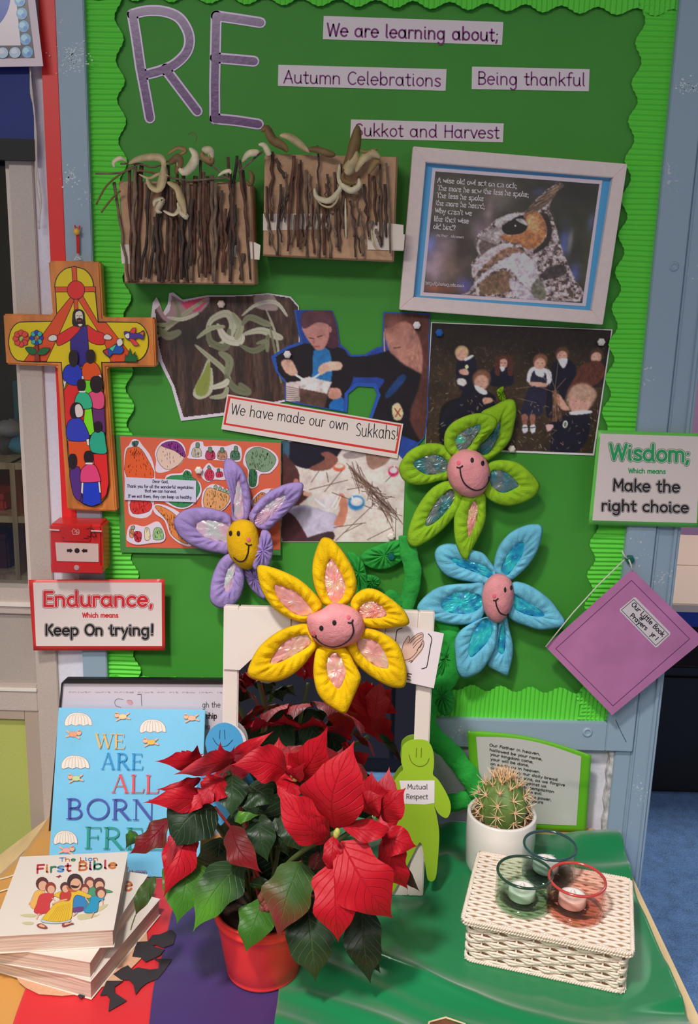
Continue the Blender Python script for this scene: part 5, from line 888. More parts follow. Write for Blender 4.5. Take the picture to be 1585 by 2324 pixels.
# ---- pebble poster upper left
sp = thing('poster', 'white poster with a border of blue glass pebbles, cut by the top left corner', 'poster', P(0, 150, -.03)); pl = wallp(-.030)
cq = CT(0, 0, .16353)
sheet('poster_paper', pl, [(-260, -330), (40, -330), (98, 150), (-230, 156)], (196, 180, 186), sp, ET, .0008)
A = Art(pl, ET, .001); A.poly([(-200, 134), (79, 132), (58, -40), (30, -300), (-220, -300)], (54, 44, 52)); A.poly([(-190, 105), (47, 103), (33, -40), (8, -300), (-210, -300)], (190, 178, 180))
A.poly([(x, y) for x, y in ell(-60, -10, 84, 90, n=40)], (24, 60, 130)); A.poly(ell(-66, -18, 66, 70, n=30), (30, 84, 160)); A.poly(ell(-70, -30, 40, 40, n=24), (20, 30, 90))
pb = [(48 + 3.4 * (k + .2) * -1 + 14, 118 - 29 * k) for k in range(0, 12)]
for k in range(10):
    x, y = 62 - 4.2 * k, 118 - 29 * k
    A.poly(ell(x, y, 12.5, 13.5, n=18), (82, 128, 158)); A.poly(ell(x - 3, y - 3, 7, 7, n=12), (128, 166, 176)); A.poly(ell(x + 4, y + 4, 5, 5, n=10), (62, 104, 160))
for k in range(1, 9):
    x, y = 62 - 28 * k, 119 + .4 * k; A.poly(ell(x, y, 13, 12.5, n=18), (130, 150, 165)); A.poly(ell(x - 2, y - 3, 7, 6, n=12), (190, 190, 200))
A.out('pebble_print', sp, .25)
for k, pts in enumerate([[(68, 152), (72, 200), (76, 240), (82, 300), (84, 380), (92, 440), (92, 480), (86, 505)], [(70, 152), (70, 210), (78, 250), (80, 330), (83, 420), (90, 470), (89, 520)]]):
    mesh('hanging_string', G().tube([V3(v) for v in crom([tuple(P(x, y, -.019)) for x, y in pts], False, 4)], .0011, 5), mat('pale_string', (170, 160, 150), EU, .8), None, smooth=True, label=('pale string hanging beside the window, the kinked one further right', 'pale string hanging beside the window, the straighter one')[k], cat='string')
# ---- prayer book on string
pb = thing('prayer_book', 'purple exercise book with handwritten label hanging from a green pin', 'book', P(1380, 1620, -.04)); pl = wallp(-.040, lambda x, y: .003 * math.sin((x + y) / 90))
B4 = [(1435, 1292), (1600, 1452), (1390, 1623), (1239, 1468)]
VC = mat('purple_book_cover', (178, 112, 158), EL, .65, 'grain', sc=16, lo=.88)
mesh('cover', G().prism([wallp(-.040).at(*p) for p in B4], (0, .0012, 0)), VC, pb); mesh('pages', G().prism([wallp(-.0385).at(*p) for p in [(1437, 1295), (1598, 1453), (1390, 1618), (1245, 1469)]], (0, .003, 0)), mat('paper_cream', (226, 218, 206), EL, .7), pb); mesh('back_cover', G().prism([wallp(-.0350).at(*p) for p in B4], (0, .0012, 0)), VC, pb)
A = Art(wallp(-.040), EL, .0003); A.stroke([(1434, 1317), (1566, 1450), (1392, 1602), (1262, 1472), (1434, 1317)], 1.2, (84, 36, 96))
cb = CT(1220, 960, .31850)
A.poly(cb((690, 1242), (702, 1243), (948, 1492), (948, 1508), (855, 1598), (843, 1600), (588, 1340), (588, 1326)), (206, 196, 200)); A.stroke(cb((688, 1257), (935, 1505), (845, 1585), (600, 1333), (688, 1257)), 1.3, (30, 50, 50))
for t, p0, p1, c_ in (('Our Little Book', (668, 1297), (893, 1525), 10.5), ('of', (727, 1392), (745, 1412), 8), ('Prayers', (660, 1378), (775, 1480), 10), ('yr 1', (805, 1508), (848, 1553), 10)): A.text(t, cb(p0)[0], cb(p1)[0], c_, 2.0, (26, 26, 40))
A.out('label', pb)
mesh('string', G().tube([P(x, y, -.044) for x, y in ((1239, 1468), (1300, 1392), (1360, 1326), (1418, 1270))], .0010, 6), mat('white_string', (196, 200, 180), EL, .8), pb, smooth=True)
mesh('string', G().tube([P(x, y, -.040) for x, y in ((1436, 1296), (1433, 1282), (1428, 1270))], .0012, 6), mat('white_string'), pb, smooth=True)
mesh('string', G().tube([P(x, y, -.022) for x, y in ((1425, 1268), (1418, 1262), (1412, 1250))], .0012, 6), mat('white_string'), pb, smooth=True)
pin(1429, 1268, (12, 84, 76), 'dark green push pin on the frame post holding the purple book', Y=-.0144, r=.0068)
# ================================================================== plush flowers
def foil(key, stops, e=EM): return mat('foil_' + key, None, e, kind='foil', stops=[(p, alb(c, e)) for p, c in stops])
F_PINK = foil('pink', [(.25, (200, 134, 122)), (.5, (214, 150, 146)), (.64, (206, 176, 150)), (.78, (226, 196, 196))])
F_LIL = foil('lilac', [(.25, (176, 140, 168)), (.5, (206, 172, 190)), (.65, (180, 190, 190)), (.78, (226, 210, 226))])
F_TEAL = foil('teal', [(.25, (36, 84, 92)), (.45, (50, 110, 116)), (.6, (110, 110, 110)), (.75, (60, 190, 150))])
F_BLUE = foil('blue', [(.25, (26, 84, 150)), (.45, (24, 130, 170)), (.6, (50, 190, 190)), (.75, (70, 90, 180))])
def resamp(q, n):
    q = [Vector(p) for p in q]; q = q + [q[0]]; d = [0]
    for a, b in zip(q[:-1], q[1:]): d.append(d[-1] + (b - a).length)
    out = []; k = 0
    for i in range(n):
        s_ = d[-1] * i / n
        while d[k + 1] < s_: k += 1
        t = (s_ - d[k]) / max(1e-9, d[k + 1] - d[k]); out.append(q[k].lerp(q[k + 1], t))
    return out
def petal(par, out_px, in_px, m, fm, Yr, Yt, root, puff=.010, seed=0):
    puff *= .72
    """puffed plush petal: outer outline, inner inlay outline; depth runs from Yr at the root to Yt at the far end"""
    O = resamp(crom([tuple(p) for p in out_px], True, 6), 56); rx, ry = root; far = max((p - Vector(root)).length for p in O)
    hole = in_px is not None
    if hole: I0 = crom([tuple(p) for p in in_px], True, 6); c = sum((Vector(p) for p in I0), Vector((0, 0))) / len(I0)
    else: c = sum(O, Vector((0, 0))) / len(O); I0 = None
    if hole:
        I = resamp(I0, 56)     # align starting angle
        k0 = min(range(56), key=lambda k: abs(((math.atan2(I[k].y - c.y, I[k].x - c.x) - math.atan2(O[0].y - c.y, O[0].x - c.x) + math.pi) % (2 * math.pi)) - math.pi))
        ar = lambda Q: sum(Q[i].x * Q[(i + 1) % 56].y - Q[(i + 1) % 56].x * Q[i].y for i in range(56))
        I = I[k0:] + I[:k0]
        if ar(I) * ar(O) < 0: I = [I[0]] + I[1:][::-1]
    else: I = [c.lerp(p, .04) for p in O]
    def W(p, h):
        t = min(1, (p - Vector(root)).length / far); Y = Yr + (Yt - Yr) * t; q = P(p.x, p.y, Y - h); return q
    r_ = random.Random(seed); ph = [r_.uniform(0, 6.28) for _ in range(4)]
    g = G(); ns = 12; rows = []
    for j in range(ns + 1):
        s_ = j / ns; row = []
        for i in range(56):
            p = O[i].lerp(I[i], s_); hh = puff * (math.sin(math.pi * min(1, s_ * (.97 if hole else .5)))) ** .5
            ru = (.0019 * math.sin(i * 1.7 + ph[0] + 2 * s_) + .0011 * math.sin(i * .93 + ph[1] - 3 * s_) + .0010 * math.sin(i * 2.9 + ph[2])) * (s_ if hole else 1) * 1.7 * math.sin(math.pi * min(1, s_ * .9 + .05))
            row.append(W(p, hh + ru))
        rows.append(row)
    v = [p for r in rows for p in r]; f = [(j * 56 + i, j * 56 + (i + 1) % 56, (j + 1) * 56 + (i + 1) % 56, (j + 1) * 56 + i) for j in range(ns) for i in range(56)]
    back = []                       # rounded back
    for j in range(1, 4):
        s_ = j / 4 * .55; back.append([W(O[i].lerp(c, s_), -puff * .55 * math.sin(math.pi / 2 * j / 3)) for i in range(56)])
    b0 = len(v); v += [p for r in back for p in r]
    for j in range(3):
        for i in range(56):
            a = i if j == 0 else b0 + (j - 1) * 56 + i; a2 = (i + 1) % 56 if j == 0 else b0 + (j - 1) * 56 + (i + 1) % 56
            f.append((a2, a, b0 + j * 56 + i, b0 + j * 56 + (i + 1) % 56))
    f.append(tuple(b0 + 112 + i for i in range(56)))
    if not hole: f.append(tuple(ns * 56 + i for i in range(56)))
    g.add(v, f); o = mesh('petal', g, m, par, smooth=True, sub=0)
    if hole:
        gi = G(); vv = [W(c, .0025)]; ff = []
        for j in range(1, 7):
            for i in range(56):
                q = c.lerp(I[i], j / 6 * 1.03); vv.append(W(q, .0025 + r_.uniform(-.0005, .0006) + .0009 * math.sin(q.x * .21 + j) * math.sin(q.y * .17) - .0012 * (j / 6) ** 3))
        ff += [(0, 1 + i, 1 + (i + 1) % 56) for i in range(56)] + [(1 + (j - 1) * 56 + i, 1 + j * 56 + i, 1 + j * 56 + (i + 1) % 56, 1 + (j - 1) * 56 + (i + 1) % 56) for j in range(1, 6) for i in range(56)]
        gi.add(vv, ff); mesh('foil_inlay', gi, fm, o, smooth=r_.random() < .6)
    return o
def face(par, outline, m, Yc, depth, C_, eyes, cheeks, mouth, ticks):
    O = resamp(crom(C_(*outline), True, 5), 40); c = sum(O, Vector((0, 0))) / 40; g = G(); v = []
    dome = lambda s_: depth * math.sqrt(max(0, 1 - s_ ** 2.6)); nr = 12
    for j in range(nr + 1):
        s_ = j / nr
        for i in range(40): p = c.lerp(O[i], s_); v.append(P(p.x, p.y, Yc - dome(s_)))
    for j in range(1, 6):
        s_ = 1 - j / 6
        for i in range(40): p = c.lerp(O[i], s_); v.append(P(p.x, p.y, Yc + .45 * dome(s_)))
    n_ = nr + 6
    g.add(v, [(j * 40 + i, (j + 1) * 40 + i, (j + 1) * 40 + (i + 1) % 40, j * 40 + (i + 1) % 40) for j in range(n_ - 1) for i in range(40)])
    mesh('face', g, m, par, smooth=True)
    def srf(x, y, up=.0008):
        d = Vector((x, y)) - c; an = math.atan2(d.y, d.x); best = min(O, key=lambda p: abs(((math.atan2((p - c).y, (p - c).x) - an + math.pi) % (2 * math.pi)) - math.pi)); s_ = min(1, d.length / (best - c).length)
        return P(x, y, Yc - dome(s_) - up)
    BLK = mat('black_embroidery', (26, 18, 18), EM, .7)
    for (x, y) in C_(*eyes):
        e = ell(x, y, eyr[0], eyr[1], n=14); mesh('eye', G().add([srf(x, y, .0018)] + [srf(*p, .0006) for p in e], [(0, 1 + i, 1 + (i + 1) % 14) for i in range(14)]), BLK, par, smooth=True)
    for (x, y) in C_(*cheeks):
        e = ell(x, y, 4.6, 5.2, n=14); mesh('cheek', G().add([srf(x, y, .0018)] + [srf(*p, .0006) for p in e], [(0, 1 + i, 1 + (i + 1) % 14) for i in range(14)]), mat('cheek_pink', (216, 96, 112), EM, .8), par, smooth=True)
    ms = G(); ms.tube([srf(*p) for p in crom(C_(*mouth), False, 5)], .0010, 5)
    for t in ticks: ms.tube([srf(*p) for p in crom(C_(*t), False, 4)], .0010, 5)
    mesh('mouth', ms, BLK, par, smooth=True)
def plush(key, c): return mat('plush_' + key, c, EM, .85, 'plush')
def stem(par, pts, r, nm='stem', m=None, flat=.55):
    q = [V3(v) for v in crom([tuple(P(*p)) for p in pts], False, 6)]; rr = [r * (1 + .05 * math.sin(i * 1.3)) for i in range(len(q))]
    g = G().tube(q, rr, 18)
    for i in range(len(q)):
        for j in range(18): v = g.v[i * 18 + j]; v.y = q[i].y + (v.y - q[i].y) * flat + .0008 * math.sin(i * 1.1 + j * 2.1)
    mesh(nm, g, m or GP, par, smooth=True)
GP = plush('green', (44, 140, 58)); GP2 = plush('green_bright', (46, 156, 62))
c5 = CT(260, 960, .44164); c6 = CT(500, 1200, .32808); c7 = CT(880, 880, .30986)
PINK = plush('pink', (216, 140, 144))
# purple flower
PU = plush('purple', (146, 126, 180)); eyr = (4.0, 6.4)
fl = thing('plush_flower', 'purple plush flower with smiling yellow face, pinned over the vegetable poster', 'soft toy', P(555, 1370, -.03)); rt = c5((662, 622))[0]
for k, (o_, i_, yr, yt) in enumerate([
 ([(563, 195), (585, 180), (625, 200), (665, 250), (690, 320), (702, 400), (690, 490), (650, 510), (605, 505), (600, 420), (585, 330), (562, 260)], [(638, 285), (655, 360), (665, 440), (655, 500), (618, 500), (612, 430), (620, 350)], -.030, -.030),
 ([(690, 490), (715, 430), (770, 370), (860, 320), (940, 303), (972, 318), (955, 380), (900, 450), (830, 515), (790, 552), (735, 540)], [(742, 525), (712, 505), (755, 445), (810, 400), (875, 370), (868, 408), (820, 465), (775, 510)], -.030, -.040),
 ([(600, 490), (540, 450), (450, 432), (370, 443), (320, 475), (303, 510), (325, 570), (380, 620), (450, 650), (530, 666), (590, 660)], [(590, 530), (520, 505), (460, 500), (420, 520), (425, 550), (470, 590), (540, 607), (590, 605)], -.030, -.034),
 ([(600, 665), (545, 700), (505, 780), (490, 860), (495, 920), (540, 952), (600, 946), (645, 900), (668, 820), (660, 750), (635, 700)], [(612, 720), (580, 760), (562, 830), (570, 868), (600, 850), (615, 790), (624, 745)], -.030, -.036)]):
    petal(fl, c5(*o_), c5(*i_), PU, F_LIL, yr, yt, rt, .010, k)
petal(fl, c5((655, 720), (665, 780), (700, 850), (765, 907), (785, 880), (760, 800), (740, 740), (700, 710)), None, PU, None, -.024, -.020, rt, .010, 9)
petal(fl, c5((762, 548), (800, 565), (816, 640), (800, 725), (765, 745), (722, 757), (704, 712), (730, 640), (748, 580)), None, PU, None, -.046, -.050, rt, .012, 10)
face(fl, [(660, 494), (710, 510), (738, 560), (748, 630), (735, 710), (700, 750), (660, 750), (620, 720), (590, 680), (577, 610), (585, 545), (615, 505)], plush('yellow_face', (224, 172, 20)), -.040, .024, c5, [(596, 567), (637, 568)], [(690, 600)], [(612, 690), (640, 712), (668, 705), (685, 670), (690, 625)], [[(674, 617), (690, 628), (706, 624)]])
# yellow flower
YE = plush('yellow', (230, 184, 12)); eyr = (4.8, 6.2)
fl = thing('plush_flower', 'yellow plush flower with smiling pink face, hanging over the mirror', 'soft toy', P(760, 1615, -.18)); rt = c6((800, 675))[0]
for k, (o_, i_, yr, yt) in enumerate([
 ([(700, 68), (740, 60), (790, 85), (860, 170), (920, 270), (946, 370), (935, 450), (890, 520), (800, 540), (710, 525), (660, 430), (637, 330), (640, 230), (665, 140)], [(768, 208), (810, 260), (850, 340), (868, 400), (850, 465), (800, 515), (760, 490), (727, 400), (723, 310), (742, 240)], -.175, -.160),
 ([(900, 530), (930, 460), (1000, 415), (1080, 420), (1180, 480), (1270, 560), (1310, 640), (1290, 670), (1200, 685), (1090, 690), (1000, 672), (940, 610)], [(950, 585), (985, 522), (1050, 500), (1110, 530), (1150, 580), (1140, 608), (1060, 618), (980, 615)], -.175, -.185),
 ([(1000, 690), (1080, 700), (1180, 750), (1240, 810), (1275, 900), (1292, 1000), (1285, 1070), (1260, 1100), (1180, 1095), (1090, 1050), (1000, 990), (930, 920), (885, 850), (870, 790), (910, 760)], [(945, 780), (1000, 758), (1080, 780), (1130, 840), (1160, 910), (1160, 965), (1090, 955), (1020, 910), (960, 840)], -.175, -.188),
 ([(670, 830), (740, 810), (840, 810), (890, 850), (930, 930), (975, 1020), (960, 1080), (930, 1150), (880, 1262), (848, 1280), (790, 1250), (720, 1200), (670, 1130), (645, 1020), (648, 920)], [(795, 855), (840, 900), (868, 980), (858, 1040), (820, 1105), (770, 1060), (735, 980), (748, 890)], -.175, -.205),
 ([(610, 660), (640, 740), (675, 810), (650, 850), (580, 940), (500, 1010), (400, 1055), (290, 1056), (210, 1030), (188, 990), (215, 910), (260, 830), (330, 760), (420, 700), (520, 665)], [(600, 735), (628, 785), (600, 820), (500, 880), (420, 920), (345, 933), (370, 870), (440, 785), (520, 745)], -.175, -.192),
 ([(254, 268), (280, 250), (340, 260), (440, 295), (540, 345), (620, 410), (690, 490), (712, 540), (690, 570), (640, 600), (600, 645), (560, 645), (480, 620), (380, 560), (310, 470), (268, 370)], [(375, 390), (440, 400), (540, 450), (620, 540), (638, 570), (600, 602), (520, 590), (440, 530), (385, 450)], -.175, -.182)]):
    petal(fl, c6(*o_), c6(*i_), YE, F_PINK, yr, yt, rt, .012, 20 + k)
face(fl, [(606, 600), (690, 565), (765, 517), (830, 515), (905, 540), (962, 580), (998, 650), (990, 725), (940, 785), (860, 818), (775, 832), (695, 805), (635, 755), (604, 680)], PINK, -.188, .026, c6, [(700, 688), (790, 650)], [(888, 612), (645, 722)], [(658, 748), (685, 782), (735, 810), (790, 818), (850, 800), (900, 760), (922, 710), (912, 645)], [[(884, 648), (906, 650), (920, 628)], [(637, 744), (655, 752), (664, 738)]])
# green flower
LG = plush('lime', (126, 166, 34)); eyr = (4.0, 6.0)
fl = thing('plush_flower', 'lime green plush flower with smiling pink face, upper right', 'soft toy', P(1060, 1270, -.03)); rt = c7((590, 625))[0]
for k, (o_, i_, yr, yt) in enumerate([
 ([(690, 175), (780, 130), (870, 85), (930, 93), (946, 170), (930, 270), (905, 370), (850, 450), (780, 510), (730, 540), (680, 500), (670, 400), (690, 300), (685, 230)], [(828, 235), (825, 300), (800, 390), (745, 475), (690, 490), (662, 440), (720, 380), (780, 310)], -.020, -.018),
 ([(415, 420), (420, 330), (470, 260), (560, 210), (660, 185), (750, 195), (800, 230), (800, 280), (760, 320), (700, 370), (660, 450), (600, 500), (520, 500), (460, 490), (428, 450)], [(525, 460), (495, 380), (550, 320), (620, 285), (675, 268), (680, 310), (640, 370), (590, 440)], -.032, -.045),
 ([(480, 500), (430, 430), (350, 405), (250, 415), (150, 470), (90, 560), (84, 610), (120, 680), (200, 712), (290, 705), (380, 680), (440, 670), (470, 580)], [(445, 560), (410, 510), (340, 490), (260, 510), (190, 545), (210, 590), (270, 630), (340, 635), (430, 612)], -.030, -.034),
 ([(450, 680), (360, 710), (290, 770), (220, 870), (170, 980), (145, 1080), (150, 1140), (190, 1170), (260, 1145), (370, 1070), (470, 970), (530, 880), (555, 790), (510, 740)], [(465, 742), (492, 780), (470, 850), (400, 940), (330, 998), (275, 1010), (300, 930), (360, 830), (420, 772)], -.030, -.034),
 ([(550, 790), (620, 780), (710, 770), (722, 880), (715, 980), (670, 1090), (610, 1200), (580, 1262), (545, 1240), (500, 1140), (485, 1030), (490, 930), (520, 860)], [(640, 828), (660, 870), (655, 960), (620, 1050), (595, 1097), (585, 1020), (590, 920), (612, 860)], -.030, -.040),
 ([(735, 560), (800, 530), (880, 530), (960, 550), (1050, 620), (1112, 700), (1110, 750), (1060, 810), (970, 850), (880, 867), (800, 850), (730, 810), (700, 760), (710, 650)], [(755, 622), (800, 605), (870, 620), (930, 670), (962, 715), (920, 745), (850, 770), (790, 747), (755, 700)], -.030, -.032)]):
    petal(fl, c7(*o_), c7(*i_), LG, F_TEAL if k != 4 else F_PINK, yr, yt, rt, .010, 30 + k)
face(fl, [(560, 450), (640, 458), (710, 510), (748, 590), (745, 680), (710, 760), (650, 800), (590, 803), (520, 775), (460, 710), (435, 620), (452, 530), (500, 475)], PINK, -.040, .024, c7, [(620, 530), (698, 553)], [(520, 549)], [(530, 583), (540, 650), (572, 710), (640, 750), (700, 738), (740, 690), (745, 650)], [[(506, 582), (530, 585), (552, 570)]])
stem(fl, [(925, 1215, -.022), (928, 1255, -.025), (938, 1300, -.028), (930, 1350, -.028), (912, 1400, -.028), (905, 1450, -.03), (915, 1500, -.018), (950, 1600, -.016)], .0125)
stem(fl, [(912, 1372, -.03), (890, 1350, -.035), (884, 1352, -.036), (888, 1375, -.035), (905, 1395, -.03)], .007)
leafO = c5((1265, 680), (1300, 650), (1380, 620), (1460, 600), (1490, 620), (1492, 690), (1450, 730), (1380, 755), (1310, 745), (1270, 715)); petal(fl, leafO, None, GP, None, -.018, -.016, c5((1490, 650))[0], .008, 50)
petal(fl, c5((1200, 660), (1245, 675), (1280, 720), (1300, 800), (1298, 870), (1270, 880), (1240, 820), (1220, 740), (1195, 690)), None, GP, None, -.020, -.03, c5((1250, 850))[0], .010, 51)
petal(fl, c5((1298, 780), (1340, 785), (1370, 810), (1350, 845), (1300, 850), (1285, 810)), None, GP, None, -.02, -.02, c5((1300, 830))[0], .008, 52)
mesh('stem_button', G().lathe([(.0001, .003), (.005, .0025), (.006, 0)], P(888, 1263, -.026), 6, Matrix.Rotation(math.pi / 2, 3, 'X')), mat('pin_12_84_76'), fl)
petal(fl, c7((800, 30), (815, 5), (850, -10), (850, 30), (870, 90), (830, 95)), None, LG, None, -.016, -.016, c7((840, 90))[0], .005, 53)
# blue flower
BU = plush('blue', (98, 168, 192)); eyr = (2.9, 6.2)
fl = thing('plush_flower', 'light blue plush flower with smiling pink face, beside the purple book', 'soft toy', P(1100, 1530, -.03)); rt = c7((808, 1540))[0]
for k, (o_, i_, yr, yt) in enumerate([
 ([(780, 1340), (785, 1250), (820, 1150), (900, 1060), (1000, 1010), (1090, 997), (1135, 1020), (1130, 1090), (1100, 1190), (1040, 1290), (960, 1370), (900, 1410), (830, 1400)], [(855, 1365), (835, 1322), (870, 1240), (920, 1170), (980, 1130), (1002, 1150), (985, 1230), (930, 1310), (885, 1368)], -.030, -.034),
 ([(344, 1220), (370, 1165), (440, 1140), (540, 1155), (640, 1190), (700, 1210), (745, 1260), (800, 1345), (780, 1390), (720, 1445), (640, 1430), (520, 1410), (420, 1370), (362, 1300)], [(465, 1250), (540, 1258), (640, 1280), (720, 1310), (768, 1362), (755, 1397), (680, 1367), (590, 1332), (510, 1300)], -.030, -.030),
 ([(700, 1430), (600, 1433), (480, 1438), (360, 1465), (270, 1530), (218, 1600), (230, 1650), (300, 1690), (400, 1722), (500, 1736), (600, 1730), (690, 1690), (720, 1600), (715, 1500)], [(692, 1535), (620, 1502), (520, 1495), (440, 1530), (390, 1590), (430, 1638), (520, 1655), (610, 1650), (685, 1605)], -.030, -.046),
 ([(710, 1680), (620, 1720), (530, 1780), (490, 1860), (495, 1960), (505, 2060), (540, 2122), (600, 2120), (680, 2080), (740, 2000), (790, 1900), (805, 1800), (800, 1700), (760, 1680)], [(722, 1690), (760, 1722), (770, 1780), (740, 1850), (680, 1920), (610, 1975), (597, 1900), (622, 1800), (672, 1725)], -.032, -.046),
 ([(790, 1820), (810, 1720), (870, 1670), (892, 1760), (916, 1860), (920, 1950), (890, 2080), (870, 2112), (800, 2080), (730, 2030), (755, 1940)], [(842, 1722), (860, 1760), (865, 1850), (856, 1930), (835, 1952), (805, 1910), (822, 1800)], -.026, -.026),
 ([(910, 1430), (1000, 1430), (1100, 1480), (1190, 1550), (1260, 1640), (1306, 1715), (1280, 1750), (1200, 1767), (1110, 1772), (1010, 1742), (930, 1712), (880, 1660), (870, 1560)], [(925, 1512), (1000, 1555), (1080, 1600), (1150, 1660), (1110, 1677), (1020, 1662), (940, 1622), (915, 1560)], -.030, -.036)]):
    petal(fl, c7(*o_), c7(*i_), BU, F_BLUE, yr, yt, rt, .010, 40 + k)
face(fl, [(790, 1362), (850, 1365), (895, 1395), (920, 1450), (925, 1540), (905, 1620), (860, 1690), (805, 1725), (750, 1700), (705, 1630), (690, 1540), (705, 1450), (745, 1390)], PINK, -.042, .022, c7, [(862, 1480), (908, 1467)], [(782, 1525)], [(792, 1557), (800, 1600), (825, 1648), (865, 1665), (890, 1660)], [[(775, 1556), (790, 1558), (812, 1542)]])
stem(fl, [(1012, 1400, -.022), (1022, 1440, -.024), (1032, 1480, -.026), (1022, 1530, -.026), (995, 1562, -.026), (975, 1600, -.026), (968, 1645, -.03), (990, 1678, -.036), (1022, 1706, -.036), (1058, 1752, -.036), (1090, 1800, -.034)], .0155, m=GP2)
stem(fl, [(998, 1818, -.022), (1030, 1822, -.022), (1062, 1812, -.024), (1090, 1800, -.030)], .0145, m=GP2)
petal(fl, c7((395, 1870), (470, 1820), (480, 1900), (500, 1990), (440, 2080), (360, 2140), (355, 2060), (380, 1960)), None, GP, None, -.024, -.028, c7((400, 1900))[0], .010, 60)
petal(fl, c7((330, 2130), (400, 2140), (460, 2200), (490, 2270), (485, 2350), (440, 2400), (380, 2380), (330, 2300), (310, 2200)), None, GP, None, -.024, -.030, c7((350, 2150))[0], .011, 61)
# ================================================================== cloths on the table
rnd.seed(5)
def obj_free(x, y):
    """1 away from where things stand, 0 beneath them, so the folds do not lift them"""
    k = 1.0
    for cx_, cy_, r_ in KEEP: k = min(k, max(0, (math.hypot(x - cx_, y - cy_) - r_) / .035))
    return min(1, k)
KEEP = [(-.089, -.327, .04), (.245, -.245, .125), (.30, -.29, .095), (.19, -.27, .08), (.245, -.11, .055), (-.35, -.30, .13), (-.05, -.18, .02), (.05, -.18, .02), (.11, -.18, .02), (-.15, -.18, .02), (.3, -.02, .03)]
def fold(x, y, s, A):
    w_ = x * 9 + 3.1 * math.sin(y * 11 + s) + s; v = y * 8 + 2.2 * math.sin(x * 9 + 1.3 * s)
    h = .5 + .5 * math.sin(w_ * 1.7 + v * .9) * math.cos(v * 1.3 - w_ * .5); h2 = max(0, math.sin(w_ * 3.1 + 2 * v) * .5 + .5) ** 2
    return A * (h * .75 + h2 * .3) * obj_free(x, y)
def cloth(lab, L_, R_, m, k, s, A, nu=90, nv=90, skirt=0, cat='cloth'):
    Lp = crom([tuple(p)[:2] for p in L_], False, 8); Rp = crom([tuple(p)[:2] for p in R_], False, 8)
    def pick(Q, v):
        x = v * (len(Q) - 1); i = min(len(Q) - 2, int(x)); t = x - i; return Q[i][0] * (1 - t) + Q[i + 1][0] * t, Q[i][1] * (1 - t) + Q[i + 1][1] * t
    def f(u, v):
        a, b = pick(Lp, v), pick(Rp, v); x = a[0] + (b[0] - a[0]) * u; y = a[1] + (b[1] - a[1]) * u; return V3((x, y, TOP + k + fold(x, y, s, A)))
    o = mesh('satin_cloth', G().grid(f, nu, nv), m, None, smooth=True, label=lab, cat=cat); md = o.modifiers.new('t', 'SOLIDIFY'); md.thickness = .0006; md.offset = -1; return o
pz = lambda pts: [PZ(x, y, TOP) for x, y in pts]
GOLD = mat('gold_satin', (218, 158, 78), EX, kind='satin', r=.42)
gl = [(-.452, -.003), (-.457, -.09), (-.470, -.15), (-.50, -.25), (-.56, -.42), (-.56, -.63)]
gold_ = cloth('gold satin cloth under the others, showing at the left and along the back edge', gl, [(.398, -.003), (.399, -.1), (.398, -.3), (.398, -.63)], GOLD, .0005, 1.0, .0025)
g = G()
for i, (a, b) in enumerate(zip(gl[:-1], gl[1:])):
    for j in range(4): g.add([V3((a[0] - .004 * j, a[1], TOP + .0006 - .045 * j)), V3((b[0] - .004 * j, b[1], TOP + .0006 - .045 * j)), V3((b[0] - .004 * (j + 1), b[1], TOP + .0006 - .045 * (j + 1))), V3((a[0] - .004 * (j + 1), a[1], TOP + .0006 - .045 * (j + 1)))], [(0, 1, 2, 3)])
mesh('overhang', g, GOLD, gold_, smooth=True)
for k, pts in enumerate([[(-20, 2000), (20, 1990), (45, 1980), (64, 1978)], [(-20, 2030), (10, 2020), (35, 2014), (52, 2012)]]):
    mesh('cloth_piping', G().tube([V3(v) for v in crom([tuple(PZ(x, y, TOP + .005)) for x, y in pts], False, 5)], .0011, 6), mat('white_piping', (238, 224, 200), EX, .4), None, smooth=True, label=('white piping line on the gold cloth, nearer the wall', 'white piping line on the gold cloth, nearer the bible stack')[k], cat='piping')
cloth('bright red satin cloth under the stack of bibles', pz([(180, 2000), (110, 2110), (60, 2245), (30, 2330), (14, 2400)]), pz([(415, 2000), (393, 2080), (375, 2160), (352, 2250), (336, 2400)]), mat('red_satin', (222, 34, 44), EX, kind='satin', r=.45), .0040, 2.0, .0015, 50, 60)
cloth('deep purple satin cloth in the middle of the table', pz([(412, 2000), (390, 2080), (372, 2160), (349, 2250), (333, 2400)]), pz([(665, 1990), (655, 2080), (648, 2160), (638, 2250), (622, 2400)]), mat('purple_satin', (62, 36, 104), EX, kind='satin', r=.42), .0048, 3.0, .0028, 60, 60)
cloth('large emerald green satin cloth under basket and cactus', pz([(700, 1960), (670, 2000), (655, 2080), (646, 2160), (634, 2250), (618, 2400)]) and pz([(690, 1884), (665, 1960), (656, 2080), (646, 2160), (634, 2250), (618, 2400)]), pz([(1402, 1906), (1424, 1968), (1440, 2032), (1502, 2178), (1552, 2300), (1575, 2400)]), mat('green_satin', (16, 128, 74), EX, kind='satin', r=.27), .0056, 4.2, .0170, 150, 120)
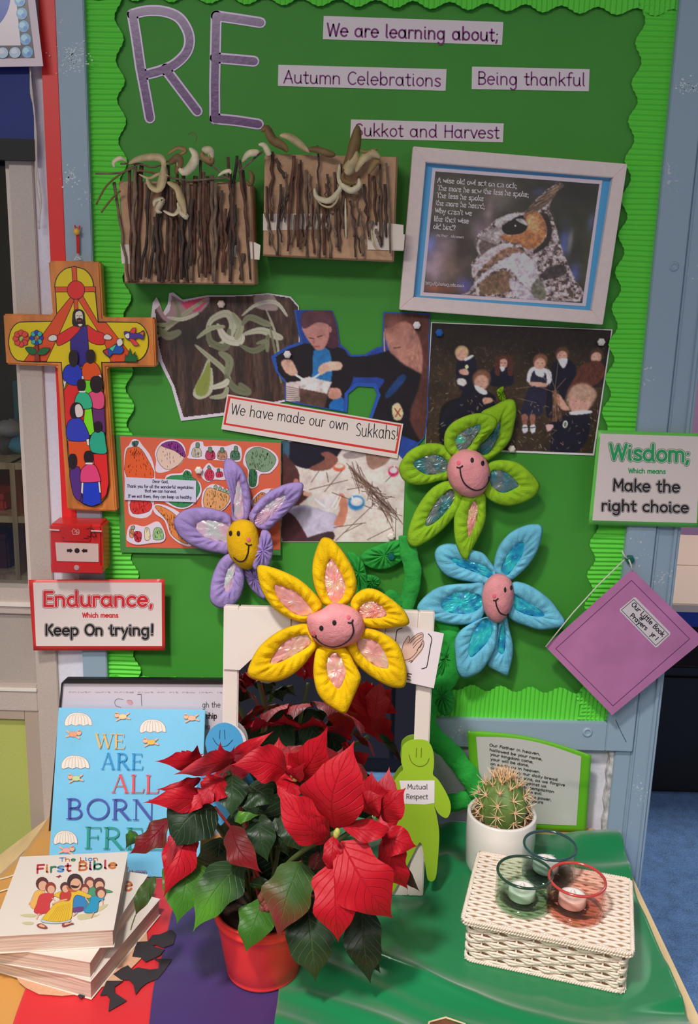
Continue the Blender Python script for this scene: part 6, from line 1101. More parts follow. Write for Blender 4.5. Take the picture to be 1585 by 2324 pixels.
# ================================================================== mirror and cards
mB = PZ(962, 2035, TOP + .006); mT = P(983, 1389, -.150); up = V3((0, mT.y - mB.y, mT.z - mB.z)).normalized(); mn = V3((0, -up.z, up.y))
mp = Plane(mB, mn); xr = (mp.at(975, 1560).x + mB.x) / 2 + .0012; xl = mp.at(505, 1640).x; Hm = (mp.at(983, 1389) - mp.at(962, 2035)).dot(up); wbar = .0205
mi = thing('mirror', 'white framed mirror leaning on the board, reflecting the poinsettia', 'mirror', (0, mB.y, TOP))
def mq(x, h, k=0): return V3((x, mB.y, mB.z)) + up * h + mn * k
fm = mat('mirror_frame_white', (216, 204, 196), EL, .4)
for nm, (x0, x1, h0, h1) in {'l': (xl, xl + wbar, 0, Hm), 'r': (xr - wbar, xr, 0, Hm), 'b': (xl + wbar, xr - wbar, 0, wbar), 't': (xl + wbar, xr - wbar, Hm - wbar * 1.6, Hm)}.items():
    mesh('frame_bar', G().prism([mq(x0, h1), mq(x1, h1), mq(x1, h0), mq(x0, h0)], mn * -.012), fm, mi, bev=.0015)
mesh('mirror_glass', G().prism([mq(xl + wbar, Hm - wbar, -.004), mq(xr - wbar, Hm - wbar, -.004), mq(xr - wbar, wbar, -.004), mq(xl + wbar, wbar, -.004)], mn * -.003), mat('silvered_glass', None, 1, .015), mi)
b = MC['silvered_glass'].node_tree.nodes['Principled BSDF']; b.inputs['Base Color'].default_value = (.86, .87, .87, 1); b.inputs['Metallic'].default_value = 1.0
sg = thing('sign_card', 'blank white card with a cut corner taped over the top left of the mirror', 'card', mp.at(510, 1520))
sheet('card', Plane(mB + mn * .002, mn), [(514, 1384), (660, 1386), (660, 1455), (600, 1475), (571, 1496), (544, 1521), (507, 1519)], (216, 206, 200), sg, EL, .0012)
hp = Plane(mB + mn * .008, mn)
hc = thing('sign_card', 'white card with praying hands drawing taped to the top right of the mirror', 'card', hp.at(985, 1560))
sheet('card', hp, [(862, 1408), (1008, 1438), (985, 1562), (840, 1530)], (220, 208, 212), hc, EL, .0012)
A = Art(hp, EL, .0014); ch = CT(780, 1380, .22378); BKc = (26, 22, 26)
A.stroke(ch((429, 206), (420, 270)), .8, BKc); A.stroke(crom(ch((597, 203), (560, 215), (540, 240), (528, 340)), False, 4), 2, BKc); A.stroke(crom(ch((862, 262), (895, 310), (880, 400), (848, 580), (830, 605), (794, 616)), False, 4), 2, BKc)
A.smooth(ch((612, 530), (590, 430), (610, 370), (650, 290), (665, 285), (672, 320), (690, 300), (760, 255), (805, 255), (812, 330), (815, 380), (790, 440), (740, 500), (700, 540), (660, 545)), (214, 176, 160))
for st in ([(590, 440), (605, 370), (640, 310), (660, 285), (672, 300), (668, 325)], [(655, 355), (690, 310), (750, 262), (790, 250), (808, 262), (808, 300)], [(676, 355), (720, 310), (780, 270), (800, 275)], [(702, 380), (740, 330), (800, 290)], [(708, 405), (750, 355), (805, 310)], [(745, 430), (780, 380), (805, 330), (815, 350), (810, 390), (780, 440), (690, 545)], [(616, 530), (680, 510), (740, 450), (760, 400)], [(662, 538), (700, 535), (682, 553)], [(775, 400), (800, 360)]): A.stroke(crom(ch(*st), False, 4), 1.1, BKc)
A.stroke(ch((690, 670), (652, 664), (640, 722), (682, 730)), 1.7, BKc); A.stroke(ch((645, 694), (680, 699)), 1.7, BKc); A.out('hands_drawing', hc)
bg_ = lambda x, y: .0030 + .004 * (abs(x - 945) / 50)
gp = Plane(mB + mn * .004, mn, bg_); gm = thing('paper_figure', 'lime green paper figure with smiling face labelled Mutual Respect', 'paper figure', gp.at(975, 1995)); cu = CT(880, 1600, .4448)
GO = ch((590, 1480), (600, 1400), (660, 1348), (750, 1332), (850, 1348), (900, 1420), (918, 1520), (915, 1620), (908, 1690), (960, 1740), (1030, 1850), (1080, 1960), (1088, 2050), (1060, 2120), (1020, 2125), (960, 2080), (922, 2012)) + cu((250, 560), (263, 640), (262, 720), (250, 860), (235, 897), (212, 897), (200, 870), (184, 760), (165, 700), (120, 780), (60, 900), (20, 960), (-20, 900), (0, 760), (40, 600), (60, 530), (20, 520), (-40, 600), (-60, 560), (0, 440), (60, 350)) + ch((605, 1640), (585, 1560))
def gfig(nm, par, pl, O_, c, e):
    q = crom(O_, True, 3); g = G().prism([pl.at(x, y, .0008) for x, y in q], -pl.n * .0006); return mesh(nm, g, mat('paper_fig_%d' % c[0], c, e, .35), par)
gfig('paper_body', gm, Plane(mB + mn * .0045, mn), GO, (150, 186, 44), EL)
A = Art(Plane(mB + mn * .0045, mn), EL, .0011)
A.stroke(ch((742, 1420), (737, 1512)), 1.5, (100, 96, 20)); A.stroke(ch((792, 1420), (787, 1515)), 1.5, (100, 96, 20)); A.stroke(crom(ch((665, 1490), (690, 1560), (750, 1603), (810, 1600), (850, 1570), (870, 1525)), False, 4), 1.5, (100, 96, 20))
A.poly(ch((566, 1750), (925, 1748), (922, 1978), (825, 1992), (610, 1985)), (226, 218, 222)); A.text('Mutual', ch((650, 1835))[0], ch((858, 1838))[0], 11, 1.5, (50, 44, 50)); A.text('Respect', ch((638, 1936))[0], ch((860, 1938))[0], 11, 1.5, (50, 44, 50)); A.out('face_and_label', gm)
bp = Plane(mB + mn * .0045, mn); bf = thing('paper_figure', 'sky blue paper figure with smiling face behind the poinsettia', 'paper figure', bp.at(520, 1900))
gfig('paper_backing', bf, Plane(mB + mn * .0035, mn), ell(517, 1690, 43, 46, n=14), (214, 206, 210), EL)
gfig('paper_body', bf, bp, [(466, 1690), (472, 1665), (488, 1647), (510, 1640), (532, 1648), (548, 1668), (552, 1695), (545, 1720), (558, 1760), (580, 1800), (560, 1815), (545, 1800), (540, 1880), (480, 1880), (480, 1780), (450, 1800), (450, 1770), (476, 1735)], (76, 156, 206), EL)
A = Art(bp, EL, .0011); cbq = CT(100, 1540, .29022); bb = (30, 60, 92)
A.stroke(cbq((1377, 405), (1373, 472)), 1.3, bb); A.stroke(cbq((1411, 403), (1415, 475)), 1.3, bb); A.stroke(crom(cbq((1322, 465), (1345, 505), (1380, 530), (1430, 525), (1475, 480)), False, 4), 1.4, bb); A.out('drawn_face', bf)
# ================================================================== document stand and blue book
dp = wallp(-.050); ds = thing('document_frame', 'black edged clear sign holder with a printed sheet, behind the blue book', 'sign holder', P(330, 1900, -.050))
D4 = [(140, 1546), (512, 1548), (500, 1905), (112, 1900)]
mesh('backing', G().prism([dp.at(*p) for p in D4], (0, .003, 0)), mat('white_backing', (214, 206, 216), EL, .5), ds)
mesh('black_edge', G().prism([wallp(-.056).at(*p) for p in ((150, 1541), (512, 1543), (512, 1553), (139, 1551))], (0, .009, 0)), mat('black_plastic', (26, 28, 28), EL, .3), ds, bev=.0008)
mesh('black_edge', G().prism([wallp(-.054).at(*p) for p in ((139, 1551), (142, 1551), (112, 1900), (109, 1900))], (0, .006, 0)), mat('black_plastic'), ds)
sheet('printed_sheet', dp, [(145, 1563), (512, 1564), (500, 1902), (118, 1898)], (218, 210, 222), ds, EL, .0004, .0012)
A = Art(dp, EL, .0020); A.text('gh the', cbq((1238, 225))[0], cbq((1383, 225))[0], 12, 1.3, (90, 86, 90)); A.text('ship', cbq((1268, 312))[0], cbq((1355, 312))[0], 12, 2.4, (60, 56, 60)); A.text('ea', cbq((1256, 395))[0], cbq((1302, 395))[0], 12, 1.2, (120, 116, 120))
A.text('rnlvtr wrlt nrltd rlwt rn rlt rtw lrtn lt', (156, 1572), (506, 1573), 3.0, .7, (168, 160, 180)); A.stroke(crom(cbq((600, 225), (560, 210), (555, 175), (580, 158), (620, 165)), False, 4), .9, (90, 90, 100)); A.stroke(cbq((730, 125), (760, 122), (762, 180), (765, 212)), 1, (70, 70, 76)); A.smooth(cbq((645, 175), (665, 165), (690, 185), (685, 205), (660, 200)), (220, 170, 176)); A.stroke(crom(cbq((650, 172), (680, 170), (695, 195)), False, 3), .8, (180, 120, 130))
A.out('print', ds)
mesh('clear_front', G().prism([wallp(-.0535).at(*p) for p in [(142, 1553), (510, 1555), (500, 1903), (114, 1898)]], (0, .0008, 0)), glassmat('clear_sleeve', (.995, .995, .995), .12, ior=1.3), ds)
kB = PZ(110, 1985, TOP + .006); kT = P(133, 1607, -.068); upk = V3((0, kT.y - kB.y, kT.z - kB.z)).normalized(); kn = V3((0, -upk.z, upk.y)); kp = Plane(kB, kn)
bk = thing('picture_book', 'tall light blue picture book with parachuting babies on its cover', 'book', (kB.x + .1, kB.y, TOP)); B4 = [(133, 1606), (466, 1611), (452, 1992), (109, 1987)]
SKY = mat('sky_blue_cover', (112, 188, 224), EL, .35, 'grain', sc=30, lo=.97, coat=.3)
mesh('front_cover', G().prism([kp.at(*p) for p in B4], -kn * .002), SKY, bk, bev=.0006); mesh('pages', G().prism([kp.at(x, y, -.002) for x, y in [(137, 1609), (463, 1614), (450, 1990), (112, 1985)]], -kn * .006), mat('paper_cream'), bk); mesh('back_cover', G().prism([kp.at(x, y, -.008) for x, y in B4], -kn * .002), SKY, bk, bev=.0006)
SER = {'W': (8.6, [[(.6, 7.6), (2.6, 0)], [(2.6, 0), (4.4, 7.4)], [(4.2, 7.6), (6.2, 0)], [(6.2, 0), (8, 7.6)]], [(0, 1.5, 7.6), (3.5, 5, 7.6), (7.2, 8.7, 7.6)], (1, 0, 1, 0)),
 'E': (5.6, [[(1.2, 0), (1.2, 7.6)], [(1.2, 7.5), (4.6, 7.5), (4.7, 6.2)], [(1.2, 4), (3.9, 4)], [(3.9, 4.8), (3.9, 3.2)], [(1.2, .1), (4.9, .1), (5.2, 1.6)]], [(.3, 2, 7.6), (.3, 2, 0)], (1, 0, 0, 0, 0)),
 'F': (5.2, [[(1.2, 0), (1.2, 7.6)], [(1.2, 7.5), (4.6, 7.5), (4.7, 6.2)], [(1.2, 4), (3.9, 4)], [(3.9, 4.8), (3.9, 3.2)]], [(.3, 2, 7.6), (.3, 2.2, 0)], (1, 0, 0, 0)),
 'L': (5.2, [[(1.2, 0), (1.2, 7.6)], [(1.2, .1), (4.6, .1), (4.9, 1.8)]], [(.3, 2.1, 7.6), (.3, 2, 0)], (1, 0)),
 'A': (6.6, [[(3.1, 7.8), (5.5, 0)], [(3.1, 7.8), (.8, 0)], [(1.7, 2.7), (4.6, 2.7)]], [(.1, 1.6, 0), (4.6, 6.3, 0)], (1, 0, 0)),
 'R': (6.4, [[(1.2, 0), (1.2, 7.6)], [(1.2, 7.5)] + ell(2.6, 5.7, 1.9, 1.85, 90, -90) + [(1.2, 3.85)], [(2.7, 3.8), (5.4, 0)]], [(.3, 2, 7.6), (.3, 2.1, 0), (5, 6.3, 0)], (1, 2, 1)),
 'B': (6, [[(1.2, 0), (1.2, 7.6)], [(1.2, 7.5)] + ell(2.6, 5.8, 1.7, 1.75, 90, -90) + [(1.2, 4)], [(1.2, 4)] + ell(2.8, 2.05, 2.1, 1.95, 90, -90) + [(1.2, .1)]], [(.3, 2, 7.6), (.3, 2, 0)], (1, 2, 2)),
 'O': (8, [ell(4, 3.8, 3.2, 3.8, 0, 360, 20) + [(7.2, 3.8)]], [], (2,)),
 'N': (7.4, [[(1.2, 0), (1.2, 7.6)], [(1.3, 7.4), (6, 0)], [(6, 0), (6, 7.6)]], [(.2, 1.8, 7.6), (.3, 2.1, 0), (5.1, 6.9, 7.6)], (0, 1, 0))}
def serif(A, t, p0, p1, cap, c):
    adv = sum(SER[ch_][0] for ch_ in t); dx, dy = p1[0] - p0[0], p1[1] - p0[1]; L_ = math.hypot(dx, dy); ux, uy = dx / L_, dy / L_; sx = L_ / adv; sy = cap / 7.6; x = 0
    f = lambda gx, gy: (p0[0] + ux * gx * sx + uy * gy * sy, p0[1] + uy * gx * sx - ux * gy * sy)
    for ch_ in t:
        ad, sts, srf, wd = SER[ch_]
        for st, w_ in zip(sts, wd): A.stroke([f(x + a, b) for a, b in st], cap * (.05, .135, .10)[w_], c, False); A.n -= 1
        for a, b, y in srf: A.stroke([f(x + a, y), f(x + b, y)], cap * .05, c, False); A.n -= 1
        x += ad
    A.n += 1
A = Art(kp, EL, .0004)
c1b = CT(0, 1530, .34166)
for (x, y, w_) in ((520, 300, 90), (1015, 345, 86), (500, 585, 92), (435, 1085, 78), (1190, 1125, 60)):
    q = [(x - w_, y + 38), (x - w_ * .95, y), (x - w_ * .6, y - 36), (x, y - 45), (x + w_ * .6, y - 32), (x + w_ * .95, y + 2), (x + w_, y + 42), (x + w_ * .7, y + 34), (x + w_ * .4, y + 44), (x + w_ * .1, y + 34), (x - w_ * .2, y + 44), (x - w_ * .5, y + 34), (x - w_ * .8, y + 44)]
    A.outl(c1b(*q), (226, 216, 206), .8, (150, 120, 110), 2)
    for k in (-.75, -.5, -.25, 0, .25, .5, .75): A.stroke(crom(c1b((x + w_ * k * .45, y - 42 + 14 * abs(k)), (x + w_ * k * .85, y - 15), (x + w_ * k, y + 36)), False, 3), .7, (168, 140, 126), False)
def baby(x, y, s_, c, fl_):
    f = lambda *p: c1b(*[(x + a * s_ * fl_, y + b * s_) for a, b in p]); SKN = (232, 176, 140)
    for st in ([(-10, 0), (-35, -18)], [(-8, 6), (-40, 14)], [(14, -4), (34, -22)], [(10, 10), (36, 24)]): A.stroke(f(*st), 3.0 * s_, SKN)
    A.outl(f((-22, -6), (0, -14), (22, -6), (20, 12), (-4, 16), (-20, 10)), c, .5, (170, 100, 80), 2); A.outl([(p[0], p[1]) for p in f(*ell(34 if fl_ > 0 else 34, -6, 15, 13, n=10))], SKN, .5, (160, 90, 70), 1, False); A.stroke(f((30, -16), (40, -16)), 1.5 * s_, (150, 96, 60))
for x, y, c, fl_ in ((485, 398, (230, 150, 110), 1), (815, 280, (236, 206, 150), -1), (1275, 290, (232, 180, 150), -1), (1005, 450, (236, 180, 70), -1), (505, 690, (186, 206, 150), -1), (440, 1168, (232, 160, 160), 1)): baby(x, y, 1.15, c, fl_)
for t, p0, p1, cap, c in (('WE', (215, 1698), (285, 1699), 33, (232, 178, 96)), ('ARE', (228, 1745), (326, 1747), 36, (24, 140, 196)), ('ALL', (252, 1798), (362, 1800), 40, (222, 72, 84)), ('BORN', (148, 1858), (354, 1861), 45, (62, 76, 160)), ('FREE', (190, 1925), (374, 1929), 48, (34, 146, 134))): serif(A, t, p0, p1, cap, c)
A.text('Universal Declaration of Human', (150, 1980), (334, 1981), 7, 1.3, (150, 60, 90)); A.out('cover_print', bk, .35)
# ================================================================== bibles
CV = mat('white_paperback_cover', (232, 220, 208), EX, .4, coat=.25); PGm = mat('page_block', (224, 202, 186), EX, .75, 'wood', stretch=(2, 2, 120))
pb_ = MC['page_block'].node_tree
def paperback(lab, z0, z1, Fp, Rp, wd, covers=True):
    a = PZ(*Fp, z1); b = PZ(*Rp, z1); e = (b - a); L_ = e.length; e.normalize(); s_ = V3((-e.y, e.x, 0)); t = thing('paperback_bible', lab, 'book', a + V3((0, 0, z0 - z1)))
    q = [a, b, b + s_ * wd, a + s_ * wd]; dn = V3((0, 0, -1)); cen = sum(q, V3()) / 4; qi = [p + (cen - p).normalized() * .0022 for p in q]
    mesh('cover', G().prism(q, dn * .0007), CV, t); mesh('page_block', G().prism([p + dn * .0008 for p in qi], dn * (z1 - z0 - .0016)), PGm, t); mesh('back_cover', G().prism([p + dn * (z1 - z0 - .0007) for p in q], dn * .0007), CV, t)
    mesh('spine', G().prism([q[2], q[3], q[3] - s_ * -.0009, q[2] + s_ * .0009], dn * (z1 - z0)), CV, t); return t, q
Z0 = TOP + .0062; t3 = .0245; t2 = .023; t1 = .0235
paperback('thick white paperback at the bottom of the bible stack', Z0, Z0 + t3, (206, 2228), (364, 2040), .150)
paperback('white paperback in the middle of the stack, orange title letter showing', Z0 + t3 + .0003, Z0 + t3 + t2, (205, 2184), (337, 1985), .148)
zt = Z0 + t3 + t2 + t1 + .0003; tp_, qt = paperback('white paperback on top of the stack with robed people on its cover', Z0 + t3 + t2 + .0003, zt, (258, 2110), (291, 1933), .1372)
tp = Plane((0, 0, zt), (0, 0, 1)); A = Art(tp, EX, .0003, .00002); cbk = CT(0, 1900, .25237)
mc = [(196, 56, 58), (206, 110, 40), (50, 120, 84), (80, 140, 200), (196, 56, 58)]
A.text('The Lion', cbk((535, 218))[0], cbk((890, 208))[0], 8, 2.0, (0, 0, 0), cols=[(80, 140, 200), (206, 110, 40), (50, 120, 84), (196, 56, 58), (60, 120, 180)]); A.text('First Bible', cbk((325, 322))[0], cbk((1062, 275))[0], 17.5, 4.4, (0, 0, 0), shear=.06, cols=[(190, 46, 62), (206, 120, 40), (50, 120, 90), (80, 140, 200), (196, 56, 58), (206, 110, 40), (130, 40, 80), (50, 120, 100), (190, 46, 62), (206, 120, 50)])
A.smooth(cbk((500, 355), (530, 345), (540, 338), (550, 350), (560, 352), (535, 360), (528, 370), (520, 360)), (150, 40, 40), 2)
SKN = (226, 172, 140); HR = (92, 48, 44)
def bf_(pts, c, o=(90, 50, 50), w_=.5, n=3): A.outl(cbk(*pts), c, w_, o, n)
for q in ([(180, 700), (260, 690), (330, 700), (300, 720), (220, 715)], [(700, 700), (800, 690), (870, 700), (900, 690), (860, 715), (720, 745)], [(850, 650), (900, 620), (970, 600), (940, 640), (880, 670)], [(195, 770), (240, 760), (300, 765), (290, 785), (230, 785)]): A.smooth(cbk(*q), (206, 196, 150), 3)
bf_([(330, 480), (300, 520), (270, 600), (290, 640), (330, 640), (400, 560), (400, 480)], (236, 180, 90)); A.stroke(cbk((310, 530), (275, 580), (258, 605)), 2.4, SKN); bf_([(335, 640), (320, 660), (340, 700), (380, 690), (350, 650)], SKN)
def hd(x, y, r, hair, sk=SKN, o=(100, 50, 50)): A.outl(cbk(*ell(x, y - r * .15, r * 1.15, r * 1.2, n=14)), hair, .5, o, 1, False); A.outl(cbk(*ell(x + r * .12, y + r * .25, r * .82, r * .9, n=14)), sk, .4, o, 1, False)
hd(380, 425, 50, HR); bf_([(400, 505), (360, 520), (340, 560), (330, 600), (305, 670), (360, 690), (440, 670), (450, 590), (480, 550), (480, 505)], (206, 62, 66)); hd(455, 460, 42, (150, 60, 50)); A.stroke(cbk((470, 550), (495, 570)), 2.4, SKN); A.stroke(cbk((350, 690), (330, 735)), 3, SKN)
bf_([(760, 470), (830, 445), (940, 465), (1015, 490), (960, 500), (900, 500), (860, 560), (800, 640), (750, 620)], (74, 150, 110)); bf_([(660, 520), (700, 500), (780, 530), (775, 620), (750, 660), (650, 670)], (50, 130, 190)); bf_([(650, 640), (745, 625), (740, 660), (650, 675)], (110, 60, 120)); hd(805, 410, 40, (120, 60, 50)); hd(890, 425, 46, HR); hd(760, 470, 38, (130, 56, 50))
bf_([(480, 520), (560, 480), (640, 460), (700, 470), (790, 510), (820, 525), (800, 550), (740, 530), (690, 520), (660, 560), (650, 680), (630, 740), (540, 760), (440, 755), (375, 740), (440, 660), (490, 600), (540, 560), (520, 540)], (228, 186, 50)); bf_([(375, 740), (440, 755), (540, 762), (630, 742), (625, 762), (500, 778), (380, 765)], (190, 200, 206))
bf_([(545, 500), (590, 480), (640, 500), (630, 560), (600, 575), (540, 560)], (196, 60, 50)); hd(585, 455, 38, HR); bf_([(600, 440), (640, 470), (690, 475), (680, 490), (620, 485)], (206, 90, 50)); hd(675, 410, 62, (60, 36, 34)); bf_([(640, 430), (700, 440), (720, 415), (700, 455), (650, 455)], (60, 36, 34), (60, 36, 34)); A.stroke(cbk((800, 530), (840, 545)), 3, SKN); A.stroke(cbk((470, 600), (530, 575), (600, 560)), 3.2, SKN)
bf_([(830, 530), (920, 530), (935, 560), (890, 580), (880, 650), (860, 675), (780, 680), (755, 660), (800, 600), (815, 560)], (40, 150, 190)); hd(905, 500, 42, (110, 56, 46)); A.stroke(cbk((770, 545), (800, 590)), 2.4, SKN); A.stroke(cbk((920, 565), (925, 600)), 2.4, SKN); A.stroke(cbk((840, 680), (820, 720)), 2.6, SKN); A.stroke(cbk((690, 680), (660, 705)), 2.6, SKN)
for k in range(9): A.stroke(cbk((430 + k * 22, 748), (520 + k * 14, 620 - k * 4)), .35, (200, 150, 40), False)
for q in ([(330, 790), (370, 775), (425, 810), (400, 822), (350, 810)], [(560, 780), (600, 765), (665, 775), (620, 790), (565, 805)]): A.outl(cbk(*q), (150, 70, 60), .5, (90, 40, 40), 3); A.smooth(cbk(*[(a * .6 + .4 * (q[0][0] + q[2][0]) / 2, b * .6 + .4 * (q[0][1] + q[2][1]) / 2 - 3) for a, b in q]), SKN)
A.out('cover_print', tp_, .4)
A = Art(Plane((0, 0, Z0 + t3 + t2), (0, 0, 1)), EX, .0003); A.text('e', cbk((1118, 485))[0], cbk((1210, 470))[0], 30, 5, (206, 110, 50)); 
mid = [o for o in S.objects if o.name.startswith('paperback_bible')][1]; A.out('cover_print', mid, .4)
def cutout(lab, pts, c, k): mesh('paper_cutout', G().prism([PZ(x, y, TOP + k) for x, y in cbk(*pts)], (0, 0, -.0006)), mat('craft_paper_%d' % c[0], c, EX, .85, 'grain', sc=300, lo=.93), None, label=lab, cat='paper')
cutout('tan craft paper disc sticking out under the bible stack', [(140, 1240), (170, 1300), (230, 1350), (350, 1410), (560, 1425), (700, 1412), (900, 1350), (1100, 1290), (1180, 1180), (1270, 1090), (1330, 960), (1320, 850), (900, 900), (200, 1000)], (216, 168, 134), .0068)
cutout('black paper cut-out nearest the poinsettia pot, beside the bibles', [(1235, 940), (1330, 935), (1370, 880), (1440, 872), (1540, 830), (1585, 870), (1560, 960), (1470, 992), (1400, 965), (1365, 975), (1480, 1010), (1440, 1060), (1310, 1120), (1270, 1080), (1190, 1070), (1215, 990)], (52, 46, 50), .0078)
cutout('widest black paper cut-out with ragged edges, middle of the three', [(1020, 1230), (1090, 1180), (1150, 1150), (1190, 1190), (1240, 1170), (1350, 1190), (1435, 1180), (1430, 1120), (1380, 1090), (1550, 1095), (1480, 1200), (1420, 1270), (1320, 1310), (1270, 1350), (1220, 1415), (1200, 1320), (1160, 1280), (1090, 1280)], (52, 46, 50), .0075)
cutout('black paper cut-out with a fish-tail end, nearest the camera', [(960, 1290), (1110, 1290), (1030, 1345), (1035, 1400), (1140, 1470), (975, 1565), (988, 1450), (960, 1415), (900, 1422), (930, 1360)], (52, 46, 50), .0072)
cutout('small black paper scrap at the front of the tan disc', [(700, 1420), (730, 1405), (770, 1410), (760, 1440), (740, 1435), (735, 1455), (715, 1440)], (52, 46, 50), .0078)
# ================================================================== poinsettia
rnd.seed(21)
PC = PZ(597, 2196, TOP + .0065); rb = .0432
po_ = thing('poinsettia', 'red poinsettia with dark green leaves in a red metal bucket in front of the mirror', 'plant', PC)
zr = P(588, 2048, PC.y).z; Hp = zr - PC.z; rt_ = .0575
PR = mat('red_bucket', (240, 60, 56), .86, .42, coat=.2)
pot = G().lathe([(.001, 0), (rb - .002, 0), (rb, .0015), (rb + .0006, .004), (rb - .0003, .006)] + [(rb + (rt_ - rb) * t, Hp * t) for t in (.1, .3, .5, .7, .82)] + [(rt_ * .985, Hp * .84), (rt_ * 1.01, Hp * .86), (rt_ * .99, Hp * .885), (rt_, Hp * .97), (rt_ + .0018, Hp * .985), (rt_ + .0012, Hp), (rt_ - .002, Hp), (rt_ - .003, Hp * .9), (rb * 1.1, Hp * .5), (.001, Hp * .5)], PC, 48)
mesh('bucket', pot, PR, po_, smooth=True); mesh('soil', G().lathe([(.0005, Hp * .86), (rt_ * .5, Hp * .87), (rt_ - .004, Hp * .85)], PC, 24), mat('potting_soil', (60, 42, 34), EX, .9, 'grain', sc=200, lo=.5, bs=.9, bd=.004), po_)
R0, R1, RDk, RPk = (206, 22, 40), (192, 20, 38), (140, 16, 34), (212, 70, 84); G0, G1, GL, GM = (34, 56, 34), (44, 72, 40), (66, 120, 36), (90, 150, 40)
LMR = mat('red_bract', None, 1, .5, 'leaf', vein=.12, vc=(.22, .005, .015), spec=.25); LMG = mat('green_leaf', None, 1, .42, 'leaf', vein=.20, vc=(.20, .32, .12), spec=.35)
cf = CT(280, 1520, .44164)
EP_ = 1.22
def leaf(B, Yb, T, Yt, W_, c0, c1=None, roll=0.0, bend=.012, lob=.12, cup=.17, side=0.0, wpk=.42, c2=None):
    c1 = c1 or c0; (bx, by), (tx, ty) = cf(B, T); b = P(bx, by, Yb); t_ = P(tx, ty, Yt); ax = t_ - b; mid_ = (b + t_) / 2; vd = (CAM_O - mid_); dist = vd.length; vd.normalize()
    s_ = ax.cross(vd).normalized(); nn = s_.cross(ax).normalized()
    if nn.dot(vd) < 0: nn = -nn
    cr_, sr = math.cos(roll), math.sin(roll); s2 = s_ * cr_ + nn * sr; n2 = nn * cr_ - s_ * sr
    Wm = W_ * .44164 * dist / F_PX / 2; nv, nu = 18, 8; v = []; uv = []; cl = []; a0, a1, a2 = alb(c0, EP_), alb(c1, EP_), alb(c2 or c0, EP_); red = c0[0] > 100 or (c1[0] > 150)
    p1, p2, p3 = rnd.uniform(0, 6), rnd.uniform(0, 6), rnd.uniform(0, 6); ex = math.log(.5) / math.log(wpk)
    for j in range(nv + 1):
        t = j / nv; q = t ** ex; w_ = max(0, math.sin(math.pi * q)) ** (.85 if t < wpk else .85 + .55 * (t - wpk) / (1 - wpk))
        if t > .72: w_ *= 1 - .35 * (t - .72) / .28
        w_ *= 1 + lob * math.sin(t * 17 + p1) * (1 - t)
        c = b + ax * t + nn * (bend * math.sin(math.pi * t)) + s_ * (side * math.sin(math.pi * t)) * Wm
        for i in range(nu + 1):
            u = i / nu * 2 - 1; wa = w_ * (1 + lob * .7 * math.sin(t * 13 + p2 + (2 if u > 0 else 0)))
            h = -cup * Wm * (abs(u) ** 1.3) * w_ + .0026 * math.sin(t * 15 + p3 + u * 2) * abs(u) * w_ + .0006 * math.sin(56 * (t - .28 * abs(u))) * w_
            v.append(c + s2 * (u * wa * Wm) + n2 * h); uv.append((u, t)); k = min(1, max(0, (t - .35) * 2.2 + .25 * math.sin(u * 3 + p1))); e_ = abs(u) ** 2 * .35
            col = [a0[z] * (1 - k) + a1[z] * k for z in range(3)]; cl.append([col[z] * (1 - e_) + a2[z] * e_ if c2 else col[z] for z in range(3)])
    g = G().add(v, [(j * (nu + 1) + i, j * (nu + 1) + i + 1, (j + 1) * (nu + 1) + i + 1, (j + 1) * (nu + 1) + i) for j in range(nv) for i in range(nu)])
    mesh('bract' if red else 'leaf', g, LMR if red else LMG, po_, smooth=True, vcols=np.array(cl), uvs=uv); return b
def lstem(B, Yb, a=None, r=.0016, c='green_stalk'):
    (bx, by), = cf(B); b = P(bx, by, Yb); a = a or PC + V3((rnd.uniform(-.02, .02), rnd.uniform(-.02, .02), Hp * .9)); m_ = a.lerp(b, .5) + V3((0, .008, .01))
    mesh('stalk', G().tube([V3(q) for q in crom([tuple(a), tuple(m_), tuple(b)], False, 4)], r, 6), mat(c, (70, 84, 44) if c == 'green_stalk' else (150, 40, 44), .8, .5), po_, smooth=True)
for c_, y_ in (((1095, 835), -.405), ((880, 540), -.33), ((390, 690), -.34), ((1280, 760), -.30), ((540, 520), -.33)): lstem(c_, y_, r=.0032)
L = leaf
# back foliage
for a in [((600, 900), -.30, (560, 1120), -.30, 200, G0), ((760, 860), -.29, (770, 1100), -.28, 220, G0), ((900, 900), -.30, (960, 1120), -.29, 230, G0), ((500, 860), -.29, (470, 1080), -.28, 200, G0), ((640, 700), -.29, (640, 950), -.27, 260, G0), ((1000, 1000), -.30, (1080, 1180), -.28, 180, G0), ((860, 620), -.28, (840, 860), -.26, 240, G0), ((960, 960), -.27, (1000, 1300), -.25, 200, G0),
          # leaves at the back that only the mirror sees
          ((620, 560), -.27, (520, 640), -.19, 170, G1), ((760, 520), -.27, (740, 640), -.19, 190, G1), ((900, 520), -.27, (980, 640), -.19, 180, G1), ((1020, 600), -.27, (1120, 720), -.20, 180, G0)]: L(*a)
for a in [((640, 480), -.28, (520, 420), -.215, 150, RDk, RDk), ((760, 470), -.28, (700, 350), -.21, 170, R1, RDk), ((880, 460), -.28, (850, 330), -.21, 170, R1, RDk), ((1000, 460), -.28, (1040, 330), -.215, 170, RDk, RDk), ((1130, 520), -.28, (1230, 430), -.215, 160, R1, RDk), ((1180, 620), -.28, (1300, 560), -.22, 150, RDk, RDk)]: L((a[0][0], a[0][1] + 60), a[1], (a[2][0], a[2][1] + 60), *a[3:], bend=.01)
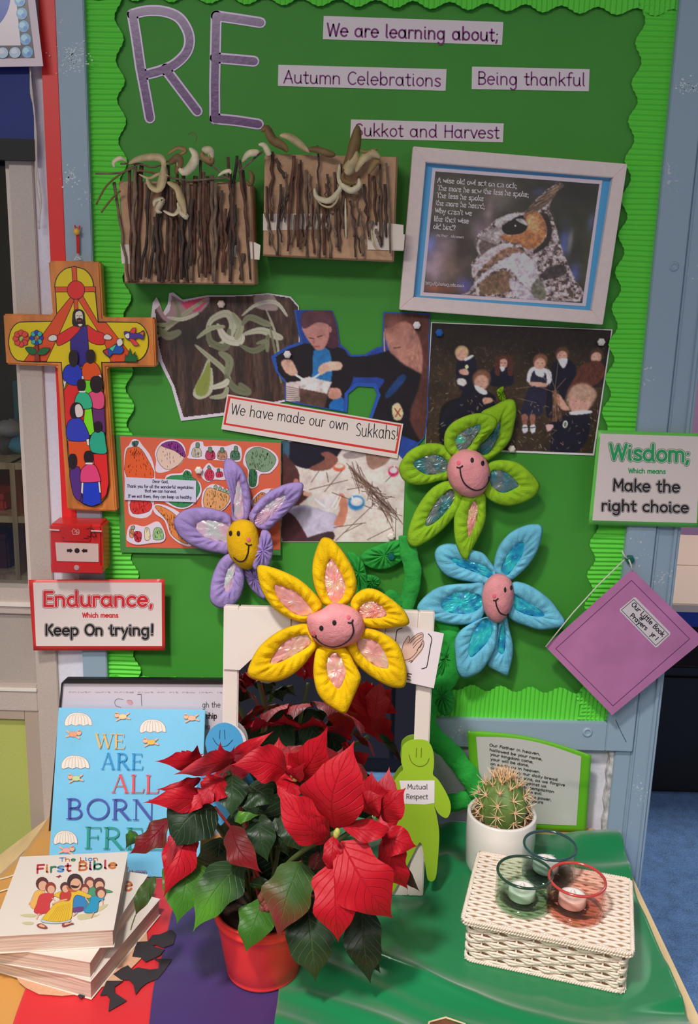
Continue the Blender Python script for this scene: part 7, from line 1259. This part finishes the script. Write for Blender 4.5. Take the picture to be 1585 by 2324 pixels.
for a in [((560, 440), -.25, (470, 330), -.205, 190, R1, RDk), ((700, 430), -.25, (640, 280), -.205, 200, R0, R1), ((800, 420), -.25, (800, 270), -.205, 190, R1, R0), ((960, 430), -.25, (960, 280), -.205, 190, R0, R1), ((1080, 470), -.25, (1130, 320), -.205, 180, R1, RDk), ((520, 520), -.25, (400, 480), -.205, 170, R1, R1), ((1160, 560), -.25, (1280, 470), -.205, 180, R1, R0), ((860, 600), -.25, (900, 720), -.20, 200, G0), ((700, 600), -.25, (640, 730), -.20, 200, G1)]: L((a[0][0], a[0][1] + 70), a[1], (a[2][0], a[2][1] + 75), *a[3:], bend=-.012)
# left cluster
L((575, 455), -.33, (255, 540), -.40, 120, R1, RPk, roll=.5, bend=.01, cup=.3); L((420, 470), -.34, (160, 470), -.39, 110, R1, R0, roll=.35, lob=.3, bend=.012); L((400, 560), -.35, (165, 615), -.38, 62, RDk, R1, roll=.2, side=-.5)
L((500, 440), -.31, (500, 362), -.33, 62, R0, R1); L((545, 470), -.31, (574, 388), -.33, 60, R1, RDk); L((560, 430), -.30, (775, 314), -.31, 62, R1, R0, side=.3); L((330, 470), -.33, (415, 430), -.35, 110, R1, R0, lob=.2)
L((520, 560), -.34, (415, 705), -.37, 150, R1, R0, lob=.15, side=.2); L((400, 640), -.35, (190, 620), -.38, 50, RDk, (170, 110, 60), side=.4); L((430, 690), -.36, (98, 684), -.40, 125, R1, R0, side=.35, roll=.2, bend=.016)
L((450, 600), -.35, (380, 720), -.38, 90, RPk, R1, lob=.3); L((420, 640), -.355, (330, 745), -.39, 80, RPk, R0, lob=.35); L((240, 765), -.35, (28, 948), -.37, 118, (124, 20, 34), (130, 24, 36), c2=(60, 84, 36), lob=.18, roll=-.3, side=-.2)
L((320, 790), -.36, (205, 1172), -.42, 165, R0, R1, side=-.25, bend=.02, cup=.35); L((325, 795), -.375, (225, 1035), -.41, 84, RPk, (206, 60, 70), side=.3, roll=.6); L((60, 830), -.33, (10, 925), -.35, 60, GL, G1)
# greens upper left
L((560, 535), -.33, (555, 765), -.37, 155, G0, G1, lob=.06); L((650, 590), -.33, (790, 690), -.35, 175, G0, G1, roll=.3); L((630, 600), -.33, (690, 760), -.36, 150, G1, G0); L((570, 762), -.355, (705, 745), -.365, 58, GM, GL, roll=.2)
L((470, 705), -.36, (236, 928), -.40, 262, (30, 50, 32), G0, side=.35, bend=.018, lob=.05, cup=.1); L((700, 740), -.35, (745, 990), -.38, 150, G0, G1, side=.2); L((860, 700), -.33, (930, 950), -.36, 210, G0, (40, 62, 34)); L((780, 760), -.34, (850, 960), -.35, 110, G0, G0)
L((555, 800), -.365, (715, 1045), -.40, 135, (110, 30, 34), (150, 26, 38), c2=(90, 60, 40), side=.45, bend=.014); L((560, 830), -.355, (552, 965), -.365, 46, R1, R0)
# central red head
L((1010, 480), -.325, (1052, 288), -.335, 40, R1); L((880, 560), -.345, (1048, 290), -.385, 200, R0, R0, side=.25, bend=.012, wpk=.38); L((1090, 820), -.40, (1190, 362), -.40, 300, R0, R0, side=-.30, bend=.02, wpk=.45, cup=.1); L((850, 540), -.345, (550, 490), -.375, 180, R0, R1, side=.45, bend=.012)
L((870, 530), -.345, (800, 560), -.365, 80, R1, R0, lob=.3); L((880, 545), -.345, (940, 470), -.385, 90, RDk, R1, lob=.2); L((860, 560), -.35, (820, 710), -.385, 130, R1, R0)
L((1065, 870), -.40, (790, 590), -.41, 190, R0, R0, side=-.35, bend=.02, wpk=.5); L((1060, 890), -.402, (900, 640), -.42, 110, R1, R0, side=-.5, bend=.01)
# right cluster
L((1270, 745), -.33, (1275, 520), -.33, 210, R1, R0, roll=.2); L((1330, 760), -.33, (1368, 498), -.32, 150, R1, RPk, lob=.15); L((1300, 760), -.33, (1455, 605), -.34, 190, R1, R0, lob=.12); L((1250, 700), -.335, (1340, 640), -.345, 150, R0, R0)
L((1120, 800), -.40, (1400, 785), -.39, 120, R1, R0, side=.45, roll=.5, bend=.015); L((1330, 830), -.37, (1512, 908), -.38, 140, R0, R0, lob=.12, side=.2); L((1345, 850), -.365, (1465, 1130), -.375, 140, R0, R1, lob=.15, side=.25); L((1360, 920), -.35, (1526, 1142), -.355, 56, G0, (80, 30, 34), side=.2)
L((1300, 790), -.385, (1390, 830), -.40, 70, RPk, RPk, lob=.3)
L((1120, 880), -.41, (1386, 1278), -.425, 270, R0, R0, side=.15, bend=.022, wpk=.42, cup=.1); L((1085, 850), -.405, (1060, 1040), -.415, 90, R1, R0); L((1090, 980), -.41, (1106, 1402), -.44, 225, R0, R0, side=.05, bend=.022, wpk=.38, cup=.12)
L((960, 960), -.37, (1050, 1020), -.38, 80, (110, 40, 44), (90, 40, 40))
# lower greens in front of the bucket
L((345, 955), -.37, (275, 1308), -.42, 232, GL, (70, 140, 36), side=-.05, wpk=.40, bend=.018); L((620, 985), -.37, (358, 1348), -.425, 200, G1, (90, 160, 40), side=.28, bend=.02); L((915, 985), -.385, (794, 1384), -.43, 235, (58, 96, 40), (134, 36, 44), c2=(90, 90, 44), side=.12, wpk=.38, bend=.016)
L((735, 1170), -.385, (628, 1455), -.415, 165, GL, (60, 120, 36), side=.12, bend=.012); L((945, 1160), -.375, (988, 1606), -.42, 240, G0, (46, 74, 42), wpk=.42, bend=.02); L((1230, 1190), -.36, (1272, 1615), -.40, 175, G0, (44, 60, 40), bend=.02, side=.15); L((1150, 1290), -.34, (1325, 1562), -.37, 140, G0, G0); L((700, 1060), -.355, (700, 1130), -.36, 90, G1, GL)
L((165, 1060), -.37, (62, 1268), -.39, 74, (70, 96, 44), (60, 84, 40), side=.25, lob=.02); mesh('stalk', G().tube([P(*cf((62, 1262))[0], -.391), P(*cf((45, 1310))[0], -.395), P(*cf((38, 1338))[0], -.398)], .0007, 5), mat('green_stalk'), po_)
for b_, y_ in (((345, 955), -.37), ((620, 985), -.37), ((915, 985), -.385), ((735, 1170), -.385), ((945, 1160), -.375), ((1230, 1190), -.36), ((470, 705), -.36), ((700, 740), -.35), ((560, 535), -.33)): lstem(b_, y_, c='red_stalk' if rnd.random() < .4 else 'green_stalk')
for k in range(9):
    p = P(*cf((735 + rnd.uniform(-28, 28), 1200 + rnd.uniform(-45, 45)))[0], -.395); mesh('flower_bud', G().ball(p, .0045, .0045, .006, 8, 6), mat('bud_%d' % (k % 2), ((150, 70, 74), (110, 60, 50))[k % 2], .8, .6), po_, smooth=True)
for p_, y_ in (((870, 535), -.365), ((1100, 835), -.425), ((1095, 845), -.425), ((885, 555), -.365), ((1280, 800), -.395)): mesh('cyathium', G().ball(P(*cf(p_)[0], y_), .0035, .0035, .005, 8, 6), mat('cyathium_green', (170, 170, 80), .8, .5), po_, smooth=True)
# ================================================================== cactus
Cc = V3((.2445, -.118, TOP + .0055)); Cc.x = P(1140, 1842, -.118).x; ct = thing('potted_cactus', 'round spiny green cactus in a white ceramic pot behind the basket', 'plant', Cc)
zc = P(1140, 1842, Cc.y).z; Hc = zc - Cc.z; rc = (P(1219, 1842, Cc.y).x - P(1062, 1842, Cc.y).x) / 2
CER = mat('white_ceramic', (226, 220, 214), .78, .22, coat=.5)
mesh('pot', G().lathe([(.001, 0), (rc * .86, 0), (rc * .92, .003), (rc * .97, .012), (rc, Hc * .5), (rc, Hc - .002), (rc - .001, Hc), (rc - .0045, Hc), (rc - .0055, Hc - .002), (rc - .006, Hc - .012), (.001, Hc - .012)], Cc, 48), CER, ct, smooth=True)
mesh('soil', G().grid(lambda u, v: Cc + V3((math.cos(u * 6.2832) * v * (rc - .0058), math.sin(u * 6.2832) * v * (rc - .0058), Hc - .009 + rnd.uniform(-.0015, .0015))), 40, 10), mat('brown_compost', (96, 62, 48), .8, .95, 'grain', sc=260, lo=.45, bs=1, bd=.004), ct)
rad = (P(1196, 1830, Cc.y).x - P(1084, 1830, Cc.y).x) / 2; ztop = P(1140, 1764, Cc.y).z; cz_ = Cc.z + Hc - .012; hh = ztop - cz_; NR = 9
def cact(th, ph, up=0.0):   # th azimuth, ph 0..1 bottom->top
    a = (ph * .80 + .20) * math.pi / 2 * 1.0; s_ = math.sin((ph * .86 + .14) * math.pi * .5); rib = 1 + .05 * math.cos(th * NR) * math.sin(math.pi * min(1, ph * 1.0)) ** .5
    prof = math.cos(max(0, (ph - .42) / .58) * math.pi / 2) ** .62 if ph > .42 else .86 + .14 * math.sin(ph / .42 * math.pi / 2)
    r = rad * prof * rib; return V3((Cc.x + (r + up * prof) * math.cos(th), Cc.y + (r + up * prof) * math.sin(th), cz_ + hh * ph + up * ph))
g = G().grid(lambda u, v: cact(u * 2 * math.pi, min(v, .999)), 108, 26, True)
mesh('cactus_body', g, mat('cactus_green', (96, 122, 60), .85, .55, 'grain', sc=60, lo=.86, bs=.4), ct, smooth=True)
SP = mat('spine_tan', (226, 190, 150), .75, .5); AR = mat('areole', (190, 150, 120), .75, .9)
for r_ in range(NR):
    for j, ph in enumerate((.10, .34, .58, .78, .93) if r_ % 2 else (.2, .46, .68, .86, .97)):
        th = 2 * math.pi * r_ / NR - .55; p = cact(th, ph, .0004); nrm = (p - V3((Cc.x, Cc.y, cz_ + hh * .35))).normalized(); g = G(); n_ = 8 if ph < .9 else 12; t1_ = nrm.orthogonal().normalized(); t2_ = nrm.cross(t1_)
        for k in range(n_):
            q = 2 * math.pi * k / n_ + rnd.uniform(-.25, .25); d = (t1_ * math.cos(q) + t2_ * math.sin(q)) * rnd.uniform(.8, 1.1) + nrm * (.55 if k else 1.6)
            if ph > .75: d += V3((0, 0, .9))
            l = rnd.uniform(.012, .019); g.tube([p, p + d.normalized() * l * .6, p + d.normalized() * l + V3((0, 0, .0004))], [.0007, .0005, .0001], 4)
        sc_ = mesh('spine_cluster', g, SP, ct); mesh('areole', G().ball(p, .0022, .0022, .0022, 8, 5), AR, sc_, smooth=True)
# ================================================================== prayer card behind the cactus
pcp = wallp(-.0145, lambda x, y: .003 + .006 * ((x - 1200) / 140) ** 2 * (1 if y < 1780 else .4)); C4 = [(1060, 1658), (1343, 1714), (1330, 1889), (1078, 1876)]
def qgrid(pl, q, k, n=30, m=20):
    a0, b0, c0, d0 = q
    return G().grid(lambda u, v: pl.at((a0[0] * (1 - u) + b0[0] * u) * (1 - v) + (d0[0] * (1 - u) + c0[0] * u) * v, (a0[1] * (1 - u) + b0[1] * u) * (1 - v) + (d0[1] * (1 - u) + c0[1] * u) * v - (14 * math.sin(math.pi * u) * (1 - v) if k < 1 else 0), k), n, m)
pr = thing('prayer_card', 'laminated green edged prayer card leaning behind the cactus', 'sign', PZ(1200, 1880, TOP))
o = mesh('green_border', qgrid(pcp, C4, .0), mat('lime_card', (98, 176, 34), EL, .3), pr, smooth=True); md = o.modifiers.new('t', 'SOLIDIFY'); md.thickness = .0008
c7p = CT(1020, 1650, .25237); mesh('printed_sheet', qgrid(pcp, [(1081, 1672), (1320, 1717), (1309, 1874), (1096, 1864)], .0018), mat('card_paper', (196, 194, 190), EL, .3, coat=.5), pr, smooth=True)
A = Art(pcp, EL, .0028); tk = (44, 40, 44)
for t, x0, y0, x1, y1 in (('Our Father in heaven,', 360, 170, 820, 254), ('hallowed be your name,', 362, 213, 838, 300), ('your kingdom come,', 368, 253, 758, 326), ('your will be done,', 370, 296, 718, 356), ('on earth as in heaven.', 370, 338, 822, 416), ('Give us today our daily bread.', 372, 376, 985, 486), ('Forgive us our sins, as we forgive', 372, 420, 1043, 533), ('those who sin against us.', 378, 462, 882, 544), ('Lead us not into temptation', 380, 505, 945, 592), ('but deliver us from evil.', 385, 546, 840, 611), ('For the kingdom, the power,', 388, 585, 920, 664), ('and the glory are yours', 390, 625, 845, 688)): A.text(t, c7p((x0, y0))[0], c7p((x1, y1))[0], 5.6, 1.15, tk)
A.out('prayer_text', pr)
# ================================================================== wicker basket
BA = PZ(1056, 2180, TOP + .006); BB = PZ(1417, 2257, TOP + .006); bz = BA.z; e1 = (BB - BA); e1.z = 0; BW = e1.length; e1.normalize(); e2 = V3((-e1.y, e1.x, 0)); BD = .138; BH = .052
bs = thing('wicker_basket', 'cream woven paper rope basket with lid, holding the tealight glasses', 'basket', BA)
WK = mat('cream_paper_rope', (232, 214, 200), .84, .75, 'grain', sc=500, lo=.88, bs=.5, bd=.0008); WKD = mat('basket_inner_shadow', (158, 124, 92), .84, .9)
def bp_(a, b, h): return V3((BA.x, BA.y, bz)) + e1 * a + e2 * b + V3((0, 0, h))
def perim(x0, x1, y0, y1, rr, step=.0022):
    pts = []; c = [(x1 - rr, y0 + rr, -90), (x1 - rr, y1 - rr, 0), (x0 + rr, y1 - rr, 90), (x0 + rr, y0 + rr, 180)]; raw = []
    for cx_, cy_, a in c:
        for k in range(6): q = math.radians(a + 90 * k / 5); raw.append((cx_ + rr * math.cos(q), cy_ + rr * math.sin(q), math.cos(q), math.sin(q)))
    raw.append(raw[0]); out = []; s_ = 0
    for a, b in zip(raw[:-1], raw[1:]):
        l = math.hypot(b[0] - a[0], b[1] - a[1]); n = max(1, int(l / step))
        for k in range(n): t = k / n; out.append(tuple(a[i] * (1 - t) + b[i] * t for i in range(4)) + (s_ + l * t,))
        s_ += l
    return out, s_
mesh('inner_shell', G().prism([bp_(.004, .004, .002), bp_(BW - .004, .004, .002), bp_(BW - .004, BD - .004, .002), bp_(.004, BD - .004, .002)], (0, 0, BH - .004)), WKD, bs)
pp, LL = perim(.0015, BW - .0015, .0015, BD - .0015, .006); ns = 2 * round(LL / .0215 / 2) + 1
for r_ in range(8):
    row = []
    for st in range(2):
        z = .0035 + r_ * .0063 + st * .0026; row.append([bp_(x + nx * (.0022 * math.cos(math.pi * s_ / LL * ns + math.pi * r_) * 1.0), y + ny * (.0022 * math.cos(math.pi * s_ / LL * ns + math.pi * r_)), z + .0009 * math.sin(math.pi * s_ / LL * ns * 2 + st * 2) + rnd.uniform(-.00015, .00015)) for x, y, nx, ny, s_ in pp])
    mesh('woven_strand', G().tube(row[0], .0019, 5, closed=True), WK, bs, smooth=True); mesh('woven_strand', G().tube(row[1], .0019, 5, closed=True), WK, bs, smooth=True)
for k in range(ns):
    s_ = LL * (k + .0) / ns; x, y, nx, ny, _ = min(pp, key=lambda q: abs(q[4] - s_)); mesh('stake', G().tube([bp_(x, y, .001), bp_(x, y, BH)], .0013, 5), WK, bs, smooth=True)
def braid(par, x0, x1, y0, y1, h, R_=.0017, r=.0014, nm='braided_rim', pitch=.0062):
    q, L__ = perim(x0, x1, y0, y1, .006, .0011)
    for st in range(2):
        pts = []
        nt = round(L__ / pitch)
        for x, y, nx, ny, s_ in q: a = 2 * math.pi * nt * s_ / L__ + st * math.pi; pts.append(bp_(x + nx * R_ * math.cos(a), y + ny * R_ * math.cos(a), h + R_ * math.sin(a)))
        mesh(nm, G().tube(pts, r, 5, closed=True), WK, par, smooth=True)
braid(bs, .000, BW, .000, BD, .0025)
ld = mesh('lid', G().prism([bp_(-.002, -.002, BH + .003), bp_(BW + .002, -.002, BH + .003), bp_(BW + .002, BD + .002, BH + .003), bp_(-.002, BD + .002, BH + .003)], (0, 0, .0035)), WKD, bs)
x0, x1, y0, y1 = -.006, BW + .004, -.005, BD + .004; hl = BH + .0085; npair = 9
for j in range(25):
    y = y0 + .003 + (y1 - y0 - .006) * j / 24; pts = []
    for k in range(96):
        x = x0 + .002 + (x1 - x0 - .004) * k / 95; s_ = (k / 95) * npair; gp_ = math.exp(-((s_ - math.floor(s_) - .5) / .10) ** 2); pts.append(bp_(x, y + (.0011 if j % 2 else -.0011) * math.cos(2 * math.pi * s_) , hl - .0006 - .0012 * gp_ * (1 if j % 2 else -.2)))
    mesh('lid_strand', G().tube(pts, .00225, 5), WK, ld, smooth=True)
braid(ld, x0, x1, y0, y1, hl - .0005, .0018, .0015, 'lid_rim'); braid(ld, x0, x1, y0, y1, hl - .0045, .0015, .0013, 'lid_rim', .007)
# ================================================================== tealight glasses
ztl = bz + hl + .0018
def holder(lab, px_, py_, r, h, tint, rimc, lab2, tlt=0.0):
    c = PZ(px_, py_, ztl); t = thing('tealight_glass', lab, 'candle holder', c); gm_ = glassmat('glass_%d' % int(rimc[0]), tint, .03, ior=1.4); rm = glassmat('rimglass_%d' % int(rimc[0]), tuple((v / 255) for v in rimc), .03, ior=1.6); wl = .0022
    mesh('glass_wall', G().lathe([(r * .93, .0), (r * .985, .002), (r, .007), (r, h)], c, 48), gm_, t, smooth=True); mesh('inner_wall', G().lathe([(.0005, .0075), (r - wl - .006, .0075), (r - wl - .001, .0105), (r - wl, .015), (r - wl, h)], c, 48), gm_, t, smooth=True)
    mesh('thick_base', G().lathe([(.0005, .0006), (r * .90, .0006), (r * .95, .003), (r * .955, .0065), (.0005, .0068)], c, 48), rm, t, smooth=True)
    mesh('rim', G().tube([c + V3((math.cos(q) * (r - wl / 2), math.sin(q) * (r - wl / 2), h)) for q in np.linspace(0, 2 * math.pi, 49)[:-1]],   .0018, 8, closed=True), mat('rim_%d' % int(rimc[0]), rimc2[0], .8, .12, coat=.8), t, smooth=True)
    tc_ = c + V3((rimc2[1], rimc2[2], .0078)); tl = thing('tealight', lab2, 'tealight', tc_); W_ = mat('tealight_plastic', (232, 226, 222), .78, .35)
    mesh('casing', G().lathe([(.0005, 0), (.0162, 0), (.0168, .0008), (.0168, .0105), (.016, .0118), (.0115, .0125), (.0105, .0112), (.0005, .0112)], tc_, 32), W_, tl, smooth=True); mesh('led_flame', G().lathe([(.0035, .0108), (.0036, .0135), (.0026, .0165), (.0012, .019), (.0002, .0205)], tc_, 16), mat('led_flame', (240, 232, 220), .78, .25), tl, smooth=True)
rimc2 = ((34, 62, 50), -.001, .002); holder('green tinted glass tealight holder at the left of the basket lid', 1186, 2049, .0345, .044, (.80, .90, .82), (214, 235, 217), 'white tealight inside the green glass')
rimc2 = ((186, 62, 58), -.003, .003); holder('coral pink glass tealight holder, rightmost on the basket lid', 1304, 2066, .0350, .044, (.99, .82, .78), (248, 212, 202), 'white tealight inside the coral pink glass')
rimc2 = ((38, 70, 76), -.003, .002); holder('smoky teal glass tealight holder at the back of the basket lid', 1243, 1986, .0345, .044, (.85, .91, .91), (220, 235, 237), 'white tealight inside the smoky teal glass')
for x, y, k in ((1330, 1933, 0), (1366, 1926, 1)):
    p = PZ(x, y, TOP + .0075); g = G()
    for q in range(26): g.ball(p + V3((rnd.gauss(0, .0022), rnd.gauss(0, .002), rnd.uniform(0, .001))), .0006, .0006, .0004, 5, 4)
    mesh('crumb_patch', g, mat('pale_crumb', (206, 206, 140), EX, .8), None, kind='stuff', label=('pale crumbly spot on the green cloth, nearer the basket', 'pale crumbly spot on the green cloth, nearer the right edge')[k], cat='crumbs')
# wooden corner peeping in at the bottom edge
a_ = PZ(1012, 2316, TOP + .02); ww = thing('wooden_tray', 'corner of a brown wooden tray with pale rim at the bottom edge of the picture', 'tray', a_ + V3((0, -.02, -.012)))
mesh('tray_base', G().prism([PZ(x, y, TOP + .018) for x, y in ((1012, 2312), (1052, 2328), (1110, 2420), (960, 2420), (974, 2322))], (0, 0, -.010)), mat('tray_brown', (120, 74, 44), EX, .6, 'wood'), ww); mesh('tray_rim', G().tube([PZ(x, y, TOP + .019) for x, y in ((960, 2420), (974, 2320), (1012, 2309), (1056, 2324), (1110, 2420))], .0012, 6), mat('tray_rim', (220, 200, 160), EX, .5), ww, smooth=True)
